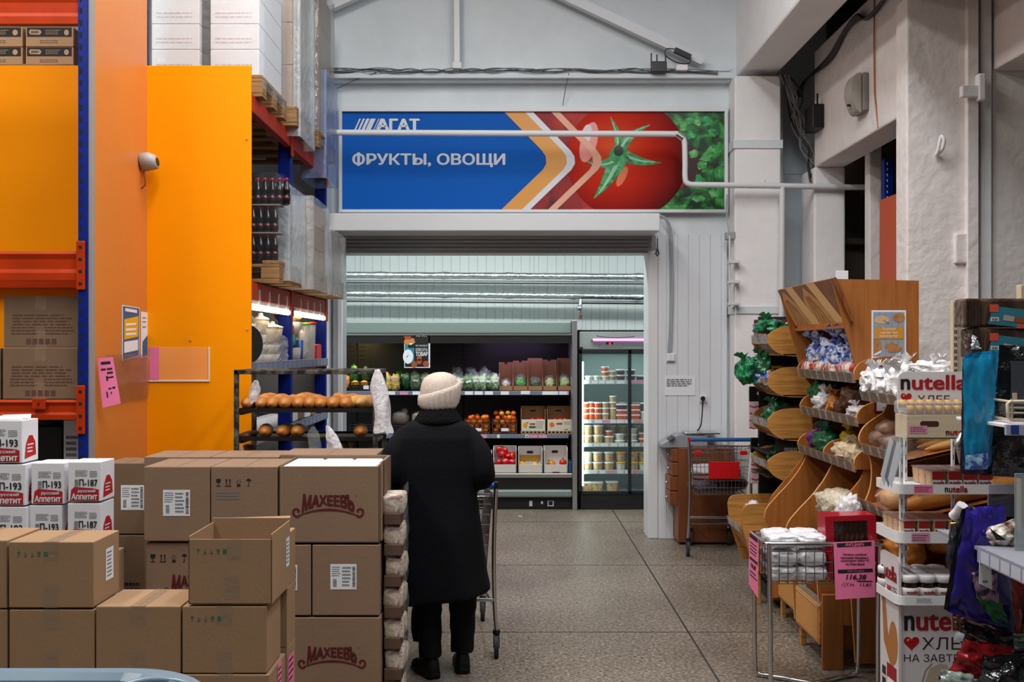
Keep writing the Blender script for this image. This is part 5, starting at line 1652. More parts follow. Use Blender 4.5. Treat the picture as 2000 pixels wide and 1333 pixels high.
for x,y,r_,m in ((796,657,7,m_fr),(795,668,6,m_fr2),(805,666,5,m_fr2),(809,712,6,m_fr),(819,700,5,m_fr),(819,707,5,m_fr),(832,711,6,m_fr)):
 a.disc(*W(x,y),r_ * YP / 2000,fr,m,.0022 + x * 1e-6)
a.text('АГАТ',fr,*W(813,658),*W(835,653),m_paper,.03,w=.002)
a.text('НЕ ЗАБУДЬТЕ',fr,*W(812,677.5),*W(835,674),m_paper,.0,w=.002)
a.text('ВЗВЕСИТЬ',fr,*W(812,686),*W(835,680.5),m_paper,.0,w=.002)
a.text('ТОВАР',fr,*W(812,696),*W(835.5,687.5),m_paper,.03,w=.002)
t.part('poster_sheet',a)
# ---------------------------------------------------------------- goods on the top shelf
ZT = 1.274
m_salad = patchy('bagged salad leaves',['3E6A2A','7FA65A','C9D6B4','2C4A22'],16,rough=.35,bump=(30,.6))
m_salad2 = patchy('bagged darker leaves',['1F4A1E','4E7A3A','9DB88A'],14,rough=.35,bump=(30,.6))
m_gl = mat('green glossy film','16803A',.15,spec=.8,bump=(24,.6))
m_gl2 = mat('deep green film','0C4A22',.2,spec=.8,bump=(24,.6))
m_gold = patchy('gold crinkled film',['C8960A','E0C060','B8A080','D8A810'],14,rough=.2,bump=(24,.8))
def salad(label,px,y,w,h,m,seed,lab=True):
 c = (PX(px,y),y,ZT + h / 2)
 t = Thing('salad_bag',label,'salad bag',(c[0],y,ZT),'bags of salad on the top chilled shelf')
 a = MB(); a.blob(c,(w * .46,.04,h * .42),m,.5,3.4,seed,3,sq=.7); t.part('leaves',a)
 a = MB(); a.blob((c[0],y,c[2] + .006),(w * .54,.05,h * .53),m_bag,.4,3.6,seed + 2,3,sq=.65); t.part('bag',a)
 if lab:
  a = MB(); M_ = Matrix.Translation((c[0] + .01,y - .058,c[2] + h * .10)) @ Matrix.Rotation(R((seed * 37) % 30 - 15),4,'Y')
  a.rbox((-.03,0,-.011),(.03,.002,.011),m_paper,.0008,M=M_); t.part('price_sticker',a)
for k,(px,h) in enumerate(((811,.19),(830,.18),(848,.17),(866,.17),(884,.18),(899,.16),(914,.17),(928,.18),(941,.18),(953,.17),(966,.18))):
 salad('clear bag of green salad on the top chilled shelf, %s from the left' % ords[k],px,11.40 + .03 * (k % 2),.10,h,m_salad if k % 3 else m_salad2,k + 3)
for k,(px,h) in enumerate(((893,.19),(920,.19),(947,.19))):
 salad('clear bag of green salad in the rear of the top chilled shelf, %s' % ('left','middle','right')[k],px,11.58,.12,h + .04,m_salad2,k + 40,False)
for k,(px,y,h,m,lab) in enumerate(((793,11.42,.20,m_gl2,'deep green glossy bag left of the salad bags'),(780,11.5,.21,m_gl,'bright green glossy bag behind the gold bags'),(691,11.6,.28,m_gl,'tall green bag at the left of the top chilled shelf'),(715,11.62,.26,m_gl2,'green bag behind the citrus crate'),(674,11.45,.17,patchy('bagged carrots',['D8641E','E88A3A','A8A090'],12,rough=.3,bump=(24,.5)),'bag of carrots at the left end of the top chilled shelf'))):
 a = MB(); a.blob((PX(px,y),y,ZT + h / 2),(.05 + .01 * (k == 0),.05,h / 2),m,.3,2.5,k * 3 + 1,3,sq=.8); a.obj('vegetable_bag',lab,'vegetable bag')
for k,(px,y,h) in enumerate(((757,11.40,.18),(772,11.39,.17))):
 a = MB(); a.blob((PX(px,y),y,ZT + h / 2),(.05,.045,h / 2),m_gold,.4,2.5,k + 11,3,sq=.75); a.obj('gold_bag','crumpled gold bag beside the bread rack on the top chilled shelf, %s' % ('left','right')[k],'bag')
m_crate = mat('black plastic crate','0E0E0F',.45)
def crate(label,x0,x1,y0,y1,z,h,m,group=None,n=6,rows=3,name='crate'):
 t = Thing(name,label,'crate',((x0 + x1) / 2,(y0 + y1) / 2,z),group)
 a = MB(); s_ = .008
 a.box((x0,y0,z),(x1,y1,z + .006),m)
 for zz in [z + .004 + (h - .012) * i / rows for i in range(rows + 1)]:
  a.rbox((x0,y0,zz),(x1,y0 + s_,zz + .012),m,.002); a.rbox((x0,y1 - s_,zz),(x1,y1,zz + .012),m,.002)
  a.rbox((x0,y0,zz),(x0 + s_,y1,zz + .012),m,.002); a.rbox((x1 - s_,y0,zz),(x1,y1,zz + .012),m,.002)
 for i in range(n + 1):
  x = x0 + (x1 - x0 - s_) * i / n; a.box((x,y0 + .001,z),(x + s_,y0 + s_ - .001,z + h),m); a.box((x,y1 - s_ + .001,z),(x + s_,y1 - .001,z + h),m)
 for i in range(1,n):
  y = y0 + (y1 - y0 - s_) * i / n; a.box((x0 + .001,y,z),(x0 + s_ - .001,y + s_,z + h),m); a.box((x1 - s_ + .001,y,z),(x1 - .001,y + s_,z + h),m)
 t.part('crate_body',a); return t
crate('black crate with yellow fruit at the left of the top chilled shelf',PX(682,11.35),PX(726,11.35),11.36,11.6,ZT,.09,m_crate)
def fruit(name,label,c,r,m,group,seed=0,fl=.9,cat='fruit'):
 a = MB(); a.blob(c,(r,r,r * fl),m,.03,2,seed,2); return a.obj(name,label,cat,group)
m_mel = mat('yellow citrus skin','D8941C',.4,bump=(60,.1)); m_or = mat('orange fruit skin','E0620E',.4,bump=(70,.15)); m_or2 = mat('deep orange fruit skin','C8420C',.4,bump=(70,.15))
m_tomr = mat('tomato skin','B81A0E',.25); m_pep = mat('red pepper skin','B8080E',.15,spec=.7); m_pepy = mat('yellow pepper skin','D8A80E',.2); m_stem = mat('green fruit stem','3E6A1E',.6)
for k,px in enumerate((693,711)): fruit('citrus_fruit','yellow round fruit in the black crate on the top chilled shelf, %s' % ('left','right')[k],(PX(px,11.42),11.43,ZT + .075),.048,m_mel,'yellow fruit in the black crate',k,.85)
a = MB(); M_ = Matrix.Translation(P(715,757,11.345)); a.rbox((-.03,0,-.022),(.03,.002,.02),m_paper,.0008,M=M_); a.obj('price_card','white price card clipped to the black crate on the top shelf','price card')
# cardboard boxes with greens
m_cbx = mat('warm cardboard','9A6E46',.8,var=(5,.1))
for k,(xa,xb,yt,hl) in enumerate(((974,1002,708,1),(1002,1031,705,1),(1031,1060,700,0),(1060,1088,703,1),(1089,1117,700,0))):
 y0 = 11.40; xa,xb = PX(xa,y0) + .002,PX(xb,y0) - .002; zt_ = PZ(yt,11.6)
 t = Thing('greens_box','brown display box of bagged greens on the top chilled shelf, %s from the left' % ords[k],'box',((xa + xb) / 2,11.5,ZT),'brown boxes of greens')
 a = MB(); w_ = xb - xa
 a.rbox((xa,11.60,ZT),(xb,11.605,zt_),m_cbx,.001); a.rbox((xa,y0,ZT),(xb,y0 + .005,ZT + .05),m_cbx,.001)
 for x in (xa,xb - .004):
  a.prism([(0,0),(.205,0),(.205,zt_ - ZT),(.12,zt_ - ZT - .02),(0,.05)],Fr((x,y0,ZT),(0,1,0),(0,0,1)),0,.004,m_cbx)
 a.box((xa,y0,ZT),(xb,11.6,ZT + .004),m_cbx)
 if hl: a.disc((xa + xb) / 2,zt_,.018,Fr((0,11.598,0)),m_cool,.002)
 t.part('box_body',a)
 h = (.09,.13,.11,.12,.13)[k]
 m = (patchy('pale mushrooms',['D8D4C8','A8A294','6A7050'],14,rough=.4,bump=(20,.6)),patchy('bright parsley',['1F8A2E','4CB84A','0E5A1E'],26,rough=.4,bump=(40,.8)),patchy('dark herbs',['12401A','2C5A2A'],24,rough=.4,bump=(40,.8)),patchy('pale lettuce',['8FAE5A','C2CF8A','5A7A32'],20,rough=.35,bump=(30,.8)),patchy('pale lettuce',[],1))[k]
 tt = Thing('greens_bag','clear bag of greens in the brown box, %s from the left' % ords[k],'greens',((xa + xb) / 2,11.45,ZT + .005),'bagged greens in the brown boxes')
 a = MB(); c = ((xa + xb) / 2,11.46,ZT + .012 + h * .55); a.blob(c,(.05,.035,h * .5),m,.35,3.2,k + 60,3); tt.part('leaves',a)
 a = MB(); a.blob((c[0],c[1],c[2] + .015),(.062,.045,h * .62),m_bag,.25,2.5,k + 70,3,sq=.8); tt.part('bag',a)
# ---------------------------------------------------------------- middle shelf
ZM = .801
for k,(px,lab,m) in enumerate(((782,'dark packed vegetables in a clear bag left of the shopper, on the middle chilled shelf',m_rye),(820,'pale bag of vegetables next to the shopper shoulder on the middle chilled shelf',patchy('pale brown roots',['6A4A2A','A89070','3A2A1E'],12,rough=.4)))):
 bagged('vegetable_bag',lab,(PX(px,11.45),11.45,ZM + .16),(.10,.08,.085),m,5 + k,'vegetable bag')
crate('black crate under the bagged vegetables on the middle chilled shelf',PX(755,11.3),PX(835,11.3),11.32,11.6,ZM,.085,m_crate)
crate('empty black crate behind the bread rack on the middle chilled shelf',PX(680,11.3),PX(750,11.3),11.32,11.6,ZM,.10,m_crate)
m_brcr = mat('brown fruit crate','4A2A14',.5)
rd = random.Random(21)
fo = [Repeat(f_) for f_ in ()]
def pile(lab,x0,x1,y0,y1,z,r,n1,mats,group,name,top=4):
 """fruit in rows inside a crate, then a heap"""
 protos = []
 for i,m in enumerate(mats):
  a = MB(); a.blob((0,0,r * .92),(r,r,r * .92),m,.03,2,i,2); a.disc(0,0,.004,Fr((0,0,r * 1.83),(1,0,0),(0,1,0)),m_stem,0)
  o = a.obj(name,'','fruit',group,org=(0,0,0)); protos.append(Repeat(o))
 k = 0
 nx = max(2,int((x1 - x0 - .02) / (2 * r))); ny = max(2,int((y1 - y0 - .02) / (2 * r)))
 for layer in range(n1 + 1):
  for j in range(ny):
   for i in range(nx):
    if layer == n1 and rd.random() > top / 10: continue
    if j >= 2 and layer < n1: continue
    x = x0 + .012 + r + (x1 - x0 - .024 - 2 * r) * min(1,max(0,(i + (.5 if layer % 2 else 0) + rd.uniform(-.2,.2)) / (nx - 1))); y = y0 + .012 + r + j * 2 * r * .98 + (r * .5 if layer % 2 else 0)
    if y > y1 - r: continue
    protos[k % len(mats)]((x,y,z + .007 + layer * r * 1.55 + rd.uniform(0,.012) * (layer > 1)),rd.random() * 6,'%s, %s layer, %s row, %s from the left' % (lab,('bottom','second','third','fourth','top')[layer],('front','second','third','fourth','fifth','sixth')[j],ords[i]))
    k += 1
xa,xb = PX(907,11.32),PX(957,11.32)
crate('brown slatted crate of oranges beside the shopper on the middle chilled shelf',xa,xb,11.32,11.6,ZM,.155,m_brcr,None,4,3)
pile('orange fruit in the crate beside the shopper',xa,xb,11.32,11.6,ZM,.029,3,(m_or,m_or2,m_mel),'oranges in the crate beside the shopper','orange',7)
xa,xb = PX(961,11.32),PX(1010,11.32)
crate('brown slatted crate heaped with oranges left of the white fruit boxes',xa,xb,11.32,11.6,ZM,.155,m_brcr,None,4,3)
pile('orange fruit in the heaped crate',xa,xb,11.32,11.6,ZM,.029,4,(m_or,m_or2,m_mel),'oranges in the heaped crate','orange',8)
for p,lab in ((986,'white price card on the heaped orange crate'),(933,'white price card on the crate beside the shopper')):
 a = MB(); a.rbox(P(p - 7,843,11.31),P(p + 7,837,11.314),m_paper,.0008); a.obj('price_card',lab,'price card')
m_boxw = mat('cream printed fruit box','CFC6B4',.6)
for k,(pa,pb,lab) in enumerate(((1017,1066,'cream fruit box with a printed yellow fruit on the middle chilled shelf'),(1068,1117,'cream fruit box with a printed orange beside the end panel'))):
 y0 = 11.30; xa,xb = PX(pa,y0) + .002,PX(pb,y0) - .002; z0 = ZM
 t = Thing('fruit_box',lab,'box',((xa + xb) / 2,11.45,z0),'cream fruit boxes')
 a = MB(); zf = PZ(820,y0); zb_ = PZ(793,11.58)
 a.rbox((xa,y0,z0 + .03),(xb,y0 + .008,zf),m_boxw,.002); a.rbox((xa,11.57,z0),(xb,11.578,zb_),m_cbx,.002)
 for x in (xa,xb - .006): a.prism([(0,0),(.278,0),(.278,zb_ - z0),(0.01,zf - z0 + .10),(0,zf - z0)],Fr((x,y0,z0),(0,1,0),(0,0,1)),0,.006,m_cbx)
 a.box((xa,y0,z0 + .02),(xb,11.57,z0 + .026),m_cbx)
 fr = Fr((xa,y0,z0 + .03)); w_,h_ = xb - xa,zf - z0 - .03
 if k == 0:
  a.disc(w_ * .18,h_ * .5,.024,fr,mat('print yellow fruit','E0920E',.5),.001,.03); a.disc(w_ * .27,h_ * .72,.012,fr,m_inkgr,.0012,.006)
  a.rect(w_ * .36,h_ * .55,w_ * .58,h_ * .68,fr,m_red,.001); a.rect(w_ * .33,h_ * .25,w_ * .6,h_ * .45,fr,m_inkgr,.001); a.lines(fr,w_ * .62,h_ * .2,w_ * .95,h_ * .9,6,m_inkg,3,.3)
 else:
  a.disc(w_ * .2,h_ * .55,.028,fr,mat('print orange fruit','E0641A',.5),.001); a.rect(w_ * .38,h_ * .55,w_ * .62,h_ * .72,fr,mat('print brown band','8A4A2A',.5),.001); a.lines(fr,w_ * .7,h_ * .1,w_ * .9,h_ * .18,1,m_ink,2,.7); a.lines(fr,w_ * .68,h_ * .55,w_ * .95,h_ * .85,4,m_inkg,9,.3)
 a.rect(w_ * .38,zb_ - z0 - .065,w_ * .62,zb_ - z0 - .045,Fr((xa,11.569,z0)),m_ink,.001)
 t.part('box_body',a)
 a = MB()
 for i in range(7): a.rbox((xa + (w_ - .012) * i / 6,y0 - .002,z0),(xa + (w_ - .012) * i / 6 + .012,y0 + .006,z0 + .034),m_edge,.001)
 a.rbox((xa,y0 - .002,z0),(xb,y0 + .006,z0 + .006),m_edge,.001); t.part('tray_foot',a)
 for j,px in enumerate(((1040,1052,1058),(1083,1094,1104))[k]):
  fruit('tomato','red tomato showing over the front of the %s cream box, %s from the left' % (('left','right')[k],ords[j]),(PX(px,11.36),11.37,zf - .012),.03,m_tomr,'tomatoes in the cream boxes',j,.9,'tomato')
  a = MB();
 a = MB(); a.rbox((xa + .008,y0 + .01,z0 + .028),(xb - .008,11.565,zf - .045),m_cbx,.002); a.obj('box_filling','brown padding inside the %s cream fruit box' % ('left','right')[k],'padding')
# ---------------------------------------------------------------- bottom deck: white boxes of peppers
ZB = .397
m_pb = mat('white pepper box','CBC3BE',.6)
def pepper(name,label,c,r,m,seed,group,rot=0):
 t = Thing(name,label,'pepper',c,group)
 M_ = Matrix.Rotation(rot,4,'Y')
 a = MB()
 def lobes(q):
  g = math.atan2(q.y,q.x); k = 1 + .13 * math.cos(3 * g + seed) * (1 - abs(q.z) * .4)
  return Vector((q.x * k,q.y * k,q.z - .18 * max(0,1 - (q.x ** 2 + q.y ** 2) * 2.2) * (1 if q.z > 0 else -.4)))
 a.blob(c,(r,r,r * 1.08),m,.05,1.6,seed,3,M_,fn=lobes); t.part('flesh',a)
 a = MB(); cc = Vector(c); up = M_ @ Vector((0,0,1)); a.tube([cc + up * r * .8,cc + up * r * 1.15,cc + up * r * 1.4 + Vector((.006,0,0))],.006,m_stem,8); t.part('stem',a)
 return t
def pepbox(label,pa,pb,top,k):
 y0 = 11.08; xa,xb = PX(pa,y0) + .002,PX(pb,y0) - .002; zf = PZ(908,y0); zt_ = PZ(top,11.3)
 t = Thing('pepper_box',label,'box',((xa + xb) / 2,11.2,ZB),'white boxes on the bottom deck')
 a = MB(); w_ = xb - xa
 a.rbox((xa,y0,ZB),(xb,y0 + .006,zf),m_pb,.002); a.rbox((xa,11.34,ZB),(xb,11.346,zt_),m_pb,.002)
 for x in (xa,xb - .006): a.prism([(0,0),(.262,0),(.262,zt_ - ZB),(.03,zt_ - ZB),(0,zt_ - ZB - .03),(0,.02)],Fr((x,y0,ZB),(0,1,0),(0,0,1)),0,.006,m_pb)
 a.box((xa,y0,ZB),(xb,11.34,ZB + .005),m_pb)
 fr = Fr((xa,11.339,ZB)); hz = zt_ - ZB
 if k >= 2: a.prism(rrect(w_ * .36,hz - .085,w_ * .64,hz - .055,.014),fr,.0,.002,m_ink)
 if k == 2: a.rect(w_ * .06,.10,w_ * .94,hz * .62,fr,mat('ochre paper lining','A8741C',.7),.002)
 if k >= 2: a.rect(w_ * .36,.0,w_ * .66,.012,Fr((xa,y0,ZB)),(mat('yellow strip','D8B070',.6),m_dred)[k - 2],.001)
 t.part('box_body',a)
 return xa,xb
ppos = []
xa,xb = pepbox('white box with a few red peppers half hidden by the shopper, bottom deck',915,961,880,0)
for i,(px,z) in enumerate(((950,.47),(955,.475),(947,.53))): pepper('red_pepper','red pepper in the half hidden box beside the shopper, %s' % ('front left','front right','upper')[i],(PX(px,11.16),11.15 + .04 * i,z),.038,m_pep,i + 31,'red peppers beside the shopper',R(20 * i))
xa,xb = pepbox('white box heaped with red peppers on the bottom deck',963,1009,871,1)
for i,(px,y,z,r_) in enumerate(((974,11.14,.50,40),(987,11.13,.51,-25),(1000,11.14,.50,15),(970,11.2,.455,0),(980,11.20,.585,10),(992,11.22,.56,60),(1001,11.22,.565,-35),(976,11.26,.63,30),(985,11.28,.615,-20),(990,11.16,.45,50))):
 pepper('red_pepper','red pepper in the heaped white box, %s %s' % (('lower','middle','upper')[min(2,int((z - .43) / .075))],('left one','inner left one','centre one','inner right one','right one')[min(4,int((px - 968) / 7))] + (' at the front',' behind',' at the back')[min(2,int((y - 11.1) / .06))]),(PX(px,y),y,z),.043,m_pep,i,'red peppers in the heaped box',R(r_))
xa,xb = pepbox('white box nearly empty with yellow peppers on the bottom deck',1012,1060,872,2)
for i,(px,z) in enumerate(((1020,.475),(1046,.465))): pepper('yellow_pepper','yellow pepper low in the nearly empty white box, %s' % ('left','right')[i],(PX(px,11.15),11.15,z),.040,m_pepy,i + 51,'yellow peppers',R(30))
xa,xb = pepbox('white box with one yellow and one red pepper beside the end panel',1062,1109,871,3)
pepper('yellow_pepper','yellow green pepper with a stem in the last white box',(PX(1077,11.17),11.16,.48),.046,patchy('yellow green pepper skin',['B8A01A','D87A14','8A8A1E'],8,rough=.2),61,None,R(-35))
pepper('red_pepper','red orange pepper standing in the last white box',(PX(1099,11.17),11.17,.50),.040,mat('red orange pepper skin','D0300C',.2),62,None)
a = MB(); a.rbox((PX(752,11.1),11.1,ZB),(PX(775,11.1),11.34,ZB + .2),mat('dark red produce net','6A0E12',.5,bump=(30,.6)),.03); a.obj('red_net','dark red produce net low behind the bread rack post','net')
a = MB(); a.rbox((PX(1110,11.1),11.1,ZB),(PX(1117,11.1),11.34,ZB + .12),mat('blue plastic','1A4A7A',.5),.01); a.obj('blue_crate','narrow blue crate side between the last box and the end panel','crate')
a = MB(); a.sheet(lambda u,v: (.04 * u + PX(1012,10.6),10.6 + .03 * v,.004 + .004 * math.sin(u * 5)),4,3,m_paper); a.obj('paper_scrap','small white paper scrap on the floor before the chilled shelves','paper')
# ================================================================ glass door fridge
FX0,FX1 = PX(1130,YD),PX(1130,YD) + 1.22
m_fin = mat('pale fridge lining','9FB6B4',.4)
m_gls = mat('fridge glass','9AA8A8',.03,alpha=.07,spec=.6)
m_fsh = mat('fridge wire shelf','C8D4D2',.35)
m_cold = mat('lit cold tube','F2FFFF',.3,emit=('E6FFFA',7.0))
t = Thing('glass_door_fridge','tall black glass door fridge full of tubs right of the chilled shelves','fridge',((FX0 + FX1) / 2,11.4,0))
a = MB()
a.rbox((FX0,YD + .04,0),(FX0 + .03,11.75,1.945),m_blackm,.004); a.rbox((FX1 - .03,YD + .04,0),(FX1,11.75,1.945),m_blackm,.004)
a.rbox((FX0,11.72,0),(FX1,11.75,1.945),m_blackm,.004); a.rbox((FX0,YD + .04,0),(FX1,11.75,.175),m_blackm,.006)
a.rbox((FX0,YD + .04,1.925),(FX1,11.75,1.945),m_blackm,.004)
t.part('cabinet',a)
a = MB(); a.box((FX0 + .03,11.70,.175),(FX1 - .03,11.72,1.72),m_fin); a.box((FX0 + .03,YD + .1,.175),(FX0 + .036,11.7,1.72),m_fin); a.box((FX1 - .036,YD + .1,.175),(FX1 - .03,11.7,1.72),m_fin); a.box((FX0 + .03,YD + .1,1.70),(FX1 - .03,11.7,1.73),m_fin); a.box((FX0 + .03,YD + .1,.176),(FX1 - .03,11.7,.182),m_fin)
for k in range(60): a.box((FX0 + .055,11.694,.3 + k * .023),(FX0 + .062,11.70,.312 + k * .023),m_ink)
t.part('lining',a)
a = MB(); a.rbox((FX0 + .012,YD + .035,1.735),(FX1 - .012,YD + .12,1.925),mat('pale header panel','8E9490',.4),.006)
frh = Fr((0,YD + .035,0))
a.rect(PX(1171,YD),1.752,PX(1217,YD),1.754,frh,m_ink,.001)
for x in (1171,1217): a.rect(PX(x,YD) - .001,1.752,PX(x,YD) + .001,1.80,frh,m_ink,.001)
a.rect(PX(1184,YD),1.788,PX(1198,YD),1.812,frh,m_ink,.001)
a.rect(PX(1131.5,YD),1.735,PX(1139,YD),1.76,frh,m_ink,.001)
b_ = t.part('header',a)
a = MB(); a.rect(PX(1190,YD),1.790,PX(1194,YD),1.806,frh,mat('red led digits','FF2020',.4,emit=('FF1414',5)),.002); t.part('display',a,parent=b_)
a = MB(); a.cyl((PX(1157,YD),YD + .012,1.836),(FX1 - .06,YD + .012,1.836),.014,mat('pink lit tube','F4A8E4',.3,emit=('F29AE0',.9)),n=12)
t.part('pink_tube',a,parent=b_)
a = MB()
for x in (1155,1262): a.cyl((PX(x,YD),YD + .012,1.836),(PX(x + 3,YD),YD + .012,1.836),.018,m_steel,n=12)
a.tube(spline([(PX(1165,YD),YD + .02,1.88),(PX(1185,YD),YD + .02,1.865),(PX(1210,YD),YD + .02,1.86),(PX(1240,YD),YD + .02,1.875)],5),.004,m_black,6)
t.part('tube_holder',a,parent=b_)
dm = PX(1230,YD)
for k,(xa,xb) in enumerate(((FX0 + .004,dm + .018),(dm - .018,FX1 - .004))):
 y = YD + (.0 if k == 0 else .022)
 a = MB()
 for q0,q1 in (((xa,.18),(xa + .035,1.73)),((xb - .035,.18),(xb,1.73)),((xa,.18),(xb,.205)),((xa,1.685),(xb,1.73))):
  a.rbox((q0[0],y,q0[1]),(q1[0],y + .02,q1[1]),m_blackm,.003)
 d_ = t.part('door',a)
 a = MB(); a.box((xa + .035,y + .006,.205),(xb - .035,y + .012,1.685),m_gls); t.part('pane',a,parent=d_)
a = MB(); a.cyl((FX0 + .05,YD + .09,.25),(FX0 + .05,YD + .09,1.6),.011,m_cold,n=10)
t.part('inner_tube',a)
area('fridge_lamp',((FX0 + FX1) / 2,YD + .25,1.69),1.0,.10,2.2,(.88,1.0,.97))
area('fridge_lamp',(FX0 + .06,YD + .12,.95),1.3,.04,2.2,(.88,1.0,.97),(0,R(-90),0))
SHF = []
for z in (1.385,.955,.70,.405,.182):
 if z > .2:
  a = MB(); a.box((FX0 + .038,YD + .13,z - .012),(FX1 - .038,11.66,z),mat('pale glass shelf','B8CCC8',.2,alpha=.75)); b_ = t.part('shelf',a)
  a = MB(); a.rbox((FX0 + .04,YD + .115,z - .03),(FX1 - .04,YD + .128,z + .015),mat('pale ticket rail','A8BEBC',.3,alpha=.9),.003)
  frt = Fr((0,YD + .115,0)); rd = random.Random(int(z * 100)); x = FX0 + .06
  while x < FX1 - .2:
   w_ = rd.uniform(.06,.10); a.rect(x,z - .025,x + w_,z + .01,frt,m_pinkl if rd.random() < .18 else m_paper,.001); x += w_ + rd.uniform(.003,.03)
  t.part('ticket_rail',a,parent=b_)
# tubs
m_lid = mat('white tub lid','E4E8E6',.35); m_lidy = mat('yellow tub rim','D8B41A',.35)
TUBM = {}
for nm_,cs in (('orange salad',['B83408','D85A10','A02A08']),('beige salad',['A07A4A','C4A878','8A6238']),('pale salad',['C8C4A0','DADAC0','A8B080']),('beet salad',['3A0A1E','5A1430','2A0814']),('dark salad',['1A1E18','2E3A2A','3A3A30'])):
 TUBM[nm_] = patchy('tub of ' + nm_,cs,30,rough=.25)
def tubproto(kind,r,h,lid,sq=False):
 t = Thing('salad_tub','','tub',(0,0,0),'tubs of salad in the fridge')
 a = MB()
 if sq:
  a.loft([[Vector((x * 1.15,y,0)) for x,y in rrect(-r * .85,-r * .7,r * .85,r * .7,r * .25)],[Vector((x * 1.15,y,h)) for x,y in rrect(-r,-r * .8,r,r * .8,r * .25)]],TUBM[kind],True)
 else: a.lathe([(.001,0),(r * .82,0),(r * .85,.004),(r * .97,h)],(0,0,0),TUBM[kind],18)
 t.part('tub_body',a)
 a = MB()
 if sq: a.loft([[Vector((x * 1.15,y,h - .004)) for x,y in rrect(-r * 1.06,-r * .86,r * 1.06,r * .86,r * .25)],[Vector((x * 1.15,y,h + .01)) for x,y in rrect(-r * 1.06,-r * .86,r * 1.06,r * .86,r * .25)]],lid,True)
 else: a.lathe([(r * 1.0,h - .006),(r * 1.06,h - .006),(r * 1.06,h + .008),(.001,h + .009)],(0,0,0),lid,18)
 t.part('lid',a); return Repeat(t)
TP = {}
def tub(kind,r,h,lid,sq,loc,label):
 k = (kind,r,h,lid.name,sq)
 if k not in TP: TP[k] = tubproto(*k[:3],lid,sq)
 TP[k](loc,0,label)
YT1 = YD + .20
SH = {1: (1.385,'first'),2: (.955,'second'),3: (.70,'third'),4: (.405,'fourth'),5: (.182,'lowest')}
rows = {
 1: [(1150,[('pale salad',.045,.05)]),(1166,[('pale salad',.042,.05)]),(1182,[('pale salad',.042,.05),('orange salad',.042,.04),('orange salad',.042,.04)]),(1196,[('beige salad',.042,.055),('beige salad',.042,.04)]),(1212,[('beet salad',.05,.06),('beet salad',.05,.05)]),(1232,[('beet salad',.05,.06),('beet salad',.05,.05)]),(1251,[('beet salad',.05,.055)])],
 2: [(1144,[('orange salad',.045,.07),('orange salad',.045,.05),('orange salad',.045,.05)]),(1155,[('orange salad',.036,.075),('orange salad',.036,.05),('orange salad',.036,.05)]),(1167,[('orange salad',.045,.07),('orange salad',.045,.05),('orange salad',.045,.05)]),(1182,[('beige salad',.04,.07),('beige salad',.04,.05),('beige salad',.04,.05)]),(1197,[('beige salad',.037,.13),('beige salad',.037,.055),('beige salad',.037,.055)]),(1214,[('orange salad',.05,.055,1),('orange salad',.05,.045,1),('beet salad',.05,.05,1)]),(1240,[('orange salad',.045,.055,1),('orange salad',.045,.045,1),('orange salad',.045,.045,1)]),(1258,[('pale salad',.04,.09),('dark salad',.04,.085)])],
 3: [(1148,[('beige salad',.05,.085),('beige salad',.05,.10)]),(1168,[('beige salad',.055,.085),('beige salad',.052,.10)]),(1189,[('beige salad',.055,.075),('orange salad',.04,.05)]),(1210,[('pale salad',.055,.03),('pale salad',.05,.06)]),(1235,[('pale salad',.055,.03),('pale salad',.05,.055),('pale salad',.05,.055)]),(1257,[('orange salad',.045,.05,1),('orange salad',.045,.05,1)])],
 4: [(1148,[('beige salad',.05,.085),('pale salad',.05,.10)]),(1167,[('beige salad',.055,.085),('beige salad',.055,.10)]),(1189,[('beige salad',.055,.085),('beige salad',.055,.10)]),(1212,[('pale salad',.053,.085,0,1),('beige salad',.053,.10,0,1)]),(1238,[('beige salad',.05,.085,0,1),('beige salad',.05,.10,0,1)]),(1256,[('pale salad',.05,.085,0,1),('beige salad',.05,.10,0,1)])],
 5: [(1147,[('beige salad',.05,.09,1)]),(1166,[('beige salad',.055,.09,1)]),(1195,[('beige salad',.055,.095,1)])]}
for s_,cols in rows.items():
 z0,nm_ = SH[s_]
 for ci,(px,st) in enumerate(cols):
  z = z0 + .001
  for li,q in enumerate(st):
   kind,r_,h = q[:3]; sq = len(q) > 3 and q[3] == 1; lid = m_lidy if len(q) > 4 else m_lid
   lev = '' if len(st) == 1 else (', lowest in stack' if li == 0 else (', topmost in stack' if li == len(st) - 1 else ', middle of stack'))
   tub(kind,r_,h,lid,sq,(PX(px,YT1),YT1,z),'tub of %s, %s fridge shelf, %s column from the left%s' % (kind,nm_,ords[ci],lev))
   z += h + .0105
 if s_ in (2,3,4):
  for ci,px in enumerate((1152,1172,1194,1216,1244)):
   z = z0 + .001
   for li in range(2):
    tub('beige salad' if s_ != 2 else 'orange salad',.05,.085,m_lid,False,(PX(px,YT1 + .13),YT1 + .14,z),'tub in the rear row of the %s fridge shelf, %s from the left, %s' % (nm_,ords[ci],('lower','upper')[li])); z += .096
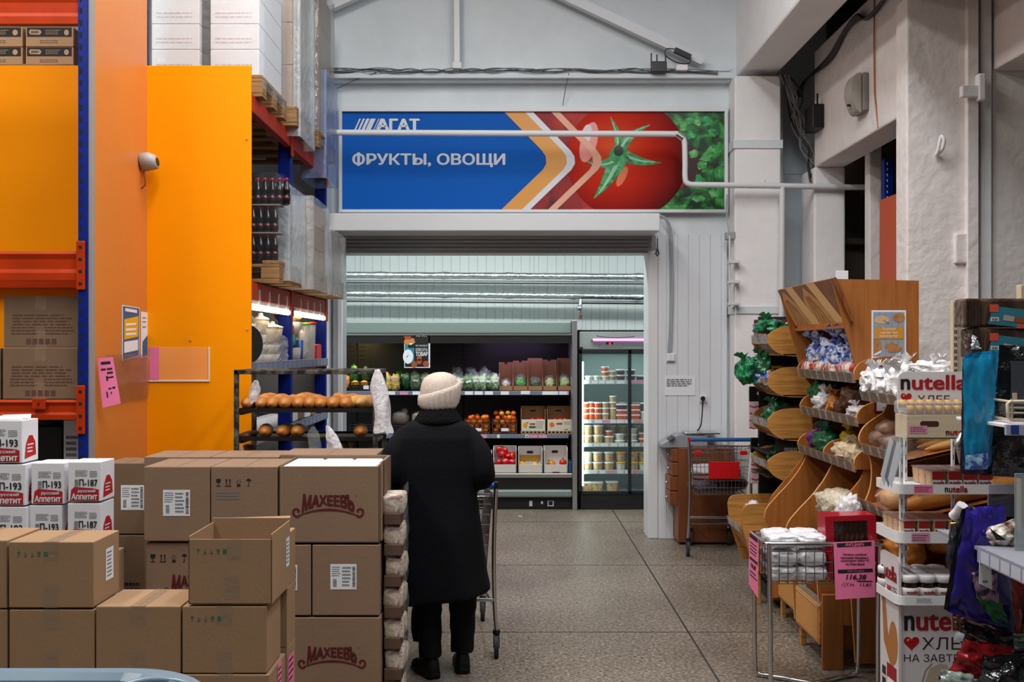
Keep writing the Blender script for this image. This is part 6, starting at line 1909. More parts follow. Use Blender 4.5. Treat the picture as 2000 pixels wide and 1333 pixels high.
# ================================================================ shopping carts
def shopping_cart(label,c,handle_m,seat_m=None,caps_m=None,rot=0.0,w=.52):
 t = Thing('shopping_cart',label,'shopping cart',(0,0,0))
 hw = w / 2
 a = MB(); a.cyl((-hw + .01,0,.985),(hw - .01,0,.985),.0165,handle_m,n=14); t.part('handle',a)
 for s in (-1,1):
  a = MB(); a.rbox((s * hw - .012,-.016,.965),(s * hw + .012,.02,1.005),caps_m or m_black,.005); t.part('handle_cap',a)
 a = MB()
 for s in (-1,1):
  a.tube(spline([(s * hw,0,.975),(s * (hw - .005),.02,.90),(s * (hw - .015),.055,.60),(s * (hw - .01),.075,.30),(s * (hw - .0),.085,.155)],5),.0125,m_chrome,10)
  a.tube(spline([(s * (hw - .012),.07,.34),(s * (hw - .02),.16,.285),(s * (hw - .07),.55,.25),(s * (hw - .10),.84,.20),(s * (hw - .10),.88,.15)],5),.011,m_chrome,10)
 a.cyl((-hw + .01,.07,.33),(hw - .01,.07,.33),.011,m_chrome,n=10)
 a.cyl((-hw + .1,.80,.205),(hw - .1,.80,.205),.010,m_chrome,n=10)
 t.part('chassis',a)
 # basket
 a = MB(); rw = .0024
 def quad(p00,p10,p11,p01,nu,nv):
  p00,p10,p11,p01 = map(Vector,(p00,p10,p11,p01))
  for i in range(nu + 1):
   u = i / nu; a.tube([p00.lerp(p10,u),p01.lerp(p11,u)],rw,m_chrome,5)
  for j in range(nv + 1):
   v = j / nv; a.tube([p00.lerp(p01,v),p10.lerp(p11,v)],rw if 0 < j < nv else .005,m_chrome,5)
 b = hw - .025; b2 = hw - .055; f1 = hw - .085; f2 = hw - .11
 R0,R1,F0,F1 = .045,.085,.88,.80
 RL0,RR0,RL1,RR1 = (-b2,R1,.52),(b2,R1,.52),(-b,R0,.93),(b,R0,.93)
 FL0,FR0,FL1,FR1 = (-f2,F1,.58),(f2,F1,.58),(-f1,F0,.88),(f1,F0,.88)
 quad(RL0,RR0,RR1,RL1,14,7); quad(FL0,FR0,FR1,FL1,9,6)
 quad(RL0,FL0,FL1,RL1,20,6); quad(RR0,FR0,FR1,RR1,20,6); quad(RL0,RR0,FR0,FL0,10,12)
 t.part('wire_basket',a)
 if seat_m:
  a = MB(); a.rbox((-.10,.028,.655),(.155,.040,.80),seat_m,.006)
  for s in (-.10,.02,.08): a.rbox((s,.026,.655),(s + .006,.042,.80),seat_m,.002)
  t.part('child_seat',a)
  for s in (-1,1):
   a = MB(); a.rbox((s * .19 - .03,.030,.855),(s * .19 + .03,.055,.89),seat_m,.006); t.part('seat_clip',a)
 a = MB(); a.tube(spline([(-hw + .03,.03,.94),(-hw + .05,.16,.90),(hw - .05,.16,.90),(hw - .03,.03,.94)],4),.004,m_chrome,6); t.part('seat_loop',a)
 for (x,y) in ((-hw,.09),(hw,.09),(-hw + .10,.88),(hw - .10,.88)):
  a = MB()
  a.cyl((x,y,.155),(x,y,.135),.022,m_black,n=12)
  for s in (-1,1): a.prism([(-.02,.0),(.02,0),(.012,-.085),(-.012,-.085)],Fr((x + s * .016,y,.14),(0,1,0),(0,0,1)),-.002,.002,m_black)
  cs = t.part('castor',a)
  a = MB(); a.cyl((x - .0125,y + .004,.0655),(x + .0125,y + .004,.0655),.0655,m_rubber,n=24); a.cyl((x - .0135,y + .004,.0655),(x + .0135,y + .004,.0655),.038,mat('grey wheel hub','5A5E62',.5),n=20)
  t.part('wheel',a,parent=cs)
 move(t,c,rot)
 return t
shopping_cart('steel shopping cart with a blue handle pushed by the shopper in the dark coat',(-.348,5.70,0),m_blue)
# second cart by the bakery shelves
shopping_cart('parked steel shopping cart with a red child seat beside the wooden drawer cabinet',(PX(1408,8.55),8.53,0),mat('worn blue handle','24548C',.4),m_redp,m_redp,0,.54).e.scale = (1,.6,1)
cx2 = PX(1408,8.58)
for k,(dx,dy,z,rx,ry,rz,m,lab) in enumerate(((-.12,8.72,.585,.13,.14,.045,patchy('folded dark clothes',['2A2E3A','4A3A44','1A1C22'],9,rough=.6),'dark folded cloth low in the parked cart'),(.10,8.76,.60,.15,.16,.06,mat('black bag film','0C0C10',.3,bump=(20,.6)),'black bag low in the parked cart'),(-.08,8.76,.65,.12,.12,.03,mat('dusty pink pack','8A5A5E',.5,var=(8,.3)),'dusty pink pack lying in the parked cart'),(-.10,8.77,.71,.12,.12,.04,m_bagw,'grey see-through bag on top in the parked cart'),(.09,8.77,.69,.12,.12,.04,mat('black bag film','0C0C10',.3),'black bag on top of the load in the parked cart'))):
 a = MB(); a.blob((cx2 + dx,dy,z),(rx,ry,rz),m,.2,2,k + 3,3,sq=.7); a.obj('packed_bag',lab,'bag')
# ================================================================ the shopper
PXC,PYC = -.400,5.47
m_skin = mat('skin','C99A84',.5,var=(8,.06))
m_coat = mat('navy wool coat','04060D',.9,bump=(140,.25),var=(4,.15),spec=.2)
m_fur = mat('black fur collar','08080A',.95,bump=(90,.9),spec=.15)
m_trous = mat('black trousers','0B0B0D',.85,bump=(80,.2),spec=.2)
m_boot = mat('black boots','0A0A0B',.55,spec=.3)
m_knit = mat('cream knitted wool','CDBFB4',.95,bump=(160,.35),var=(40,.12),spec=.1)
m_hair = mat('grey brown hair','6A5A4E',.7)
def remesh(mb,name,vox,smooth=6,factor=.5):
 me = mb.mesh(name)
 o = bpy.data.objects.new(name,me); C.objects.link(o)
 md = o.modifiers.new('r','REMESH'); md.mode = 'VOXEL'; md.voxel_size = vox; md.use_smooth_shade = True
 sm = o.modifiers.new('s','SMOOTH'); sm.iterations = smooth; sm.factor = factor
 dg = bpy.context.evaluated_depsgraph_get()
 m2 = bpy.data.meshes.new_from_object(o.evaluated_get(dg))
 bpy.data.objects.remove(o); bpy.data.meshes.remove(me)
 for p in m2.polygons: p.use_smooth = True
 m2.name = name
 if not m2.materials: m2.materials.append(mb.mats[0])
 return m2
def ell(c,rx,ry,n=28,pw=2.3,rot=0.0):
 c = Vector(c); out = []
 for k in range(n):
  g = 2 * math.pi * k / n
  x = math.copysign(abs(math.cos(g)) ** (2 / pw),math.cos(g)) * rx; y = math.copysign(abs(math.sin(g)) ** (2 / pw),math.sin(g)) * ry
  out.append(c + Vector((x * math.cos(rot) - y * math.sin(rot),x * math.sin(rot) + y * math.cos(rot),0)))
 return out
def limb(mb,pts,rs,m,n=14): mb.tube(spline(pts,5),.01,m,n,rs=list(_rs(rs,len(pts))))
def _rs(rs,k):
 out = []
 for i in range(k - 1):
  for t_ in range(5): out.append(rs[i] + (rs[i + 1] - rs[i]) * t_ / 5)
 out.append(rs[-1]); return out
HX,HY = -.388,5.515       # head
TURN = R(-28)               # the head is turned to her right of the picture
def hd(x,y,z):            # head space: +y is where the face looks
 return Vector((HX + x * math.cos(TURN) - y * math.sin(TURN),HY + x * math.sin(TURN) + y * math.cos(TURN),z))
b = MB()
MH = Matrix.Rotation(TURN,4,'Z')
b.blob((HX,HY,1.50),(.073,.092,.108),m_skin,0,1,0,3,MH)
b.blob(hd(0,.03,1.435),(.058,.062,.062),m_skin,0,1,0,3,MH)       # jaw
b.blob(hd(0,.096,1.475),(.015,.022,.020),m_skin,0,1,0,2,MH)      # nose
b.blob(hd(0,.088,1.495),(.010,.014,.026),m_skin,0,1,0,2,MH)
b.blob(hd(0,.080,1.438),(.026,.014,.010),m_skin,0,1,0,2,MH)      # mouth
b.blob(hd(0,.076,1.408),(.022,.018,.018),m_skin,0,1,0,2,MH)      # chin
for s in (-1,1):
 b.blob(hd(s * .042,.066,1.468),(.022,.02,.024),m_skin,0,1,0,2,MH)    # cheeks
 b.blob(hd(s * .074,-.005,1.478),(.008,.018,.030),m_skin,0,1,0,2,MH)  # ears
limb(b,[(HX,HY - .015,1.44),(PXC + .005,PYC + .015,1.36),(PXC,PYC,1.30)],[.052,.055,.075],m_skin)
b.loft([ell((PXC,PYC,z),rx,ry) for z,rx,ry in ((1.325,.07,.06),(1.285,.14,.075),(1.22,.185,.105),(1.05,.17,.11),(.92,.165,.115),(.80,.185,.125),(.70,.17,.12))],m_skin)
SH_ = {}
HDL = (-.348,5.70,.985)
for s in (-1,1):
 sh = Vector((PXC + s * .160,PYC + .0,1.288)); el = Vector((PXC + s * .232,PYC - .03,1.085)); wr = Vector((PXC + s * .175 + .02,HDL[1] - .075,1.018))
 SH_[s] = (sh,el,wr)
 limb(b,[sh,(sh + el) / 2 + Vector((s * .012,-.01,0)),el,(el + wr) / 2,wr],[.044,.044,.038,.032,.026],m_skin)
 # hand: palm over the handle, fingers curled round it
 pal = wr + Vector((-s * .004,.040,-.002))
 b.blob(pal,(.038,.045,.016),m_skin,0,1,0,3)
 hy,hz = HDL[1],HDL[2]
 for f_,(dx,ln) in enumerate(((-.030,.92),(-.010,1.0),(.010,.96),(.029,.82))):
  x = pal.x + dx; r_ = .0235
  pts = [(x,pal.y + .012,pal.z + .004)]
  for g in (100,60,20,-25,-70):
   pts.append((x,hy + (r_ + .002) * math.cos(R(g)) * ln,hz + (r_ + .002) * math.sin(R(g)) * ln))
  limb(b,pts,[.0095,.0092,.0088,.0085,.0080,.0068],m_skin,8)
 x = pal.x - s * .040
 limb(b,[(pal.x - s * .026,pal.y - .018,pal.z - .004),(x,hy - .03,hz + .004),(x - s * .004,hy - .022,hz - .014),(x + s * .004,hy - .008,hz - .026)],[.012,.0105,.0095,.0075],m_skin,8)
 lx = PXC + (-.062 if s < 0 else .105)
 ank = Vector((PX(842,5.47),5.46,.10)) if s < 0 else Vector((PX(905,5.55),5.56,.10))
 limb(b,[(PXC + s * .085,PYC,.76),(PXC + s * .085 + .01,PYC + .02,.48),ank + Vector((0,-.01,.22)),ank],[.085,.058,.048,.032],m_skin)
me = remesh(b,'person',.0055,3)
person = bpy.data.objects.new('person',me); C.objects.link(person)
person['label'] = 'shopper seen from behind in a long dark coat and cream knitted hat'
person['category'] = 'person'
def wear(name,me_or_mb,label=None):
 me = me_or_mb.mesh(name) if isinstance(me_or_mb,MB) else me_or_mb
 o = bpy.data.objects.new(name,me); C.objects.link(o); o.parent = person
 if label: o['label'] = label
 return o
# coat: body and sleeves as one cloth surface
a = MB(); rings = []
prof = [(1.385,.075,.075,0,.01),(1.365,.128,.095,0,.0),(1.335,.178,.110,0,-.005),(1.275,.206,.126,0,-.012),(1.14,.212,.138,0,-.014),(1.02,.210,.142,.0,-.012),(.92,.215,.150,.004,-.01),(.80,.222,.165,.012,-.006),(.66,.228,.175,.020,0),(.55,.232,.185,.028,.004),(.465,.236,.190,.036,.006),(.43,.236,.190,.039,.006)]
for z,rx,ry,dx,dy in prof:
 r_ = ell((PXC + dx,PYC + dy,z),rx,ry,40,2.5)
 if z < 1.0:
  for k,p in enumerate(r_):
   g = 2 * math.pi * k / 40; q = (1.0 - z) * .022
   p.x += q * math.cos(g) * math.sin(g * 5 + 1); p.y += q * math.sin(g) * math.sin(g * 5 + 1)
   if z < .48: p.z += .028 * (p.x - PXC) / .23 - .012
 rings.append(r_)
a.loft(rings,m_coat)
for s in (-1,1):
 sh,el,wr = SH_[s]
 cuff = wr + (el - wr).normalized() * .015
 limb(a,[sh + Vector((-s * .02,0,-.002)),(sh + el) / 2 + Vector((s * .018,-.015,0)),el + Vector((s * .008,-.012,-.01)),(el + cuff) / 2 + Vector((0,-.004,-.01)),cuff],[.072,.076,.070,.060,.050],m_coat,18)
wear('coat',remesh(a,'coat',.009,5))
a = MB(); rings = []
for z,rx,ry,dy in ((1.342,.115,.095,-.004),(1.352,.130,.112,-.006),(1.372,.126,.112,.0),(1.400,.108,.104,.012),(1.422,.092,.094,.022),(1.432,.085,.088,.028),(1.426,.074,.076,.028),(1.38,.062,.060,.02)):
 rings.append(ell((PXC + .006 + (1.424 - z) * -.02,PYC + dy,z + 0),rx,ry,40,2.2))
a.loft(rings,m_fur,True,True)
for k in range(260):
 g = random.random() * 6.283; t_ = random.random(); z = 1.35 + .08 * t_; rr = .126 - .036 * t_
 p = Vector((PXC + .005 + rr * math.cos(g),PYC + .0 + rr * .82 * math.sin(g) + .02 * t_,z)); d = Vector((math.cos(g),math.sin(g),.3)) * .012
 a.add([p,p + Vector((-math.sin(g) * .004,math.cos(g) * .004,0)),p + d],[(0,1,2),(2,1,0)],m_fur)
wear('fur_collar',a)
# hat: ribbed crown and a broad turned-up brim
a = MB(); rings = []
NH = 120
def hatring(z,r_,rib,tilt=0.0,ex=1.12,ox=0.0,lift=0):
 out = []
 for k in range(NH):
  g = 2 * math.pi * k / NH; q = r_ * (1 + rib * math.cos(g * 24))
  p = hd(q * math.cos(g) + ox,q * ex * math.sin(g) - .004,0)
  out.append(Vector((p.x,p.y,z + tilt * (p.x - HX) + (lift if lift else .10) * max(0,q * math.sin(g)) + .10 * min(0,q * math.sin(g)))))
 return out
crown = [(1.47,.098,.012),(1.50,.100,.010),(1.535,.099,.008),(1.565,.093,.006),(1.59,.080,.005),(1.607,.058,.004),(1.616,.034,.003),(1.619,.012,.002)]
a.loft([hatring(z,r_,rib * 1.8,lift=.4 if z < 1.49 else .1) for z,r_,rib in crown],m_knit,True,True)
wear('hat',a)
a = MB()
brim = [(1.434,.092,.0),(1.430,.098,.014),(1.445,.106,.016),(1.480,.1105,.016),(1.510,.1115,.016),(1.530,.108,.012),(1.532,.101,.0),(1.515,.096,.0)]
a.loft([hatring(z,r_,rib * 1.7,.24 if z > 1.47 else -.05,lift=.72 if z < 1.46 else .30) for z,r_,rib in brim],m_knit,True,False)
bo = wear('hat_brim',a);
a = MB()
for s in (-1,1):
 for k in range(7):
  x = s * (.066 + .003 * (k % 2)); y = -.035 + k * .010
  a.tube([hd(x,y,1.455),hd(x + s * .002,y - .004,1.43),hd(x - s * .004,y - .010,1.41)],.006,m_hair,6,rs=[.007,.006,.003])
wear('hair',a)
a = MB()
for s in (-1,1):
 pts = [hd(s * .034 + .025 * math.cos(R(g)),.101 - abs(.025 * math.cos(R(g))) * .25,1.488 + .020 * math.sin(R(g))) for g in range(0,360,30)]
 a.tube(pts,.002,m_chrome,6,closed=True)
 a.tube([hd(s * .058,.092,1.492),hd(s * .074,.05,1.494),hd(s * .078,0,1.488)],.0018,m_chrome,6)
wear('glasses',a)
a = MB()
for s in (-1,1):
 a.blob(hd(s * .034,.082,1.487),(.011,.011,.010),mat('eye white','E6E2DC',.2),0,1,0,2); a.blob(hd(s * .034,.091,1.487),(.005,.004,.005),mat('grey iris','4A5A62',.2),0,1,0,2)
wear('eyes',a)
# trousers and boots
for s in (-1,1):
 a = MB()
 ank = Vector((PX(841,5.47),5.455,.12)) if s < 0 else Vector((PX(903,5.55),5.545,.12))
 top = Vector((PX(833,5.47),5.47,.62)) if s < 0 else Vector((PX(905,5.52),5.50,.62))
 rings = []
 for i in range(14):
  t_ = i / 13; c = top.lerp(ank,t_); r_ = (.092 - .026 * t_) * (1 + .04 * math.sin(i * 2.1) * (t_ > .45))
  rings.append([c + Vector((r_ * math.cos(2 * math.pi * k / 20) * (.93 if s > 0 else .9),r_ * 1.05 * math.sin(2 * math.pi * k / 20),.01 * math.sin(3 * 2 * math.pi * k / 20 + i) * t_)) for k in range(20)])
 a.loft(rings,m_trous); wear('trouser_leg',a)
 a = MB()
 toe = Vector((-.085,.16,0)) if s < 0 else Vector((-.02,.17,0))
 dirv = toe.normalized(); an = math.atan2(dirv.y,dirv.x)
 base = Vector((ank.x,ank.y,0))
 def bp(u,v,z): return base + dirv * u + Vector((-dirv.y,dirv.x,0)) * v + Vector((0,0,z))
 rings = []
 for u,hw_,zt3 in ((-.062,.012,.05),(-.058,.030,.10),(-.035,.040,.135),(.0,.043,.135),(.05,.041,.105),(.10,.045,.075),(.15,.045,.062),(.185,.034,.050),(.20,.010,.035)):
  rings.append([bp(u,hw_ * math.cos(g),.018 + max(.004,(zt3 - .018)) * max(0,math.sin(g)) ** .8 if math.sin(g) > 0 else .018) for g in [2 * math.pi * k / 18 for k in range(18)]])
 a.loft(rings,m_boot)
 a.cyl(base + Vector((0,0,.11)),base + Vector((0,0,.20)),.050,m_boot,r1=.056,n=18)
 bo = wear('boot',a)
 a = MB()
 sole = [(-.064,.020),(-.05,.036),(-.02,.042),(.05,.040),(.11,.047),(.17,.044),(.205,.020)]
 pl = [(u,v) for u,v in sole] + [(u,-v) for u,v in sole[::-1]]
 frs_ = Fr(base,dirv,Vector((-dirv.y,dirv.x,0)))
 a.prism(pl,frs_,.0,.020,m_black); a.prism([(u,v) for u,v in pl if u < .02],frs_,.0,.034,m_black)
 o = bpy.data.objects.new('sole',a.mesh('sole')); C.objects.link(o); o.parent = bo
# something dark carried at the left side of the shopper, low behind the leg
a = MB(); a.blob((PX(813,5.75),5.74,PZ(1215,5.75)),(.028,.05,.11),m_trous,.1,2,3,3,sq=.8); a.obj('dark_bag','dark narrow bag hanging in the cart frame beside the left trouser leg','bag')
# ================================================================ drawer cabinet and scale by the cladding
m_cab = mat('red brown cabinet board','7A4220',.45,wood=('z',2.4,.3))
t = Thing('drawer_cabinet','brown wooden cabinet with four small drawers under the scale','cabinet',(PX(1362,9.15),9.2,0))
x0,x1 = PX(1326,9.0),PX(1440,9.0)
a = MB(); a.rbox((x0 + .01,9.09,.02),(x1,9.40,PZ(878,8.98)),m_cab,.006); t.part('carcass',a)
for k in range(4):
 za,zb = PZ((878,906,934,963)[k],9.0) - .004,PZ((906,934,963,992)[k],9.0) + .004
 a = MB(); ox = .018 * (k > 1); a.rbox((x0 - .045 - ox,9.10,zb),(x0 + .012,9.38,za),m_cab,.005); d_ = t.part('drawer',a)
 a = MB(); a.blob((x0 - .055 - ox,9.22,(za + zb) / 2),(.014,.018,.010),m_chrome,0,1,0,2); t.part('knob',a,parent=d_)
t2 = Thing('counter_scale','grey electronic weighing scale with a slanted front on the brown cabinet','scale',(PX(1362,9.1),9.1,PZ(878,8.98)))
zc = PZ(878,8.98)
a = MB(); m_scl = mat('grey scale housing','8A9096',.4)
prof = [(-.08,.0),(.32,.0),(.32,.10),(.07,.11),(-.02,.06),(-.08,.025)]
a.prism([(p,q) for p,q in prof],Fr((PX(1313,9.05),9.38,zc + .003),(1,0,0),(0,0,1)),.0,.27,m_scl)
t2.part('housing',a)
a = MB(); a.rbox((PX(1340,9.1),9.12,zc + .118),(PX(1408,9.1),9.38,zc + .132),m_chrome,.005); t2.part('weighing_plate',a)
a = MB(); fr = Fr((PX(1313,9.05) - .02,9.20,zc + .066),(0,-1,0),(.75,0,.5));
a.rect(-.06,.0,.14,.06,fr,m_black,.003); t2.part('display',a)
# ================================================================ black rack with pine bread bins
t = Thing('bin_rack','black perforated rack carrying the rounded pine bread bins','rack',(2.1,7.15,0))
a = MB(); a.box((2.02,6.84,.05),(2.32,6.88,1.98),m_blackm); a.box((1.82,7.54,.05),(2.32,7.58,1.98),m_blackm); a.box((2.30,6.84,.05),(2.33,7.56,1.98),m_blackm)
a.box((1.75,6.86,.05),(2.3,7.5,.12),m_blackm)
t.part('rack_panels',a)
for zz in (.86,1.02,1.24,1.5):
 a = MB(); a.box((1.80,6.99,zz),(2.02,6.995,zz + .11),m_blackm)
 a.box((1.75,6.99,zz),(2.3,7.5,zz + .006),m_blackm)
 frr = Fr((0,6.9895,0))
 for i in range(8):
  for j in range(2): a.rect(1.86 + i * .011,zz + .03 + j * .012,1.866 + i * .011,zz + .035 + j * .012,frr,m_paper,.001)
 t.part('perforated_shelf',a)
def pinebin(label,ptop,pbot,ptip,xfront,ynear=6.95,yfar=7.40,big=False,lean=.0):
 """rounded side boards, a floor, a slatted front and a clear price strip"""
 t = Thing('bread_bin',label,'bread bin',(xfront + .15,7.1,PZ(pbot,ynear)),'pine bread bins')
 zt_,zb_,zm = PZ(ptop,ynear),PZ(pbot,ynear),PZ(ptip,ynear)
 L = .34 if not big else .50
 h = zt_ - zb_
 prof = [(0,zm - zb_ + h * .10)] + [(L * .12,h * .84),(L * .32,h * .97),(L * .6,h),(L,h * .98),(L,0),(L * .6,0),(L * .34,h * .04),(L * .14,h * .18)] + [(0.0,zm - zb_ - h * .14)]
 if big: prof = [(0,h * .86),(L * .05,h * .97),(L * .25,h),(L,h * 1.02),(L,0),(L * .35,.0),(L * .2,h * .06),(L * .02,h * .6)]
 pts = prof
 k0 = spline([(p[0],p[1],0) for p in prof[:4]],4); k1 = spline([(p[0],p[1],0) for p in prof[-4:]],4)
 pts = [(p.x,p.y) for p in k0] + prof[4:-4] + [(p.x,p.y) for p in k1]
 for y,w_ in ((ynear,.018),(yfar,.018)):
  a = MB(); a.prism(pts,Fr((xfront,y,zb_),(1,0,0),(0,0,1)),-.018,0,m_pine); t.part('side_board',a)
 a = MB(); a.rbox((xfront + L * .3,ynear,zb_ + .006),(xfront + L,yfar,zb_ + .02),m_piney,.003)
 bz = zb_ + h * .05; fz = zm - h * (.02 if not big else .2)
 a.add([(xfront + L * .32,ynear,bz),(xfront + L * .32,yfar,bz),(xfront + .012,yfar,fz - .02),(xfront + .012,ynear,fz - .02),(xfront + L * .32 - .004,ynear,bz + .016),(xfront + L * .32 - .004,yfar,bz + .016),(xfront + .018,yfar,fz),(xfront + .018,ynear,fz)],[(0,1,2,3),(7,6,5,4),(3,2,6,7)],m_piney)
 a.box((xfront + L - .01,ynear,zb_),(xfront + L,yfar,zt_ - .02),m_piney)
 t.part('slatted_floor',a)
 a = MB(); fz2 = zm + h * .02
 a.add([(xfront + .004,ynear + .0,fz - .03),(xfront + .004,yfar,fz - .03),(xfront - .012,yfar,fz + .035),(xfront - .012,ynear,fz + .035)],[(0,1,2,3),(3,2,1,0)],m_acr)
 q = Vector((xfront - .006,ynear + .12,fz - .01))
 for i in range(2):
  y = ynear + .06 + i * .18
  a.add([(xfront - .001,y,fz - .02),(xfront - .001,y + .15,fz - .02),(xfront - .0135,y + .15,fz + .03),(xfront - .0135,y,fz + .03)],[(0,1,2,3),(3,2,1,0)],m_paper)
 t.part('price_strip',a)
 return t
bins = (('topmost pine bread bin on the black rack',636,697,662,1.735),('second pine bread bin from the top of the black rack',717,777,744,1.735),('third pine bread bin from the top of the black rack',798,862,827,1.735),('fourth pine bread bin from the top of the black rack',882,942,908,1.735))
for lab,a_,b_,c_,x_ in bins: pinebin(lab,a_,b_,c_,x_)
BIG_BIN = pinebin('lowest and largest pine bread bin near the floor beside the parked cart',985,1120,1010,1.56,big=True)
a = MB(); a.prism([(0,.0),(.06,.16),(.16,.19),(.46,.20),(.46,0)],Fr((1.60,7.46,PZ(1020,7.4)),(1,0,0),(0,0,1)),-.014,0,m_pine); a.obj('bin_rear_board','pine board with knot holes standing at the far side of the largest bin','board')
a = MB(); a.rbox((1.66,6.99,.0),(1.70,7.03,.30),m_pine,.005); BIG_BIN.part('leg',a)
m_wrapg = patchy('green snack bags',['0E5A36','1A8A54','0A3A26','1A6AA8'],7,rough=.2,bump=(24,.7))
m_brown = patchy('brown sweet bags',['5A3A2E','8A6A50','3A241E','B08A6A'],10,rough=.25,bump=(24,.6))
TU = []
m_purp = patchy('purple sweet bags',['3A1A4A','5A2A6A','8A5A3A'],10,rough=.25,bump=(24,.6))
for k,(x,y,z,r_,m,lab) in enumerate((
  (1.80,7.12,1.895,(.10,.12,.05),m_wrapg,'green wrapped loaf on the topmost pine bin'),(1.80,7.3,1.88,(.07,.06,.06),mat('clear pinkish bag','C8A0A8',.2,alpha=.5,bump=(24,.7)),'pinkish clear bag at the far side of the topmost pine bin'),
  (1.66,7.22,1.59,(.07,.10,.09),m_wrapg,'green bag hanging over the front of the second pine bin'),(1.74,7.12,1.63,(.06,.07,.08),m_green,'dark green round bag on the second pine bin'),(1.78,7.16,1.545,(.09,.14,.06),patchy('mixed bright wrappers',['0E5A36','1A6AC8','C8A060','8A1A1A'],12,rough=.25,bump=(24,.6)),'mixed bright wrappers inside the second pine bin'),
  (1.86,7.12,1.285,(.10,.10,.09),m_green,'dark green bag in the third pine bin'),(1.86,7.04,1.27,(.06,.05,.06),m_brown,'brown clear bag in the third pine bin'),
  (1.84,7.1,.99,(.06,.09,.04),m_wrapg,'green wrapper lying in the fourth pine bin'),(1.99,7.08,1.0,(.07,.08,.07),m_purp,'purple bag in the fourth pine bin'),
  (1.70,7.2,.60,(.05,.05,.07),m_bagw,'white bag with a dark ribbon in the largest bin'))):
 TU.append((x,y,z,r_,m,k,lab))
t = Thing('red_board','dark red board with a white lettered card behind the topmost bin','sign board',(1.95,7.5,1.8))
a = MB(); a.rbox(P(1474,690,7.5),P(1560,625,7.53),mat('dark red board','5A0A16',.45),.004); t.part('board',a)
a = MB(); fr = Fr((0,7.498,0)); a.rect(*[PX(1519,7.5),PZ(642,7.5)],PX(1545,7.5),PZ(630,7.5),fr,m_paper,.001); a.text('ПИ',fr,PX(1521,7.5),PZ(640,7.5),PX(1538,7.5),PZ(632,7.5),m_ink,.03,w=.002); t.part('card',a)
for k,(ya,yb,lab) in enumerate(((755,838,'hanging pack with black header and pink white stripes, upper of two left of the bins'),(855,945,'hanging pack with black header and pink white stripes, lower of two left of the bins'))):
 yy = 7.56
 t = Thing('striped_pack',lab,'pack',P(1480,yb,yy))
 a = MB(); a.rbox(P(1464 + k * 3,ya + 30,yy),P(1502,ya,yy + .03),m_black,.004); fr = Fr((0,yy - .001,0))
 a.disc(PX(1483 + k * 2,yy),PZ(ya + 14,yy),.016,fr,m_paper,.001); a.disc(PX(1483 + k * 2,yy),PZ(ya + 14,yy),.012,fr,m_black,.002); a.rect(PX(1478 + k * 2,yy),PZ(ya + 15,yy),PX(1488 + k * 2,yy),PZ(ya + 13,yy),fr,m_paper,.003)
 t.part('header',a)
 a = MB(); a.rbox(P(1464 + k * 3,yb,yy),P(1502,ya + 30,yy + .03),mat('pale pink pack','CDB4BC',.5),.004)
 for i in range(4): a.ribbon([(PX(1464 + k * 3 + j * 9,yy),PZ(ya + 38 + i * 14 + (j % 2) * 3,yy)) for j in range(5)],.008,fr,mat('red stripe','B02A3A',.5),.001)
 t.part('pack_body',a)
# ================================================================ brown bakery shelving
m_band = mat('bakery reddish inside','8A4A1E',.5,wood=('y',2.2,.3))
YN,YFb = 5.60,6.70
t = Thing('bakery_shelf','brown wooden bakery shelf unit with a carved canopy and curved dividers','shelf unit',(2.0,6.15,0))
side = [(1.75 - .0,2.128),(2.225,2.118),(2.225,.10),(1.70,.10),(1.68,.60),(1.66,.66),(1.70,.78),(1.80,.90),(1.90,1.02),(1.965,1.12),(1.965,1.50),(1.90,1.575)]
side = side[::-1]
for y,lab in ((YN,'near end board with posters'),(YFb,None)):
 a = MB(); a.prism(side,Fr((0,y,0),(1,0,0),(0,0,1)),-.02,0,m_wood); t.part('end_board',a)
yc = (YN + YFb) / 2
sdiv = [(2.2,1.10),(2.2,.12),(1.70,.12),(1.67,.58)] + [(p.x,p.y) for p in spline([(1.645,.64,0),(1.66,.70,0),(1.72,.775,0),(1.80,.86,0),(1.87,.95,0),(1.925,1.05,0),(1.95,1.10,0)],4)]
for y in (YN + .021,yc,YFb - .025):
 a = MB(); a.prism(sdiv[::-1],Fr((0,y,0),(1,0,0),(0,0,1)),-.02,0,m_wood,m_edge); t.part('curved_divider',a)
a = MB(); a.box((2.20,YN + .021,.11),(2.22,YFb - .001,2.1),m_band); t.part('back_board',a)
# canopy of diagonal carved look
cz0,cz1 = (1.845,1.895),(1.745,2.128)
a = MB()
fc = Fr((cz0[0],YFb + .03,cz0[1]),(0,-1,0),(cz1[0] - cz0[0],0,cz1[1] - cz0[1]))
cl = YFb - YN + .06; ch_ = math.hypot(cz1[0] - cz0[0],cz1[1] - cz0[1])
m_cd = mat('carved brown print','8A4E20',.45,wood=('z',3,.5)); m_cl = mat('carved pale print','C98F4A',.5,wood=('z',4,.35)); m_clt = mat('carved cream print','D8AE74',.5)
a.prism([(0,0),(cl,0),(cl,ch_),(0,ch_)],fc,-.02,0,m_cd)
for k in range(2):
 s0 = .05 + k * .46
 a.poly([(s0 + .02,0),(s0 + .42,0),(s0 + .30,ch_ * .45),(s0 + .05,ch_ * .95),(s0 - .04,ch_ * .6)],fc,m_cl,.001)
 a.poly([(s0 + .40,0),(s0 + .55,0),(s0 + .30,ch_),(s0 + .14,ch_)],fc,m_clt,.0015)
 for j in range(4): a.ribbon([(s0 + .10 + j * .06,0.0),(s0 + .08 + j * .045,ch_ * .35),(s0 + .03 + j * .02,ch_ * .7)],.01,fc,m_cd,.002)
t.part('canopy',a)
a = MB(); a.box((1.85,YN + .021,1.86),(2.2,YFb - .001,1.875),m_wood); t.part('canopy_floor',a)
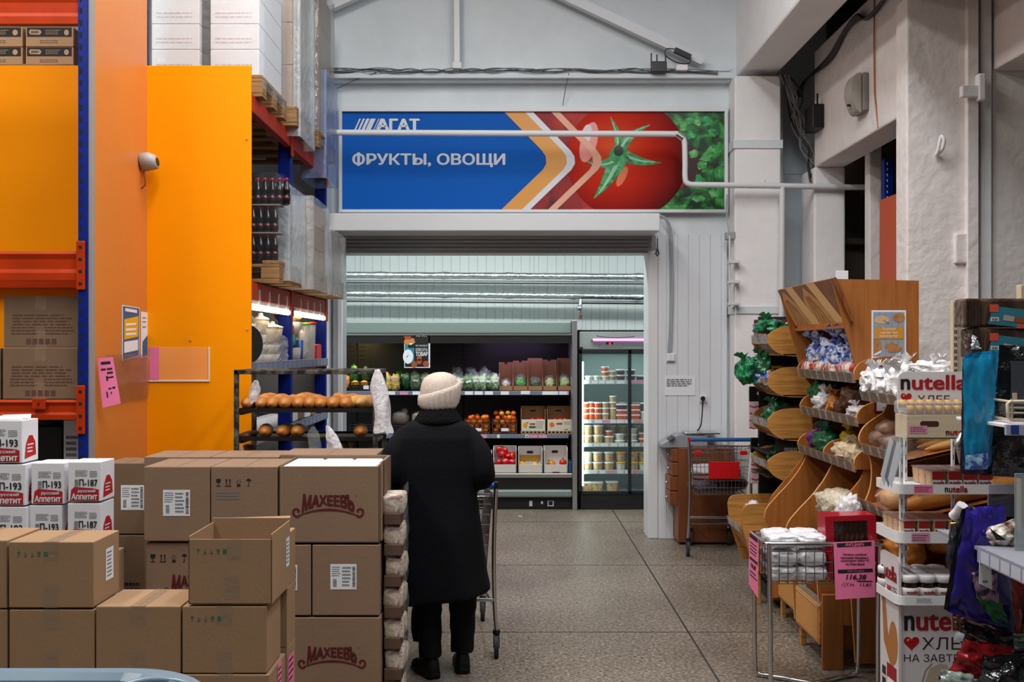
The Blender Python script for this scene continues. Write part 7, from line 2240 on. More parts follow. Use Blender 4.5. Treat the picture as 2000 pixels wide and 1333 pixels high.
RAILS = ((1.575,1.885,'upper'),(1.335,1.90,'middle'),(1.085,1.885,'lower'))
m_news = mat('newsprint strip','A89A8C',.5,var=(60,.3))
for z,xf,nm_ in RAILS:
 a = MB(); YN_ = YN + .001; a.add([(xf,YN_,z),(xf,YFb,z),(2.2,YFb,z + .10),(2.2,YN_,z + .10),(xf,YN_,z - .016),(xf,YFb,z - .016),(2.2,YFb,z + .084),(2.2,YN_,z + .084)],[(3,2,1,0),(4,5,6,7),(0,1,5,4),(3,7,6,2)],m_woody)
 s_ = t.part('shelf',a)
 a = MB(); a.add([(xf - .006,YN,z - .018),(xf - .006,YFb,z - .018),(xf - .022,YFb,z + .042),(xf - .022,YN,z + .042)],[(0,1,2,3),(3,2,1,0)],m_acr)
 for k in range(8):
  y = YN + .05 + k * .13
  a.add([(xf - .0085,y,z - .014),(xf - .0085,y + .09,z - .014),(xf - .0225,y + .09,z + .036),(xf - .0225,y,z + .036)],[(0,1,2,3),(3,2,1,0)],m_news)
 t.part('price_strip',a,parent=s_)
 for y in (YN,yc,YFb):
  a = MB(); a.prism([(p.x,p.y) for p in spline([(0,0,0),(-.005,.05,0),(.03,.095,0),(.10,.12,0),(.2,.13,0)],3)] + [(.2,0)],Fr((xf - .01,y,z),(1,0,0),(0,0,1)),-.009,.009,m_wood,m_edge); t.part('shelf_divider',a,parent=s_)
# floor bins under the curved dividers
for (ya,yb,xf,zt_,z0) in ((5.58,6.05,1.675,.345,.13),(6.08,6.68,1.735,.33,.13)):
 a = MB(); a.rbox((xf,ya,z0),(xf + .02,yb,zt_ + .0),m_pine,.004)
 a.box((xf + .02,ya + .01,z0),(2.2,yb,z0 + .015),m_woody)
 for k in range(22): a.box((xf - .003,ya + .03,z0 + .02 + k * .0085),(xf,yb - .02,z0 + .024 + k * .0085),m_edge)
 q = t.part('floor_bin',a)
 a = MB(); a.add([(xf - .004,ya,zt_ - .02),(xf - .004,yb,zt_ - .02),(xf + .02,yb,zt_ + .03),(xf + .02,ya,zt_ + .03)],[(0,1,2,3),(3,2,1,0)],m_news); t.part('price_strip',a,parent=q)
a = MB(); a.rbox((1.685,5.555,.0),(1.80,5.58,.41),m_wood,.004); a.rbox((1.799,5.556,.24),(2.22,5.579,.409),m_wood,.004); t.part('base_frame',a)
for x,y in ((1.70,6.02),(1.75,6.64),(2.19,5.56)):
 a = MB(); a.rbox((x,y,0),(x + .03,y + .04,.14 if y > 6 else .23),m_pine,.004); t.part('foot',a)
# posters on the end board
YP = YN - .002
t = Thing('bakery_poster','white bordered poster of pies with an orange banner on the brown end board','poster',P(1735,702,YP))
fr = Fr((0,YP,0))
def W(x,y): return (PX(x,YP),PZ(y,YP))
a = MB(); a.rbox((PX(1702,YP),YP - .003,PZ(703,YP)),(PX(1769.5,YP),YP - .0005,PZ(606.5,YP)),m_paper,.0005)
a.rect(*W(1705,697),*W(1766,610),fr,mat('poster grey blue planks','8C9AAA',.6),.004)
for x in (1717,1729,1741,1753): a.rect(*W(x,697),*W(x + .8,610),fr,mat('poster plank line','6A7888',.6),.0045)
m_pie = mat('poster pie crust','B8804A',.6,var=(40,.4)); m_pie2 = mat('poster pale pie','D0AC88',.6,var=(40,.15))
a.disc(*W(1721.5,625),.041,fr,m_pie2,.005,.022); a.poly([W(1722,625),W(1737,631),W(1735,634)],fr,m_inkg,.0055)
a.disc(*W(1755,621),.033,fr,m_pie,.005,.026)
a.rect(*W(1708,662),*W(1763,639),fr,mat('poster orange banner','C98A1E',.6),.006)
a.text('Продукция',fr,*W(1722,646),*W(1749,640),m_paper,.0,.15,w=.007)
a.text('собственного',fr,*W(1719,652.5),*W(1752,647.5),m_paper,.0,.15,w=.007)
a.text('производства!',fr,*W(1717,660),*W(1753,654),m_paper,.0,.15,w=.007)
a.poly([W(1705,661),W(1720,668),W(1722,684),W(1706,693)][::-1],fr,m_pie,.005)
a.poly([W(1706,692),W(1722,684),W(1719,690),W(1708,695)][::-1],fr,m_paper,.0055)
for x,y in ((1733,677),(1741,674),(1749,677),(1755,682),(1738,684),(1746,684)): a.disc(*W(x,y),.017,fr,m_pie,.005 + x * 1e-6 - .0015,.014)
t.part('poster_sheet',a)
t = Thing('framed_notice','dark red framed notice half hidden by white bags on the end board','notice',P(1738,808,YP))
a = MB(); a.rbox((PX(1706,YP),YP - .008,PZ(809,YP)),(PX(1774,YP),YP - .0005,PZ(712,YP)),mat('dark red frame','7A1018',.4),.003)
frn = Fr((0,YP - .0085,0)); a.rect(*W(1711,803),*W(1769,718),frn,m_paper,.001); a.rect(*W(1712,730),*W(1733,719),frn,mat('notice blue','24408A',.5),.002)
a.text('СП',frn,*W(1714,728),*W(1725,721),m_paper,.02,w=.003); a.lines(frn,*W(1722,800),*W(1768,793),1,m_inkg,4,.2,.002)
t.part('notice_sheet',a)
# goods on the bakery shelf
m_bluef = patchy('blue white bread bag',['1A3A9A','E0E4EE','2A52B8','C8D2E6','16308A'],11,rough=.2,bump=(30,.7))
m_cor = patchy('red white roll bag',['D8C8C4','E6DEDA','C03A30','D8B8B0'],18,rough=.3,stretch=(1,2,.3),bump=(30,.5))
def tuft(a,c,s,m,seed):
 """the twisted, fanned end of a bag"""
 rings = []; tx,ty = .5 * math.sin(seed * 2.1),.4 * math.cos(seed * 1.7) - .3
 for i,(r_,h_) in enumerate(((.75,-.3),(.35,.1),(.22,.35),(.45,.7),(.85,1.15))):
  rings.append([Vector((c[0] + s * (r_ * math.cos(g) * (1 + .35 * math.sin(5 * g + seed) * (i > 2)) + tx * h_),c[1] + s * (r_ * .6 * math.sin(g) * (1 + .35 * math.cos(4 * g + seed) * (i > 2)) + ty * h_),c[2] + s * (h_ + .25 * math.sin(6 * g + seed) * (i > 3)))) for g in [2 * math.pi * k / 24 for k in range(24)]])
 a.loft(rings,m,True,False)
def heap(name,lab,c,rad,m,seed,cat='bread',group=None,amp=.22,sq=.85,fq=2.2):
 a = MB(); a.blob(c,rad,m,amp,fq,seed,4 if max(rad) > .06 else 3,sq=sq)
 if cat == 'bread bag' and amp > .2: tuft(a,(c[0] - rad[0] * .3,c[1] - rad[1] * .4,c[2] + rad[2] * .75),min(rad) * .9,m,seed)
 return a.obj(name,lab,cat,group)
for x,y,z,r_,m,k,lab in TU:
 a = MB(); a.blob((x,y,z),r_,m,.32,2.4,k + 2,4,sq=.85)
 if k in (0,2,3,5,7): tuft(a,(x - r_[0] * .5,y - r_[1] * .5,z + r_[2] * .7),.05,m,k + 3)
 a.obj('wrapped_bread',lab,'wrapped bread')
for k,(y,x,z,r_) in enumerate(((6.52,1.96,1.70,(.08,.10,.085)),(6.22,1.97,1.71,(.09,.12,.10)),(5.98,1.97,1.68,(.09,.11,.09)),(5.72,1.99,1.75,(.08,.08,.10)))):
 heap('bread_bag','blue and white bread bag on the upper bakery shelf, %s' % ('farthest','second farthest','second nearest','nearest beside the end board')[k],(x,y,z),r_,m_bluef,k + 5,'bread bag','blue bread bags',.35)
for k in range(4): heap('bread_bag','white bag with red stripes at the front edge of the upper bakery shelf, %s' % ('farthest','second farthest','second nearest','nearest')[k],(1.915,6.54 - k * .25,1.632),(.05,.125,.042),m_cor,k + 15,'bread bag','red striped bread bags',.15)
for k,(y,x,z,r_,m,lab) in enumerate(((6.5,2.02,1.46,(.12,.14,.10),m_green,'dark green bag at the far end of the middle bakery shelf'),(6.38,1.95,1.41,(.07,.08,.06),m_bagw,'clear bag of buns at the far end of the middle bakery shelf'),(6.16,1.96,1.41,(.06,.07,.05),m_crust,'round buns in the middle bakery shelf'),(6.05,1.95,1.40,(.05,.05,.045),m_rye,'small dark bun in the middle bakery shelf'),(5.88,2.0,1.45,(.10,.10,.09),m_rye,'dark bread bag near the end board on the middle bakery shelf'),(5.78,1.95,1.39,(.05,.09,.035),m_bagw,'crumpled clear bag at the near end of the middle bakery shelf'))):
 heap('bread_bag',lab,(x,y,z),r_,m,k + 21,'bread bag',None,.3)
for k,(y,x,z,r_,m,lab) in enumerate(((6.52,1.98,1.17,(.09,.10,.07),m_purp,'purple bag at the far end of the lower bakery shelf'),(6.3,1.96,1.17,(.09,.12,.07),m_green,'green glossy bag on the lower bakery shelf'),(6.12,2.02,1.20,(.05,.05,.06),mat('yellow bag','C8B41E',.3,bump=(20,.6)),'yellow bag behind the green one on the lower bakery shelf'),(5.95,1.95,1.15,(.07,.12,.05),patchy('flat breads',['D8C8A8','BFA888','E0D4BC'],9,rough=.4,bump=(20,.6)),'clear bag of flat breads on the lower bakery shelf'),(5.75,1.96,1.15,(.08,.09,.06),patchy('flat breads',[],1),'clear bag of flat breads nearest the end board on the lower bakery shelf'))):
 heap('bread_bag',lab,(x,y,z),r_,m,k + 31,'bread bag',None,.3)
for k in range(2):
 y = 6.34 - k * .10; x0_ = 1.86 + k * .03
 a = MB(); a.tube([(x0_,y,.70),(x0_ + .02,y,.77),(x0_ + .035,y,.83),(x0_ + .05,y,.875)],.03,m_crust2,12,rs=[.025,.034,.032,.018]); a.tube([(x0_ + .032,y,.82),(x0_ + .05,y,.875),(x0_ + .06,y,.90)],.03,mat('blue bottle film','1A5A9A',.25),12,rs=[.034,.026,.018])
 a.obj('wrapped_loaf','small loaf with a blue wrapper end in the curved bay, %s' % ('left','right')[k],'bread')
a = MB(); a.rbox((1.80,6.18,.66),(1.86,6.45,.71),m_acr,.004); a.obj('bin_strip','clear price strip across the curved bay','price strip')
heap('bread_bag','large pale bag of flat loaves in the near curved bay',(1.88,5.86,.86),(.13,.16,.08),mat('pale loaf bag','CFC2AC',.3,var=(18,.3),bump=(30,.8)),44,'bread bag',None,.2)
for k in range(3): heap('bread_loaf','brown loaf in the floor bin near the pink notice, %s' % ('left','middle','right')[k],(1.78 + .05 * k,5.68 + .08 * (k % 2),.34),(.05,.09,.045),m_crust,k + 50,'bread','loaves in the floor bin',.1)
a = MB(); a.rbox((PX(1633,6.66),6.66,2.118),(PX(1657,6.66),6.672,PZ(529,6.66)),m_paper,.002); a.obj('white_card','small white card standing above the bakery canopy','card')
# ================================================================ near bakery unit behind the jar stand
Ya,Yb_ = 4.98,5.53
t = Thing('bread_stand','brown bread stand with slanted shelves behind the jar stand','shelf unit',(2.2,5.25,0))
a = MB(); a.box((2.62,Ya,.05),(2.64,Yb_,1.62),m_band); t.part('back_board',a)
for y in (Yb_ - .02,):
 zz = [(2.63,1.62),(2.63,.05),(1.85,.05),(1.82,.5)] + [(p.x,p.y) for p in spline([(1.83,.72,0),(1.87,.85,0),(1.93,1.0,0),(1.93,1.15,0),(1.87,1.25,0),(1.90,1.33,0),(2.0,1.40,0)],4)] + [(2.1,1.62)]
 a = MB(); a.prism(zz[::-1],Fr((0,y,0),(1,0,0),(0,0,1)),-.02,0,m_wood,m_edge); t.part('curved_side',a)
for z,xf in ((1.485,1.895),(1.20,1.90),(.905,1.89),(.60,1.86)):
 a = MB(); a.add([(xf,Ya,z),(xf,Yb_,z),(2.62,Yb_,z + .16),(2.62,Ya,z + .16),(xf,Ya,z - .016),(xf,Yb_,z - .016),(2.62,Yb_,z + .144),(2.62,Ya,z + .144)],[(3,2,1,0),(4,5,6,7),(0,1,5,4),(3,7,6,2)],m_woody)
 s_ = t.part('shelf',a)
 a = MB(); a.add([(xf - .006,Ya,z - .018),(xf - .006,Yb_,z - .018),(xf - .022,Yb_,z + .04),(xf - .022,Ya,z + .04)],[(0,1,2,3),(3,2,1,0)],m_acr)
 for k in range(4):
  y = Ya + .04 + k * .13; a.add([(xf - .0085,y,z - .014),(xf - .0085,y + .09,z - .014),(xf - .0225,y + .09,z + .034),(xf - .0225,y,z + .034)],[(0,1,2,3),(3,2,1,0)],m_news)
 t.part('price_strip',a,parent=s_)
m_wbag = patchy('white printed bag',['E8E8EA','F0F0F0','DADCE0','C8B49A'],12,rough=.25,bump=(30,.8))
for k,(y,x,z,r_) in enumerate(((5.46,1.93,1.565,(.06,.07,.07)),(5.30,1.94,1.56,(.06,.07,.075)),(5.14,1.95,1.565,(.06,.07,.08)),(5.35,2.06,1.61,(.08,.10,.06)),(5.1,2.12,1.635,(.13,.09,.045)))):
 heap('white_bag','white printed bag on top of the bread stand, %s' % ('farthest at the front','middle at the front','nearest at the front','behind the front bags','flat one beside the lettered board')[k],(x,y,z),r_,m_wbag,k + 60,'bread bag','white bags on the bread stand',.38)
 a = MB()
for k,(y,x,z,lab) in enumerate(((5.40,1.95,1.275,'bagged brown loaf at the far front of the second bread stand shelf'),(5.22,1.94,1.265,'bagged brown loaf at the near front of the second bread stand shelf'),(5.3,1.95,1.33,'bagged long loaf lying on top of the second bread stand shelf'))):
 bagged('bagged_bread',lab,(x + .03,y,z),(.095,.062,.045),mat('brown loaf crust','A8662A',.5,var=(9,.5),col2='6A3A14'),70 + k)
for k in range(5):
 z = 1.27 + k * .002; y = Ya + .06 + k * .095
 a = loafmesh(.30,.026,m_crust2,k + 3,.06); o = a.obj('baguette','long pale baguette on the second bread stand shelf, %s from the front' % ords[k],'bread','baguettes on the second shelf',org=(0,0,0)); o.location = (2.33,y,z + .02); o.rotation_euler = (R(12.5),0,R(-90))
for k in range(3):
 y = Ya + .09 + k * .17
 a = loafmesh(.34,.052,m_crust,k + 13,.06); o = a.obj('big_baguette','thick baguette in film on the third bread stand shelf, %s from the front' % ords[k],'bread','baguettes on the third shelf',org=(0,0,0)); o.location = (2.26,y,.99); o.rotation_euler = (R(12.5),0,R(-90))
bagged('bagged_bread','bagged pale loaf over the front of the third bread stand shelf',(1.94,5.2,.985),(.08,.10,.06),m_crust2,80)
heap('bread_loaf','golden bread in film low on the bread stand beside the pink notice',(1.98,5.2,.72),(.10,.14,.08),m_crust,82,'bread',None,.15)
heap('bread_loaf','large golden bread behind the white caps on the bread stand',(2.25,5.15,.78),(.18,.12,.07),m_crust2,84,'bread',None,.15)
heap('white_bag','white crumpled bag beside the red window box',(1.80,5.47,.86),(.06,.06,.10),m_bagw,86,'plastic bag',None,.3)
# ================================================================ chrome dump bin with the pink notices
X0,X1,Y0,Y1,ZR,ZL = 1.268,1.862,5.13,5.44,.766,.565
t = Thing('dump_bin','chrome wire dump bin on bent tube legs holding white packs and red boxes','bin',(1.56,5.28,0))
a = MB()
a.tube([(x,y,ZR) for x,y in rrect(X0,Y0,X1,Y1,.03,4)],.013,m_chrome,10,closed=True); t.part('rim',a)
a = MB()
for x in (X0 + .02,X1 - .02):
 a.tube(spline([(x,Y0,ZR),(x + (.006 if x < 1.5 else -.006),Y0,.40),(x + (.01 if x < 1.5 else -.01),Y0 + .0,.05),(x + (.03 if x < 1.5 else -.03),Y0 + .005,.016),(x + (.06 if x < 1.5 else -.06),Y0 + .02,.014)],5),.0125,m_chrome,10)
a.tube([(X0 + .08,Y0 + .02,.014),(1.565,Y0 + .14,.014),(X1 - .08,Y0 + .02,.014)],.0115,m_chrome,10)
t.part('front_leg_frame',a)
a = MB()
for s,x in ((1,X0 + .02),(-1,X1 - .02)):
 a.tube(spline([(x,Y1,ZR),(x,Y1,.40),(x + s * .005,Y1,.06),(x + s * .03,Y1 - .004,.018),(x + s * .07,Y1 - .02,.014)],5),.0115,m_chrome,10)
a.tube([(X0 + .09,Y1 - .02,.014),(1.555,Y0 + .165,.014),(X1 - .09,Y1 - .02,.014)],.0105,m_chrome,10)
t.part('rear_leg_frame',a)
a = MB()
gx0,gx1,gy0,gy1 = X0 + .03,X1 - .03,Y0 + .015,Y1 - .015
for k in range(13):
 x = gx0 + (gx1 - gx0) * k / 12
 for y in (gy0,gy1): a.tube([(x,y,ZR - .01),(x,y,ZL)],.0024,m_steel,5)
 a.tube([(x,gy0,ZL),(x,gy1,ZL)],.0024,m_steel,5)
for k in range(4):
 z = ZL + (ZR - .04 - ZL) * k / 3
 for y in (gy0,gy1): a.tube([(gx0,y,z),(gx1,y,z)],.0024,m_steel,5)
 for x in (gx0,gx1): a.tube([(x,gy0,z),(x,gy1,z)],.0024,m_steel,5)
for k in range(6):
 y = gy0 + (gy1 - gy0) * k / 5
 for x in (gx0,gx1): a.tube([(x,y,ZR - .01),(x,y,ZL)],.0024,m_steel,5)
 a.tube([(gx0,y,ZL),(gx1,y,ZL)],.0024,m_steel,5)
t.part('wire_basket',a)
m_sw = patchy('white sweet packs',['E2E2E6','D8D8DE','EAEAEE','D8B84A'],9,rough=.3,bump=(24,.5))
for k in range(8):
 lay,col,row = k // 4,k % 2,(k // 2) % 2
 heap('sweet_pack','white sweets pack in the chrome bin, %s layer, %s, %s' % (('bottom','middle')[lay],('left','right')[col],('front','rear')[row]),(1.375 + col * .145,Y0 + .085 + row * .13,ZL + .045 + lay * .075),(.074,.064,.040),m_sw,k + 90,'pack','white packs in the chrome bin',.14,.6)
for k,(x,y) in enumerate(((1.375,5.22),(1.515,5.22),(1.38,5.35),(1.52,5.35))):
 heap('sweet_pack','white sweets pack with yellow prints on top of the chrome bin, %s' % ('front left','front right','rear left','rear right')[k],(x,y,ZL + .205),(.075,.062,.036),m_sw,k + 100,'pack','white packs in the chrome bin',.16,.6)
m_rbox = mat('glossy red box','A60A22',.25,var=(5,.15))
t = Thing('cookie_box','red cookie box with a dark window standing on the chrome bin','box',P(1662,1050,5.2))
MR = Matrix.Translation((1.722,5.20,.80)) @ Matrix.Rotation(R(-2),4,'Y')
w2,h2,d2 = .130,.098,.14
a = MB(); fw = .028
a.rbox((-w2,0,-h2),(-w2 + fw * 1.6,.01,h2),m_rbox,.002,M=MR); a.rbox((w2 - fw * 1.6,0,-h2),(w2,.01,h2),m_rbox,.002,M=MR)
a.rbox((-w2 + fw * 1.6,.0005,h2 - fw),(w2 - fw * 1.6,.0095,h2),m_rbox,.001,M=MR); a.rbox((-w2 + fw * 1.6,.0005,-h2),(w2 - fw * 1.6,.0095,-h2 + fw),m_rbox,.001,M=MR)
e = .001; a.rbox((-w2 + e,.0105,-h2 + e),(-w2 + .005,d2,h2 - e),m_rbox,.001,M=MR); a.rbox((w2 - .005,.0105,-h2 + e),(w2 - e,d2,h2 - e),m_rbox,.001,M=MR); a.rbox((-w2 + .006,.0105,h2 - .005),(w2 - .006,d2 - e,h2 - e),m_rbox,.001,M=MR); a.rbox((-w2 + .006,.0105,-h2 + e),(w2 - .006,d2 - e,-h2 + .005),m_rbox,.001,M=MR); a.rbox((-w2 + .006,d2 - .005,-h2 + .006),(w2 - .006,d2 - .002,h2 - .006),m_rbox,.001,M=MR)
a.rbox((-w2 + .01,-.012,-h2 - .04),(w2 - .01,.02,-h2 + .0),m_rbox,.003,M=MR)
t.part('carton_body',a)
a = MB(); a.box((-w2 + fw * 1.5,.002,-h2 + fw * .9),(w2 - fw * 1.5,.004,h2 - fw * .9),mat('dark clear window','2A1A14',.08,alpha=.35,spec=.8),M=MR); t.part('window',a)
for r_ in range(2):
 for k in range(6):
  a = MB(); a.blob((0,0,0),(.012,.03,.034),mat('brown cookie','6A3E22',.7,bump=(60,.4)),.06,3,k,2,MR @ Matrix.Translation((-.066 + k * .026,.05,-.030 + r_ * .066)) @ Matrix.Rotation(R(18),4,'Y'));
  o = a.obj('cookie','brown cookie behind the window of the red box, %s row, %s from the left' % (('lower','upper')[r_],ords[k]),'cookie','cookies in the red window box')
for k in range(2):
 a = MB(); a.rbox((1.605,Y0 + .035 + k * .125,ZL + .012),(1.825,Y0 + .15 + k * .125,ZL + .125),m_rbox,.004); a.obj('cookie_box','red cookie box lying low in the chrome bin behind the pink notice, %s' % ('front','rear')[k],'box')
YN2 = Y0 - .018
t = Thing('promo_notice','pink promotion notice hanging on the front rim of the chrome bin','notice',P(1670,1170,YN2))
def W(x,y): return (PX(x,YN2),PZ(y,YN2))
fr = Fr((0,YN2,0))
a = MB(); pts = [W(1632,1172),W(1710,1167),W(1708,1056),W(1628,1060)]
a.prism(pts,fr,-.0008,.0004,m_pink)
a.poly([W(1635,1070),W(1702,1067),W(1702,1059),W(1634,1062)],fr,m_ink,.001)
a.text('АКЦИЯ!',fr,*W(1650,1068.5),*W(1687,1061.5),m_pink,.03,.1,w=.0018)
for k,s in enumerate(('Печенье сдобное','песочное Овсяное с','шоколадом 600гр TV','тм Сластёнки')):
 a.text(s,fr,*W((1646,1642,1642,1651)[k],1086 + k * 6.2),*W((1692,1696,1697,1688)[k],1081.5 + k * 6.2),m_ink,.015,w=.0012)
a.poly([W(1637,1121),W(1705,1118),W(1704,1111),W(1636,1113.5)],fr,m_ink,.001)
a.text('Цена по карте',fr,*W(1655,1118),*W(1687,1114),m_pink,0,w=.0018)
a.text('116,38',fr,*W(1652,1134),*W(1692,1123),m_ink,.035,.2,w=.0012)
a.text('127,99',fr,*W(1644,1147),*W(1668,1141),m_ink,.0,w=.0012)
a.rect(*W(1674,1137.5),*W(1704,1135),fr,m_ink,.0012)
a.text('11,61',fr,*W(1679,1146.5),*W(1701,1139.5),m_ink,.01,.2,w=.0012)
a.lines(fr,*W(1646,1140),*W(1664,1138),1,m_inkg,3,.5,.0012)
t.part('paper_sheet',a)
t = Thing('promo_notice','pink promotion notice seen edge on at the left side of the chrome bin','notice',(X0 - .016,5.26,.5))
frl = Fr((X0 - .016,5.415,.0),(0,-1,0),(0,0,1))
a = MB(); a.prism([(0.0,.50),(.20,.475),(.21,.785),(.01,.785)],frl,-.0008,.0004,m_pink)
a.rect(.02,.755,.20,.778,frl,m_ink,.001); a.lines(frl,.03,.67,.19,.74,4,m_ink,3,.4); a.rect(.02,.64,.20,.655,frl,m_ink,.001)
a.text('116,38',frl,.05,.60,.16,.628,m_ink,.03,.2); a.lines(frl,.03,.55,.19,.59,2,m_ink,5,.4)
t.part('paper_sheet',a)
# ================================================================ white jar stand with the big lettering
YJ = 4.70
m_nk = mat('nut spread black letter','1A1416',.5); m_nr = mat('nut spread red letters','9A0C16',.5)
m_stand = mat('white stand board','D2CED2',.45,var=(3,.04))
def W(x,y,d=YJ): return (PX(x,d),PZ(y,d))
def nutella(a,fr,x0,z0,x1,z1,w=.0015):
 wd = x1 - x0
 # lower case letters: n = x-height, t and ll rise
 a.text('n',fr,x0,z0,x0 + wd * .145,z0 + (z1 - z0) * .74,m_nk,.03,w=w)
 a.text('utella',fr,x0 + wd * .168,z0 - (z1 - z0) * .01,x1,z1,m_nr,.03,w=w)
def heart(a,fr,cx,cz,s,w=.0015):
 pts = []
 for k in range(28):
  g = 2 * math.pi * k / 28
  pts.append((cx + s * .062 * 8 * (math.sin(g) ** 3),cz + s * .031 * (13 * math.cos(g) - 5 * math.cos(2 * g) - 2 * math.cos(3 * g) - math.cos(4 * g))))
 a.poly(pts[::-1],fr,mat('red heart','A81018',.4),w)
 a.disc(cx - s * .22,cz + s * .18,s * .11,fr,mat('pale heart shine','D88A86',.4),w + .0004,s * .07,rot=.6)
t = Thing('jar_stand','white display stand with red and black lettering for nut spread jars','display stand',(2.05,4.8,0))
xL_,xR_ = PX(1757,YJ),PX(1932,YJ)
a = MB()
for x in (xL_ + .004,xR_):
 for y in (YJ + .005,YJ + .19):
  x += .09 * (y > YJ + .1) * (1 if x < 2 else -1)
  a.rbox((x,y,0),(x + .016,y + .016,1.46),m_whitep,.003)
  for k in range(22): a.box((x + .005,y - .0006,.1 + k * .062),(x + .010,y + .002,.125 + k * .062),m_inkg)
t.part('posts',a)
a = MB(); frb = Fr((0,YJ + .20,0)); yb_ = YJ + .20
a.prism(rrect(PX(1757,YJ),PZ(812,YJ),PX(1936,YJ),PZ(727,YJ),.035,5),Fr((0,YJ + .02,0)),-.012,0,m_stand)
fr = Fr((0,YJ + .02,0))
nutella(a,fr,*W(1762,762),*W(1893,733)); heart(a,fr,*W(1773,777),.052)
a.text('ХЛЕБ',fr,*W(1795,789),*W(1860,773),mat('dark handwritten letters','2E1A1E',.6),.0)
t.part('header_board',a)
a = MB(); frp = Fr((0,YJ - .004,0))
a.prism(rrect(PX(1756,YJ),.03,PX(1936,YJ),PZ(1181,YJ),.03,5),frp,-.010,0,m_stand)
nutella(a,frp,*W(1765,1232),*W(1905,1192)); heart(a,frp,*W(1779.5,1255.5),.072)
m_hl = MATS['dark handwritten letters']
a.text('ХЛЕБ',frp,*W(1800,1269),*W(1900,1245),m_hl,.0); a.text('НА ЗАВТРАК',frp,*W(1765,1293),*W(1905,1278),m_hl,.0)
a.poly([W(1802,1345),W(1815,1306),W(1836,1296),W(1850,1300),W(1850,1345)],frp,mat('printed wooden knife','B0A090',.6),.001)
a.ribbon([W(1797,1345),W(1807,1310),W(1820,1296)],.006,frp,mat('printed shade line','8A8078',.6),.001)
t.part('front_panel',a)
a = MB(); xs = PX(1754,YJ) - .002
frs = Fr((xs,YJ + .222,0),(0,-1,0),(0,0,1))
a.prism(rrect(.0,.03,.235,.785,.03,5),frs,-.012,0,m_stand)
nutella(a,frs,.02,.665,.215,.735); heart(a,frs,.115,.62,.05); a.text('ХЛЕБ',frs,.14,.605,.215,.64,m_hl,0); a.lines(frs,.13,.56,.22,.595,2,m_hl,3,.5)
a.poly([(.02,.62),(.04,.66),(.06,.60),(.10,.42),(.18,.30),(.16,.24),(.05,.36)],frs,mat('printed bread slice','A86E3A',.6),.001)
a.disc(.17,.38,.055,frs,MATS['printed bread slice'],.0012,.10)
a.rect(.09,.20,.21,.27,frs,m_nr,.0012); a.rect(.10,.17,.20,.205,frs,m_paper,.0013); a.rect(.03,.20,.075,.24,frs,m_hl,.0012); a.rect(.03,.15,.075,.185,frs,m_hl,.0012); a.rect(.03,.10,.075,.135,frs,m_hl,.0012)
a.poly([(.08,.13),(.20,.11),(.21,.05),(.10,.05)],frs,m_hl,.001)
t.part('side_panel',a)
def tray(ztop,zbot,xr,ticket,logo):
 a = MB(); x0 = PX(1744,YJ)
 out = arc(x0 + .04,YJ - .04 + .03,.04,180,270,6) + [(xr,YJ - .05),(xr,YJ + .215),(x0,YJ + .215)]
 inn = [(min(xr - .004,max(x0 + .004,x + (.004 if x < 2 else -.004))),y + (.004 if y < YJ + .1 else -.004)) for x,y in out]
 a.box((x0 + .01,YJ - .03,ztop - .022),(xr - .005,YJ + .21,ztop - .018),m_whitep); a.loft([[Vector((x,y,zbot)) for x,y in out],[Vector((x,y,ztop)) for x,y in out],[Vector((x,y,ztop)) for x,y in inn],[Vector((x,y,zbot + .006)) for x,y in inn]],m_whitep,False,True)
 frt = Fr((0,YJ - .05,0))
 s_ = t.part('tray',a)
 if ticket:
  b2 = MB(); b2.rect(PX(ticket[0],YJ - .05),zbot + .006,PX(ticket[1],YJ - .05),ztop - .004,frt,m_pinkl if not logo else m_pink,.0012); b2.lines(frt,PX(ticket[0] + 2,YJ - .05),zbot + .01,PX(ticket[1] - 2,YJ - .05),ztop - .01,3,m_inkbr,4,.35,.0018); t.part('pink_ticket',b2,parent=s_)
 if logo:
  b2 = MB(); nutella(b2,frt,PX(1845,YJ - .05),zbot + .009,PX(1890,YJ - .05),ztop - .006); t.part('lettering',b2,parent=s_)
 return s_
tray(PZ(944,YJ),PZ(963,YJ),PX(1936,YJ),(1785,1822),True)
tray(PZ(1036,YJ),PZ(1058,YJ),PX(1936,YJ),(1780,1816),False)
b3 = tray(PZ(1160,YJ),PZ(1178,YJ),PX(1936,YJ),None,False)
b2 = MB(); frt = Fr((0,YJ - .05,0)); b2.rect(PX(1788,YJ - .05),PZ(1173,YJ),PX(1822,YJ - .05),PZ(1163,YJ),frt,m_paper,.001); b2.lines(frt,PX(1790,YJ - .05),PZ(1172,YJ),PX(1820,YJ - .05),PZ(1164,YJ),3,m_inkg,3,.4,.0018); t.part('faded_ticket',b2,parent=b3)
# snack cups on the trays
m_foillid = mat('patterned foil lid','B89A9A',.3,.4,var=(60,.5)); m_cupw = mat('cream snack cup','C8A27C',.4)
def cupmesh():
 a = MB(); w_,h_ = .030,.058
 a.loft([[Vector((x,y,0)) for x,y in rrect(-w_ * .85,-w_ * .85,w_ * .85,w_ * .85,.01)],[Vector((x,y,h_)) for x,y in rrect(-w_,-w_,w_,w_,.012)]],m_cupw,True)
 return a
cp = Thing('snack_cup','','snack cup',(0,0,0),'snack cups of nut spread')
a = cupmesh(); cp.part('cup_body',a)
a = MB(); frc = Fr((0,-.0305,0)); a.rect(-.024,.028,.024,.056,frc,m_nr,.0006); a.rect(-.024,.004,.024,.026,frc,m_paper,.0006); nutella(a,frc,-.021,.010,.021,.024,.0012); a.rect(.016,.03,.026,.054,frc,mat('brown cup print','6A3A1E',.5),.001); cp.part('cup_label',a)
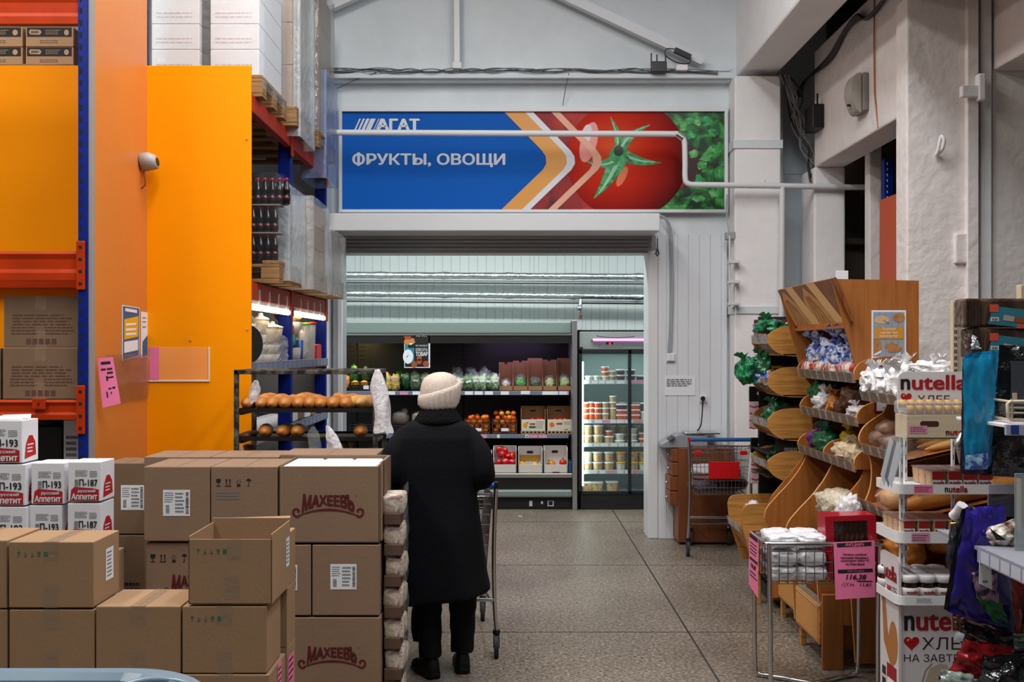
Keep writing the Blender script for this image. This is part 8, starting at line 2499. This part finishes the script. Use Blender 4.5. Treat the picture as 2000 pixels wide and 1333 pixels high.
a = MB(); a.loft([[Vector((x,y,.058)) for x,y in rrect(-.033,-.033,.033,.033,.012)],[Vector((x,y,.061)) for x,y in rrect(-.033,-.033,.033,.033,.012)]],m_foillid,False); cp.part('foil_lid',a)
put = Repeat(cp)
zt1 = PZ(944,YJ) - .016
for k,px in enumerate((1829,1861,1890,1920)):
 for r_ in range(3): put((PX(px,YJ),YJ + .012 + r_ * .078,zt1),0,'snack cup with red label on the upper white tray, %s from the left, %s row' % (ords[k],('front','middle','rear')[r_]),1.24)
zt2_ = PZ(1036,YJ) - .016
for k,px in enumerate((1772,1801,1832,1862)):
 for r_ in range(4): put((PX(px,YJ),YJ + .006 + r_ * .068,zt2_),0,'snack cup with red label on the lower white tray, %s from the left, %s row' % (ords[k],('front','second','third','rear')[r_]),1.04)
jr = Thing('spread_jar','','jar',(0,0,0),'small jars with white caps')
a = MB(); a.lathe([(.001,0),(.030,0),(.034,.01),(.034,.04),(.028,.052),(.028,.056)],(0,0,0),mat('dark nut spread glass','2A120C',.15),18); jr.part('glass_body',a)
a = MB(); a.lathe([(.0345,.008),(.0348,.008),(.0348,.036),(.0345,.036)],(0,0,0),mat('jar label white','CFC8C4',.5),18); frc = Fr((0,-.0345,0)); nutella(a,frc,-.02,.014,.02,.028,.002); jr.part('jar_label',a)
a = MB(); a.lathe([(.031,.054),(.034,.055),(.034,.076),(.031,.080),(.001,.080)],(0,0,0),m_whitep,22); jr.part('cap',a)
put = Repeat(jr)
zt3_ = PZ(1160,YJ) - .014
for r_ in range(3):
 for k in range(4): put((PX(1777 + 33 * k - r_ * 7 + 8 * (r_ == 1),YJ),YJ + .012 + r_ * .092,zt3_ + .0),0,'small jar with white cap on the lowest tray, %s from the left, %s row' % (ords[k],('front','middle','rear')[r_]),1.25)
# wooden tray box with wafer packs
m_ply = mat('pale plywood','CDBBA0',.6,wood=('x',3,.12))
YW2 = 4.58
t = Thing('plywood_box','pale plywood box with an oval grip under the lettered header board','box',P(1830,858,YW2))
bx0,bx1 = PX(1771,YW2),PX(1960,YW2); bz0,bz1 = PZ(858,YW2),PZ(812,YW2)
a = MB()
fr = Fr((0,YW2,0))
def Wp(x,y): return (PX(x,YW2),PZ(y,YW2))
a.rbox((bx0,YW2,bz0),(bx1,YW2 + .008,bz1),m_ply,.0015); a.rbox((bx0,YW2 + .13,bz0),(bx1,YW2 + .138,bz1),m_ply,.0015); a.rbox((bx0 - .001,YW2 + .001,bz0),(bx0 + .008,YW2 + .137,bz1),m_ply,.0015); a.rbox((bx1 - .008,YW2,bz0),(bx1,YW2 + .138,bz1),m_ply,.0015); a.box((bx0,YW2,bz0),(bx1,YW2 + .138,bz0 + .006),m_ply)
q0,q1 = Wp(1797,834),Wp(1834,823); a.prism(rrect(q0[0],q0[1],q1[0],q1[1],(q1[1] - q0[1]) * .48,5),fr,0,.0008,mat('dark grip hole','3A1C10',.8))
nutella(a,fr,*Wp(1847,850),*Wp(1897,839))
t.part('box_body',a)
a = MB(); a.rect(*Wp(1775,847),*Wp(1811,832),fr,m_pinkl,.0014); a.lines(fr,*Wp(1778,845),*Wp(1809,834),3,m_inkbr,5,.35,.002); t.part('pink_ticket',a)
m_waf = mat('golden wafer cups','C9973C',.45,var=(20,.3));
t = Thing('wafer_pack','clear tray of golden wafer cups on the plywood box','pack',((bx0 + bx1) / 2,YW2 + .07,bz1))
a = MB()
for r_ in range(2):
 for k in range(9):
  x = bx0 + .03 + k * .042; a.lathe([(.001,0),(.016,0),(.020,.035),(.001,.036)],(x - r_ * .01,YW2 + .03 + r_ * .075,bz1 + .008 + r_ * .022),m_waf,14)
t.part('wafer_cups',a,kind=None)
a = MB(); a.rbox((bx0 - .012,YW2 - .005,bz1 + .001),(bx1,YW2 + .132,bz1 + .062),m_clearp,.012); t.part('clear_tray',a)
# leaflets hanging at the left of the stand
t = Thing('leaflet_holder','clear holder with white leaflets hung at the left of the jar stand','leaflet holder',P(1745,955,4.62))
for k,(m,dx) in enumerate(((m_paper,0),(mat('leaflet dark blue','2A3648',.5),8),(m_paper,14))):
 a = MB(); yl = 4.62 - k * .004
 fr = Fr((0,yl,0)); a.prism([(PX(1720 + dx,yl),PZ(928 + k * 4,yl)),(PX(1727 + dx,yl),PZ(950 + k * 2,yl)),(PX(1751 + dx * .9,yl),PZ(872 + k * 3,yl)),(PX(1738 + dx,yl),PZ(854 + k * 4,yl))],fr,0,.001,m); t.part('leaflet',a)
a = MB(); a.sheet(lambda u,v: P(1726 + 40 * u + 14 * v - 8,952 - 98 * v - 10 * u,4.6 + .006 * math.sin(u * 6)),8,8,m_clearp); t.part('clear_pocket',a)
a = MB(); a.blob(P(1782,880,4.68),(.05,.04,.035),m_bag,.4,2.5,3,3); a.obj('film_scrap','crumpled clear film lying under the plywood box','film')
# ================================================================ goods rack at the right edge, close to the camera
m_cream = mat('cream perforated steel','C4B49C',.5)
t = Thing('perforated_rack','cream perforated shop rack at the right edge holding hanging bags','rack',(2.3,4.95,0))
YR2 = 4.93
a = MB(); a.rbox((PX(1861,YR2),YR2,1.42),(PX(1871,YR2),YR2 + .03,PZ(588,YR2)),m_cream,.002)
for k in range(17):
 z = 1.44 + k * .0315
 for dx in (0,3.2): a.box((PX(1864 + dx,YR2),YR2 - .0008,z),(PX(1866 + dx,YR2),YR2 + .001,z + .019),m_ink)
t.part('upright',a)
a = MB(); a.rbox((PX(1871,YR2),YR2 + .015,1.42),(PX(2150,YR2),YR2 + .025,PZ(594,YR2)),m_cream,.001)
a.rbox((PX(2100,YR2),YR2 + .0155,0),(PX(2148,YR2),YR2 + .0245,1.43),m_cream,.001)
for z in (1.62,1.8): a.box((PX(1871,YR2),YR2 + .0142,z),(PX(2150,YR2),YR2 + .016,z + .003),m_inkg)
t.part('back_panel',a)
a = MB(); a.rbox((PX(1994,4.05),4.05,0),(PX(2012,4.05),4.09,2.0),m_cream,.003)
for z in (1.05,1.46,1.80): a.rbox((PX(2000,4.05),3.6 if z < 1.6 else 3.96,z - .03),(PX(2008,4.05),4.051,z - .015),m_cream,.002)
t.part('post',a)
for py in (762,830):
 a = MB(); a.rbox(P(1871,py + 6,YR2 - .04),P(1888,py,YR2 + .02),m_cream,.002); t.part('arm',a)
def pouch(name,label,cat,quad,y,thick,m,seed,amp=.012,group=None,nu=18,nv=24,wave=0.0,obj=True,dy=(0,0)):
 """a filled or flat bag between four picture corners (tl, tr, br, bl) at depth y"""
 tl,tr,br,bl = [Vector(P(q[0],q[1],y)) for q in quad]
 def pt(u,v,s):
  p = (tl.lerp(tr,u)).lerp(bl.lerp(br,u),v)
  e = (math.sin(math.pi * min(1,max(0,u))) ** .5) * (math.sin(math.pi * min(1,max(0,v))) ** .5)
  n1 = mnoise.noise(Vector((u * 4 + seed,v * 5,s))) + .5 * mnoise.noise(Vector((u * 9,v * 11 + seed,s)))
  return p + Vector((amp * .4 * mnoise.noise(Vector((v * 6,seed,1))),s * (thick * e) + amp * n1 + wave * math.sin(v * 9 + u * 3) + dy[0] * v,amp * .4 * mnoise.noise(Vector((u * 6,seed,2)))))
 a = MB()
 a.sheet(lambda u,v: pt(u,v,-1),nu,nv,m)
 a.sheet(lambda u,v: pt(1 - u,v,1),nu,nv,m)
 return a.obj(name,label,cat,group) if obj else a
m_brwrap = patchy('brown film wrapped trays',['1A100C','3A2A22','5A463A','120C0A'],8,rough=.15,bump=(22,.7),stretch=(1,1,.4))
m_teall = mat('teal label','3A7E90',.4,var=(18,.15))
YT3 = 3.95
for k,(xa,xb,ya,yb) in enumerate(((1884,2150,583,640),(1896,2150,641,700))):
 t = Thing('wrapped_tray_pack','brown film wrapped pack with a teal label at the top right edge, %s' % ('upper','lower')[k],'pack',(PX(1990,YT3),YT3,PZ(yb,YT3)))
 a = MB(); q = pxbox(xa,xb,ya,yb,YT3); a.rbox((q[0],YT3,q[2]),(q[1],YT3 + .10,q[3]),m_brwrap,.012);
 for i in range(5): a.rbox((q[0] + .004 + i * .012,YT3 - .004,q[2] + .004),(q[0] + .010 + i * .012,YT3 + .02,q[3] - .004),m_brwrap,.002)
 t.part('film_pack',a)
 a = MB(); fr = Fr((0,YT3 - .006,0),(1,0,0),(0,0,1)); d_ = k * 56
 def W(x,y): return (PX(x,YT3),PZ(y,YT3))
 a.poly([W(1928,633 + d_),W(2060,648 + d_),W(2060,612 + d_),W(1937,598 + d_)],fr,m_teall,.001)
 a.rect(*W(1931,610 + d_),*W(1948,595 + d_),fr,mat('coral print','D8503C',.5),.002)
 a.rect(*W(1933,628 + d_),*W(1949,620 + d_),fr,m_paper,.002); a.bars(fr,*W(1935,627 + d_),*W(1947,621.5 + d_),m_ink,3,.003)
 a.poly([W(1957,626 + d_),W(1979,629 + d_),W(1980,619 + d_),W(1959,615 + d_)],fr,mat('pale label field','A8A49A',.5),.002)
 a.poly([W(1978,629 + d_),W(1999,632 + d_),W(2000,623 + d_),W(1980,619 + d_)],fr,mat('rust label field','9A4A1E',.5),.002)
 a.rect(*W(1984,642 + d_),*W(2010,634 + d_),fr,mat('coral print','D8503C',.5),.002)
 t.part('teal_label',a)
pouch('grey_film_flap','grey translucent film flap under the wrapped packs','film',((1884,642),(1912,638),(1906,690),(1884,684)),3.97,.012,mat('grey film','6A5E58',.3,alpha=.75),4)
pouch('tissue','white paper tissue corner sticking out above the turquoise bag','tissue',((1899,655),(1905,657),(1915,682),(1897,682)),3.78,.008,m_paper,7)
m_turq = mat('turquoise film','1CA2CE',.22,var=(3,.45,.35,.7),col2='0E6C9E',bump=(9,.35),spec=.7)
t = Thing('turquoise_bags','turquoise film flower bags hanging at the right edge','bag',P(1910,915,3.7))
a = pouch('x','','',((1880,702),(1948,687),(1929,918),(1884,918)),3.70,.012,m_turq,3,.010,obj=False); t.part('front_bag',a)
a = pouch('x','','',((1886,691),(1951,684),(1934,912),(1881,908)),3.735,.010,m_turq,9,.010,obj=False); t.part('rear_bag',a)
a = pouch('x','','',((1886,890),(1930,885),(1929,916),(1885,917)),3.681,.002,patchy('printed blue flowers',['1486B4','9AC4DE','2A4AA8','A88AB8','1486B4'],18,rough=.25),5,.006,nu=8,nv=6,obj=False); t.part('flower_print',a)
m_bkf = mat('black glossy film','08090B',.12,bump=(11,.9),spec=.8)
pouch('black_bag','black glossy film bag hanging right of the turquoise bags','bag',((1952,674),(2075,680),(2075,936),(1924,926)),3.78,.035,m_bkf,14,.022)
pouch('violet_bag','dull violet film showing below the turquoise and black bags','bag',((1880,700),(1990,720),(2040,938),(1876,925)),3.83,.012,mat('dull violet film','3A2638',.3,bump=(14,.6)),17,.008)
a = MB(); a.tube(spline([P(1880,905,3.9),P(1874,880,3.9),P(1871,868,3.88),P(1879,850,3.9)],5),.018,mat('silver bag film','A8A4A0',.2,.6),10,rs=[.013] * 16); a.obj('foil_roll','small silver bag hanging left of the turquoise bags','bag')
# clear pocket, wire basket, shelf edge
a = MB(); a.rbox(P(1975,800,3.60),P(2060,706,3.602),mat('dark clear pocket','5A6068',.15,alpha=.45,spec=.8),.0008); a.rbox(P(1978,781,3.598),P(1986,768,3.601),m_cream,.001)
a.obj('price_pocket','clear plastic price pocket at the right edge above the wire basket','price pocket')
t = Thing('wire_basket','cream wire basket cut by the right frame edge','basket',P(2010,825,3.58))
a = MB(); yb2 = 3.58
q = [P(x,y,yb2) for x,y in ((2080,785),(1973,785),(1968,789),(1969,816),(1974,821),(2080,823))]
a.tube(q,.006,m_cream,8)
for y in (797,807): a.tube([P(1970,y,yb2),P(2080,y + 1,yb2)],.004,m_cream,6)
for x in (1976,2010,2045): a.tube([P(x,780,yb2),P(x,823,yb2)],.005,m_cream,6)
a.tube([P(1973,785,yb2),P(1973,785,yb2) + Vector((.02,.2,0))],.005,m_cream,6); a.tube([P(1974,821,yb2),P(1974,821,yb2) + Vector((.02,.2,0))],.005,m_cream,6)
t.part('wire_frame',a)
t = Thing('shelf_edge','shelf with a blue and white price strip at the right edge','shelf',P(2010,852,3.56))
a = MB(); q = pxbox(1962,2140,829,851,3.56); a.rbox((q[0],3.565,q[3] - .012),(q[1],3.95,q[3]),m_whitep,.002); t.part('shelf_board',a)
a = MB(); a.rbox((q[0],3.55,q[2]),(q[1],3.563,q[3]),mat('pale lilac price strip','A8AAC4',.3),.003)
fr = Fr((0,3.55,0)); a.rect(PX(1974,3.55),PZ(849,3.55),PX(1990,3.55),PZ(831,3.55),fr,mat('deep blue ticket','1E3C8C',.5),.001); a.rect(PX(2004,3.55),PZ(849,3.55),PX(2040,3.55),PZ(831,3.55),fr,mat('deep blue ticket','1E3C8C',.5),.001); t.part('price_strip',a)
# acrylic sheets
a = MB(); a.rbox(P(1931,1010,3.66),P(1981,946,3.662),mat('smoky acrylic pocket','4A4E58',.12,alpha=.72,spec=.8),.002); a.rbox(P(1931,966,3.655),P(1981,946,3.661),mat('lilac price card','A09CA4',.4),.001); a.obj('price_pocket','smoky clear price pocket above the gold snack pack','price pocket')
a = MB(); a.rbox(P(1982,1078,3.5),P(2060,925,3.504),mat('frosted clear panel','A8B8B8',.25,alpha=.5),.002); a.obj('frosted_panel','frosted clear plastic panel at the right frame edge','panel')
# violet flower-print bag and its neighbours
m_viol = patchy('violet printed film',['1A1052','261A6E','32268A','1A104C'],5,rough=.14,bump=(10,.45))
t = Thing('violet_flower_bag','large violet potting soil bag with a printed flower at the lower right','bag',P(1910,1230,3.62))
a = pouch('x','','',((1886,992),(1960,986),(1985,1240),(1851,1196)),3.62,.03,m_viol,21,.014,obj=False); t.part('bag_film',a)
a = pouch('x','','',((1878,996),(1888,992),(1856,1196),(1843,1190)),3.625,.006,mat('black bag edge','0A090C',.2),23,.006,nu=4,obj=False); t.part('bag_edge',a)
m_vfl = patchy('printed pink grey flower',['3A2A96','7A6A90','A08098','2A1A3A','6A3A6A'],16,rough=.2); m_vlf = patchy('printed green leaves',['0E3A1E','1E6A2E','2A1A6A'],14,rough=.2)
a = pouch('x','','',((1898,1120),(1945,1100),(1952,1180),(1908,1170)),3.588,.006,m_vfl,25,.010,nu=10,nv=10,obj=False); t.part('flower_print',a)
a = pouch('x','','',((1905,1165),(1955,1178),(1976,1228),(1945,1222)),3.588,.004,m_vlf,27,.010,nu=10,nv=10,obj=False); t.part('leaf_print',a)
a = MB(); a.tube(spline([P(1880,987,3.66),P(1872,1000,3.68),P(1862,1010,3.7)],4),.02,m_bagw,8); t.part('knotted_tip',a)
db_ = pouch('dark_bag','dark slate bag with a gold clip hanging left of the violet bag','bag',((1862,1008),(1882,1004),(1870,1180),(1846,1090)),3.70,.03,mat('slate bag film','20242C',.25,bump=(16,.6)),31,.012)
a = MB(); a.tube(spline([P(1857,1023,3.67),P(1866,1023,3.66),P(1871,1019,3.67)],4),.004,mat('gold clip','C8A45A',.2,1.0),8); attach(a.obj('clip'),db_)
# lower shelf with white label and the gold snack pack
t = Thing('low_shelf','grey shelf with a long clear price strip at the lower right edge','shelf',P(1960,1100,3.5))
c0 = P(1912,1070,3.56); c1 = P(2010,1104,3.20)
a = MB(); th = .004; zsh = c0.z
a.add([c0,(c1.x,c1.y,zsh),(c1.x + .5,c1.y,zsh),(c0.x + .5,c0.y + .35,zsh),(c0.x,c0.y + .35,zsh)] + [(p[0],p[1],zsh - .012) for p in (c0,(c1.x,c1.y),(c1.x + .5,c1.y),(c0.x + .5,c0.y + .35),(c0.x,c0.y + .35))],[(0,1,2,3,4),(9,8,7,6,5),(0,5,6,1),(1,6,7,2),(4,9,5,0)],mat('grey shelf paint','8A8C96',.4)); t.part('shelf_board',a)
a = MB(); dv = (Vector((c1.x,c1.y,zsh)) - c0); L_ = dv.length; fr = Fr(c0 + Vector((0,0,-.05)),dv,(0,0,1))
a.prism([(0,0),(L_,0),(L_,.055),(0,.055)],fr,0,.006,mat('clear lilac strip','9A9CB0',.2,alpha=.85))
for k in range(5): a.rect(.03 + k * .075,.005,.095 + k * .075,.045,fr,mat('pale ticket','B4B8C8',.5),.007)
t.part('price_strip',a)
a = MB(); fr2 = Fr(P(1912,1152,3.54),(1,-.02,0),(-.02,0,1)); a.prism([(0,.02),(.044,0),(.044,.145),(.004,.145)],fr2,0,.001,m_paper); a.text('Подгузники',fr2,.004,.098,.040,.106,m_ink,.02,w=.002) if False else a.lines(fr2,.005,.085,.040,.108,3,m_ink,3,.6,.002); a.lines(fr2,.012,.02,.03,.035,1,m_inkg,4,.5,.002)
a.obj('shelf_label','long white paper label hanging from the corner of the low shelf','label')
sn_ = pouch('snack_pack','gold and white snack pack lying on the low shelf','pack',((1919,1035),(1985,1012),(1986,1072),(1932,1066)),3.6,.035,patchy('gold snack film',['C4A27A','E0D8D0','6A4A30','2A1E18'],9,rough=.2,bump=(20,.8)),41,.014)
bl_ = pouch('folded_label','black folded label on the gold snack pack','label',((1931,1029),(1938,1036),(1966,1056),(1946,1056)),3.545,.003,m_black,43,.004,nu=6,nv=6); attach(bl_,sn_)
# bags along the bottom right
fb_ = pouch('flower_bag','dark bag with a printed red flower at the right frame edge','bag',((1962,1130),(2060,1120),(2060,1300),(1978,1240)),3.72,.03,patchy('dark film with red flower',['16100E','2A1A14','B8402E','D86A5A','1A1210'],6,rough=.15,bump=(14,.7)),51,.016)
a = MB(); fr = Fr((0,3.665,0)); a.blob(P(1984,1210,3.68),(.022,.012,.05),mat('printed coral flower','B8442E',.3,var=(20,.3)),.3,2,3,3); attach(a.obj('flower_print'),fb_)
pouch('black_bag','black glossy bag in the shade under the violet bag','bag',((1865,1205),(1990,1236),(2060,1290),(1880,1275)),3.72,.05,m_bkf,61,.02)
pouch('red_bag','dark red film bag below the violet bag','bag',((1885,1248),(1985,1268),(1925,1330),(1850,1318)),3.60,.03,patchy('dark red film',['5A0A0E','8A1218','2A0808'],5,rough=.2,bump=(12,.5)),63,.014)
pouch('silver_bag','pale silver bag corner at the lower edge below the red bag','bag',((1838,1308),(1902,1318),(1900,1380),(1828,1372)),3.56,.03,mat('pale silver film','8A9890',.2,.2,bump=(16,.7)),65,.014)
pouch('black_bag','black shiny bag at the lower right frame corner','bag',((1920,1278),(2060,1290),(2060,1420),(1902,1400)),3.42,.06,m_bkf,67,.03)
pouch('grey_bag','grey green film roll at the right frame edge','bag',((1978,1238),(2060,1242),(2060,1276),(1982,1272)),3.5,.02,mat('grey green film','4A5650',.25),69,.010)
pouch('white_tag','small white tag beside the red bag','tag',((1869,1232),(1884,1240),(1880,1254),(1862,1250)),3.58,.002,m_paper,71,.002,nu=4,nv=4)
pouch('brown_bag','amber film bag tip below the violet bag','bag',((1862,1205),(1884,1208),(1878,1240),(1866,1232)),3.60,.012,mat('amber film','3A2212',.2,bump=(20,.6)),73,.006)
# base cabinet that carries the low goods
a = MB(); a.rbox((PX(1905,3.8),3.78,0),(2.6,4.1,.42),m_blackm,.01); a.rbox((1.62,3.42,0),(2.5,3.76,.36),m_blackm,.01); a.obj('rack_base','black base of the goods rack at the lower right edge','base')
